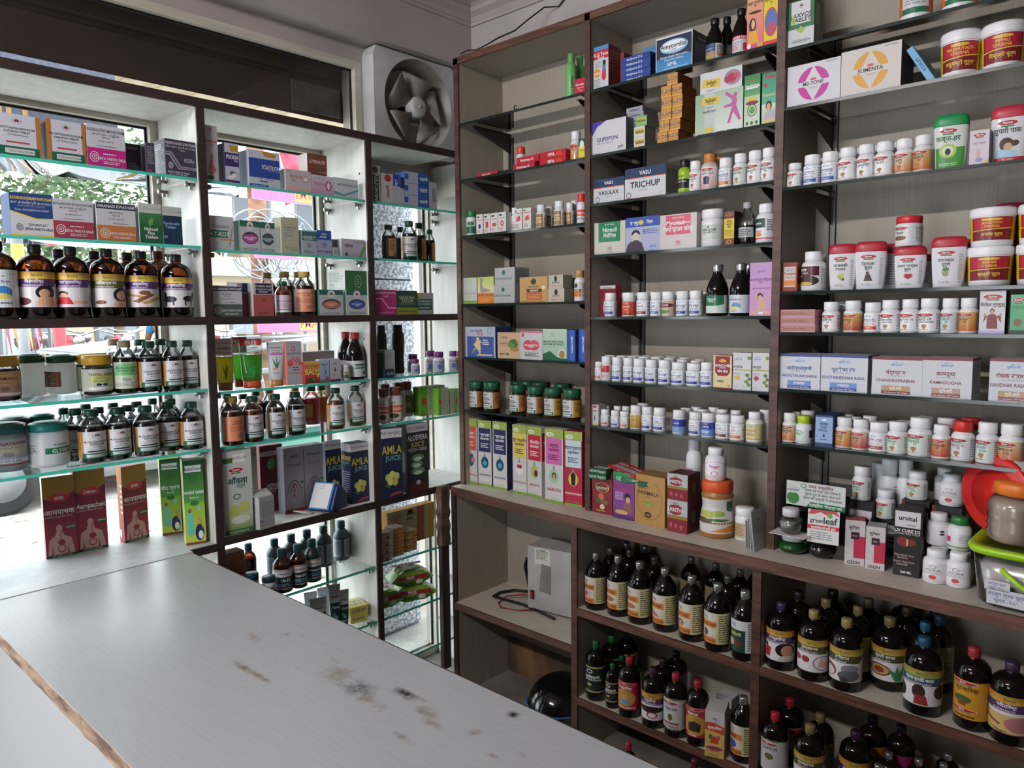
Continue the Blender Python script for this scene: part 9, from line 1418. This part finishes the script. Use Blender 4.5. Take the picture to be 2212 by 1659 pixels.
# slatted canopy over the pavement
cp = empty('street_canopy', (-1.8, .35, 2.86), label='beige slatted canopy ceiling over the pavement beyond the shutter box', category='canopy')
M_cs = grainy('canopy_board', '9a8c74', 'b8aa90', (3, 9, 3), .8)
for k in range(11):
    b = MB(); b.box(-.95, -1.05+.21*k, 0, .75, -.87+.21*k+.018, .03, c=.002); b.build('board', M_cs, cp)
for xx in (-.7, .1, .6): b = MB(); b.box(xx, -1.1, .03, xx+.06, 1.3, .10); b.build('joist', plain('joist_dark', '3a322a', .8), cp)
# street furniture and clutter
def pole(name, x, y, r, h, m, lab, cat, bands=None):
    o = empty(name, (x, y, GZ), label=lab, category=cat); b = MB(); b.tube([(0, 0, 0), (0, 0, h)], [r, r*.85], 14); b.build('shaft', m, o)
    for z0, z1, mm in bands or (): b = MB(); b.tube([(0, 0, z0), (0, 0, z1)], r*1.03, 14); b.build('painted_band', mm, o)
    return o
M_pb = grainy('rusty_pole', '5a3a2a', '8a6048', (4, 4, 10), .8); M_yel = plain('band_yellow', 'd8a82c', .6); M_gy = plain('pole_grey', '7a7a7c', .7)
u1 = pole('utility_pole', -4.2, 1.45, .09, 5.5, M_pb, 'rust-brown utility pole carrying cable coils outside middle bay', 'pole')
b = MB()
for k in range(9):
    r = .28+.05*math.sin(k*3); b.tube([(.12+.02*math.sin(k+i), -.12+k*.055+r*math.cos(2*PI*i/26)*(.9+.1*math.sin(k)), 2.35+.05*math.cos(k*2)+r*math.sin(2*PI*i/26)) for i in range(27)], .008, 5)
for k in range(7): b.tube([(.1, .1*k-.3, 2.2+.1*math.sin(k*9)), (.13, .1*k-.1, 2.5+.1*math.cos(k*5)), (.1, .1*k+.1, 2.1+.12*math.sin(k*4)), (.12, .1*k+.3, 2.45)], .007, 5)
b.build('cable_coils', plain('cable_grey', '7a7c80', .6), u1, label='tangled loops of grey cable')
b = MB(); [b.tube([(0, 0, 4.4+.1*k), (-.6, 6, 3.9+.25*k), (0, 14, 4.6+.1*k)], .012, 5) for k in range(4)]; b.build('overhead_wires', plain('cable_dark', '3a3c40', .6), u1)
pole('bollard_pole', -7.1, .2, .06, 2.9, M_gy, 'grey pole with yellow bands at the roadside', 'pole', ((.3, .6, M_yel), (.9, 1.2, M_yel), (1.9, 2.5, M_yel)))
pole('yellow_post', -4.6, .98, .035, 2.9, M_yel, 'thin yellow post near the cable coils', 'post')
o = empty('red_pillar', (-8, .82, GZ), label='pinkish red square pillar behind the parked car', category='pillar'); b = MB(); b.box(-.05, -.06, 0, .05, .06, 2.2, c=.01); b.build('pillar_shaft', plain('pillar_red', 'b04850', .7), o)
# hanging garlands of ribbons
t = empty('ribbon_rack', (-7.6, .36, GZ), label='rack of coloured strings hanging at a street stall', category='rack')
b = MB(); b.tube([(0, -.22, 0), (0, -.22, 2.3), (0, .24, 2.3), (0, .24, 0)], .02, 8); b.build('rack_frame', M_gy, t)
for k, c in enumerate(('c05050', 'd8d0c8', 'c8803c', '4a4a9a', 'b0b0b4', 'c04858', 'd8c060', '5a5a5c', 'b88ab0', 'a83c3c')):
    b = MB(); y = -.17+.036*k; b.tube([(0, y, 2.28), (.02, y+.01, 1.9), (.0, y-.015, 1.55), (.015, y+.01, 1.25-.1*math.sin(k*2))], [.005, .013, .015, .003], 6); b.build('ribbon', plain('ribbon_'+c, c, .7), t)
b = MB(); b.box(-14.5, .95, GZ, -8.45, 12, .25); b.build('pavement', grainy('pavement_stone', '8a8680', 'a8a49c', (2, 2, 2), .9), None, kind='structure')
# motorcycles
M_mk = plain('bike_dark', '2a2c30', .4, .3); M_mr = plain('bike_red', '8a2c34', .35)
def bike(x, y, rz, lab):
    o = empty('motorcycle', (x, y, .255), math.radians(rz), label=lab, category='motorcycle', group='motorcycles parked across the road')
    for wx in (-.62, .62):
        b = MB(); b.tube([(wx+.27*math.cos(2*PI*i/22), 0, .30+.27*math.sin(2*PI*i/22)) for i in range(23)], .035, 6, cap=False); wh = b.build('wheel', M_tyre, o)
        b = MB(); [b.tube([(wx, 0, .3), (wx+.26*math.cos(a), 0, .3+.26*math.sin(a))], .006, 4) for a in [2*PI*k/8 for k in range(8)]]; b.build('spokes', M_chrome, wh)
    b = MB(); b.tube([(.62, .0, .3), (.45, 0, .75), (.40, 0, 1.0)], .03, 8); b.tube([(.40, -.3, 1.06), (.42, -.1, 1.0), (.42, .1, 1.0), (.40, .3, 1.06)], .015, 6); b.build('fork', M_chrome, o)
    b = MB(); b.tube([(.40, 0, .80), (.25, 0, .86), (.05, 0, .82)], [.07, .13, .09], 12); b.build('fuel_tank', M_mr, o)
    b = MB(); b.tube([(.05, 0, .80), (-.25, 0, .78), (-.62, 0, .86)], [.08, .10, .06], 10); b.build('seat', M_mk, o)
    b = MB(); b.box(-.15, -.10, .25, .25, .10, .60, c=.04); b.tube([(.3, 0, .7), (-.1, 0, .5), (-.62, 0, .3)], .02, 6); b.tube([(.1, -.14, .3), (-.7, -.16, .33)], .04, 8); b.build('engine', M_mk, o)
    b = MB(); b.tube([(.47, 0, .92), (.56, 0, .92)], [.05, .08], 12); b.build('headlamp', M_chrome, o)
for i, (x, y, a) in enumerate(((-9.6, 1.35, 2), (-9.5, 1.98, -2), (-11.4, 1.4, 3), (-11.4, 2.05, 0), (-11.4, 2.75, -3), (-9.6, 3.6, 2))): bike(x, y, a, 'dark motorcycle with red tank, %s from left across the road' % NTH[i].replace('top', 'first'))
# man in blue shirt bending over
pm = empty('person', (-9.3, 2.75, .255), math.radians(170), label='person in blue shirt bending forward among the parked motorcycles', category='person')
def skin(name, verts, edges, rad, m, par, lv=2):
    me = bpy.data.meshes.new(name); me.from_pydata(verts, edges, []); me.materials.append(m); o = bpy.data.objects.new(name, me); C.objects.link(o); o.parent = par
    md = o.modifiers.new('skin', 'SKIN'); md.use_smooth_shade = True
    for v, r in zip(me.skin_vertices[0].data, rad): v.radius = (r, r)
    me.skin_vertices[0].data[0].use_root = True
    sb = o.modifiers.new('sub', 'SUBSURF'); sb.levels = sb.render_levels = lv; return o
V_ = [(0, 0, .86), (.12, 0, 1.02), (.32, 0, 1.14), (.44, 0, 1.17), (.54, 0, 1.16), (.63, 0, 1.10), (-.02, .10, .80), (.08, .12, .46), (0, .12, .08), (.13, .12, .03), (-.02, -.10, .80), (.08, -.12, .46), (0, -.12, .08), (.13, -.12, .03), (.40, .18, 1.12), (.46, .24, .88), (.60, .20, .72), (.66, .19, .68), (.40, -.18, 1.12), (.46, -.24, .88), (.60, -.20, .72), (.66, -.19, .68)]
E_ = [(0, 1), (1, 2), (2, 3), (3, 4), (4, 5), (0, 6), (6, 7), (7, 8), (8, 9), (0, 10), (10, 11), (11, 12), (12, 13), (2, 14), (14, 15), (15, 16), (16, 17), (2, 18), (18, 19), (19, 20), (20, 21)]
R_ = [.14, .15, .16, .09, .055, .09, .09, .065, .045, .04, .09, .065, .045, .04, .07, .045, .032, .03, .07, .045, .032, .03]
body_ = skin('body', V_, E_, R_, plain('skin_brown', '6a4530', .6), pm)
skin('shirt', [(-.02, 0, .90), (.12, 0, 1.03), (.31, 0, 1.15), (.38, .17, 1.12), (.44, .22, .97), (.38, -.17, 1.12), (.44, -.22, .97)], [(0, 1), (1, 2), (2, 3), (3, 4), (2, 5), (5, 6)], [.165, .175, .18, .09, .065, .09, .065], plain('shirt_blue', '2c6a9a', .8), pm)
skin('trousers', [(0, 0, .86), (-.02, .10, .80), (.08, .12, .46), (.0, .12, .12), (-.02, -.10, .80), (.08, -.12, .46), (.0, -.12, .12)], [(0, 1), (1, 2), (2, 3), (0, 4), (4, 5), (5, 6)], [.15, .105, .085, .07, .105, .085, .07], plain('trouser_dark', '2a2c34', .8), pm)
b = MB(); b.lathe([(0, -.10), (.08, -.07), (.10, 0), (.09, .06), (.05, .10), (0, .11)], 16, M=Matrix.Translation((.625, 0, 1.135))); b.build('hair', plain('hair_black', '15110f', .7), pm)
# trees
def tree(x, y, h, r, n, seed, lab, c1='2c4228', c2='5c7048'):
    o = empty('street_tree', (x, y, GZ), label=lab, category='tree'); rd = random.Random(seed)
    b = MB(); b.tube([(0, 0, 0), (.05, .03, h*.4), (0, .0, h*.75)], [.14, .1, .06], 10)
    for k in range(7): a = rd.uniform(0, 6.28); b.tube([(0, 0, h*.45+k*.1), (r*.4*math.cos(a), r*.4*math.sin(a), h*.7), (r*.75*math.cos(a), r*.75*math.sin(a), h*.85)], [.05, .03, .01], 6)
    b.build('trunk', grainy('bark', '4a3c30', '6a5a4a', (4, 4, 14), .9), o)
    b = MB()
    for k in range(n):
        d = Vector((rd.gauss(0, 1), rd.gauss(0, 1), rd.gauss(0, .8))).normalized()*r*rd.uniform(.45, 1)**.6; c = d+Vector((0, 0, h*.85)); s = rd.uniform(.09, .17)
        q = Vector((rd.gauss(0, 1), rd.gauss(0, 1), rd.gauss(-.3, .6))).normalized(); w_ = q.orthogonal().normalized()*s*.28; l = q*s
        b.add([c, c+l*.5+w_, c+l, c+l*.5-w_], [(0, 1, 2, 3)])
    me = b.build('foliage', grainy('leaf_green_%d' % seed, c1, c2, (5, 5, 5), .6), o); me['kind'] = 'stuff'
tree(-10.5, .1, 4.3, 2.1, 4600, 1, 'leafy green tree across the road behind left window bay')
tree(-14.6, 3.9, 4.6, 1.8, 3800, 2, 'broad green tree farther along the road')
# awning and buildings
t = empty('red_awning', (-4.9, 2.5, 2.6), label='dusty crimson cloth awning hanging outside middle window bay', category='awning')
b = MB(); nx = 24; vs = []
for i in range(nx+1):
    y = -.55+1.9*i/nx; vs += [(0, y, 1.15), (.35, y, .35), (.37, y, .02+.10*abs(math.sin(i*PI/8)))]
b.add(vs, [(3*i+j, 3*i+3+j, 3*i+4+j, 3*i+1+j) for i in range(nx) for j in range(2)]); aw = b.build('awning_cloth', grainy('crimson_cloth', '6a1c2c', '9a3c4c', (8, 8, 8), .9), t); md = aw.modifiers.new('thick', 'SOLIDIFY'); md.thickness = .01
b = MB(); b.tube([(0, -.55, 1.15), (.35, -.55, .35)], .02, 6); b.tube([(0, 1.35, 1.15), (.35, 1.35, .35)], .02, 6); b.build('awning_arm', M_gy, t)
def building(x, y0, y1, h, wall, lab, floors, cols):
    o = empty('street_building', (x, (y0+y1)/2, GZ), label=lab, category='building'); yc_ = (y0+y1)/2
    b = MB(); b.box(-3, y0-yc_, 0, 0, y1-yc_, h); b.build('facade', grainy('facade_'+wall, wall, wall, (1, 1, 1), .9), o)
    for f in range(floors):
        for c in range(cols):
            ya = y0-yc_+(c+.2)*(y1-y0)/cols; yb = ya+.6*(y1-y0)/cols; z = .3+f*2.9
            b = MB(); b.box(-.02, ya, z+ (0 if f == 0 else .8), .03, yb, z+2.3); fr_ = b.build('window', plain('frame_grey', '5a5c60', .5), o)
            b = MB(); b.box(.03, ya+.08, z+(.08 if f == 0 else .88), .035, yb-.08, z+2.22); b.build('pane', plain('dark_opening' if f else 'shop_front', '3a4048' if f else '7a8088', .3), fr_)
        b = MB(); b.box(0, y0-yc_, 2.75+f*2.9, .5, y1-yc_, 2.9+f*2.9); b.build('balcony_slab', plain('slab_grey', 'a8a49c', .8), o)
    return o
building(-15, -4, 2.2, 3.6, '8f9aa4', 'low grey-blue building across the road', 1, 4)
building(-17, 2.2, 9, 3.3, 'b8a890', 'low beige shop building across the road', 1, 4)
building(-20, 9, 20, 6.2, 'a8a8a4', 'two storey pale building at the far end of the road', 2, 5)
for i, (x, y, c) in enumerate(((-13.5, 6.4, 'c88a3c'), (-13.2, 7.5, 'd8b030'), (-13.6, 8.4, 'c04848'), (-12.9, 9.6, '8a9ab0'))):
    o = empty('market_stall', (x, y, GZ if x < -14.5 else .25), label='street stall with %s cloth cover' % ('orange', 'yellow', 'red', 'pale blue')[i], category='stall')
    b = MB(); b.box(-.3, -.35, .0, .3, .35, .85, c=.02); b.build('stall_table', plain('stall_wood', '7a6a58', .8), o)
    b = MB(); b.add([(-.5, -.45, 1.9), (.5, -.45, 1.7), (.5, .45, 1.7), (-.5, .45, 1.9), (-.5, -.45, 1.92), (.5, -.45, 1.72), (.5, .45, 1.72), (-.5, .45, 1.92)], [(3, 2, 1, 0), (4, 5, 6, 7), (0, 1, 5, 4), (1, 2, 6, 5), (2, 3, 7, 6), (3, 0, 4, 7)]); b.build('cloth_cover', plain('cloth_'+c, c, .8), o)
    b = MB(); [b.tube([(xx, yy, 0), (xx, yy, 1.85)], .015, 6) for xx in (-.45, .45) for yy in (-.4, .4)]; b.build('stall_poles', M_gy, o)
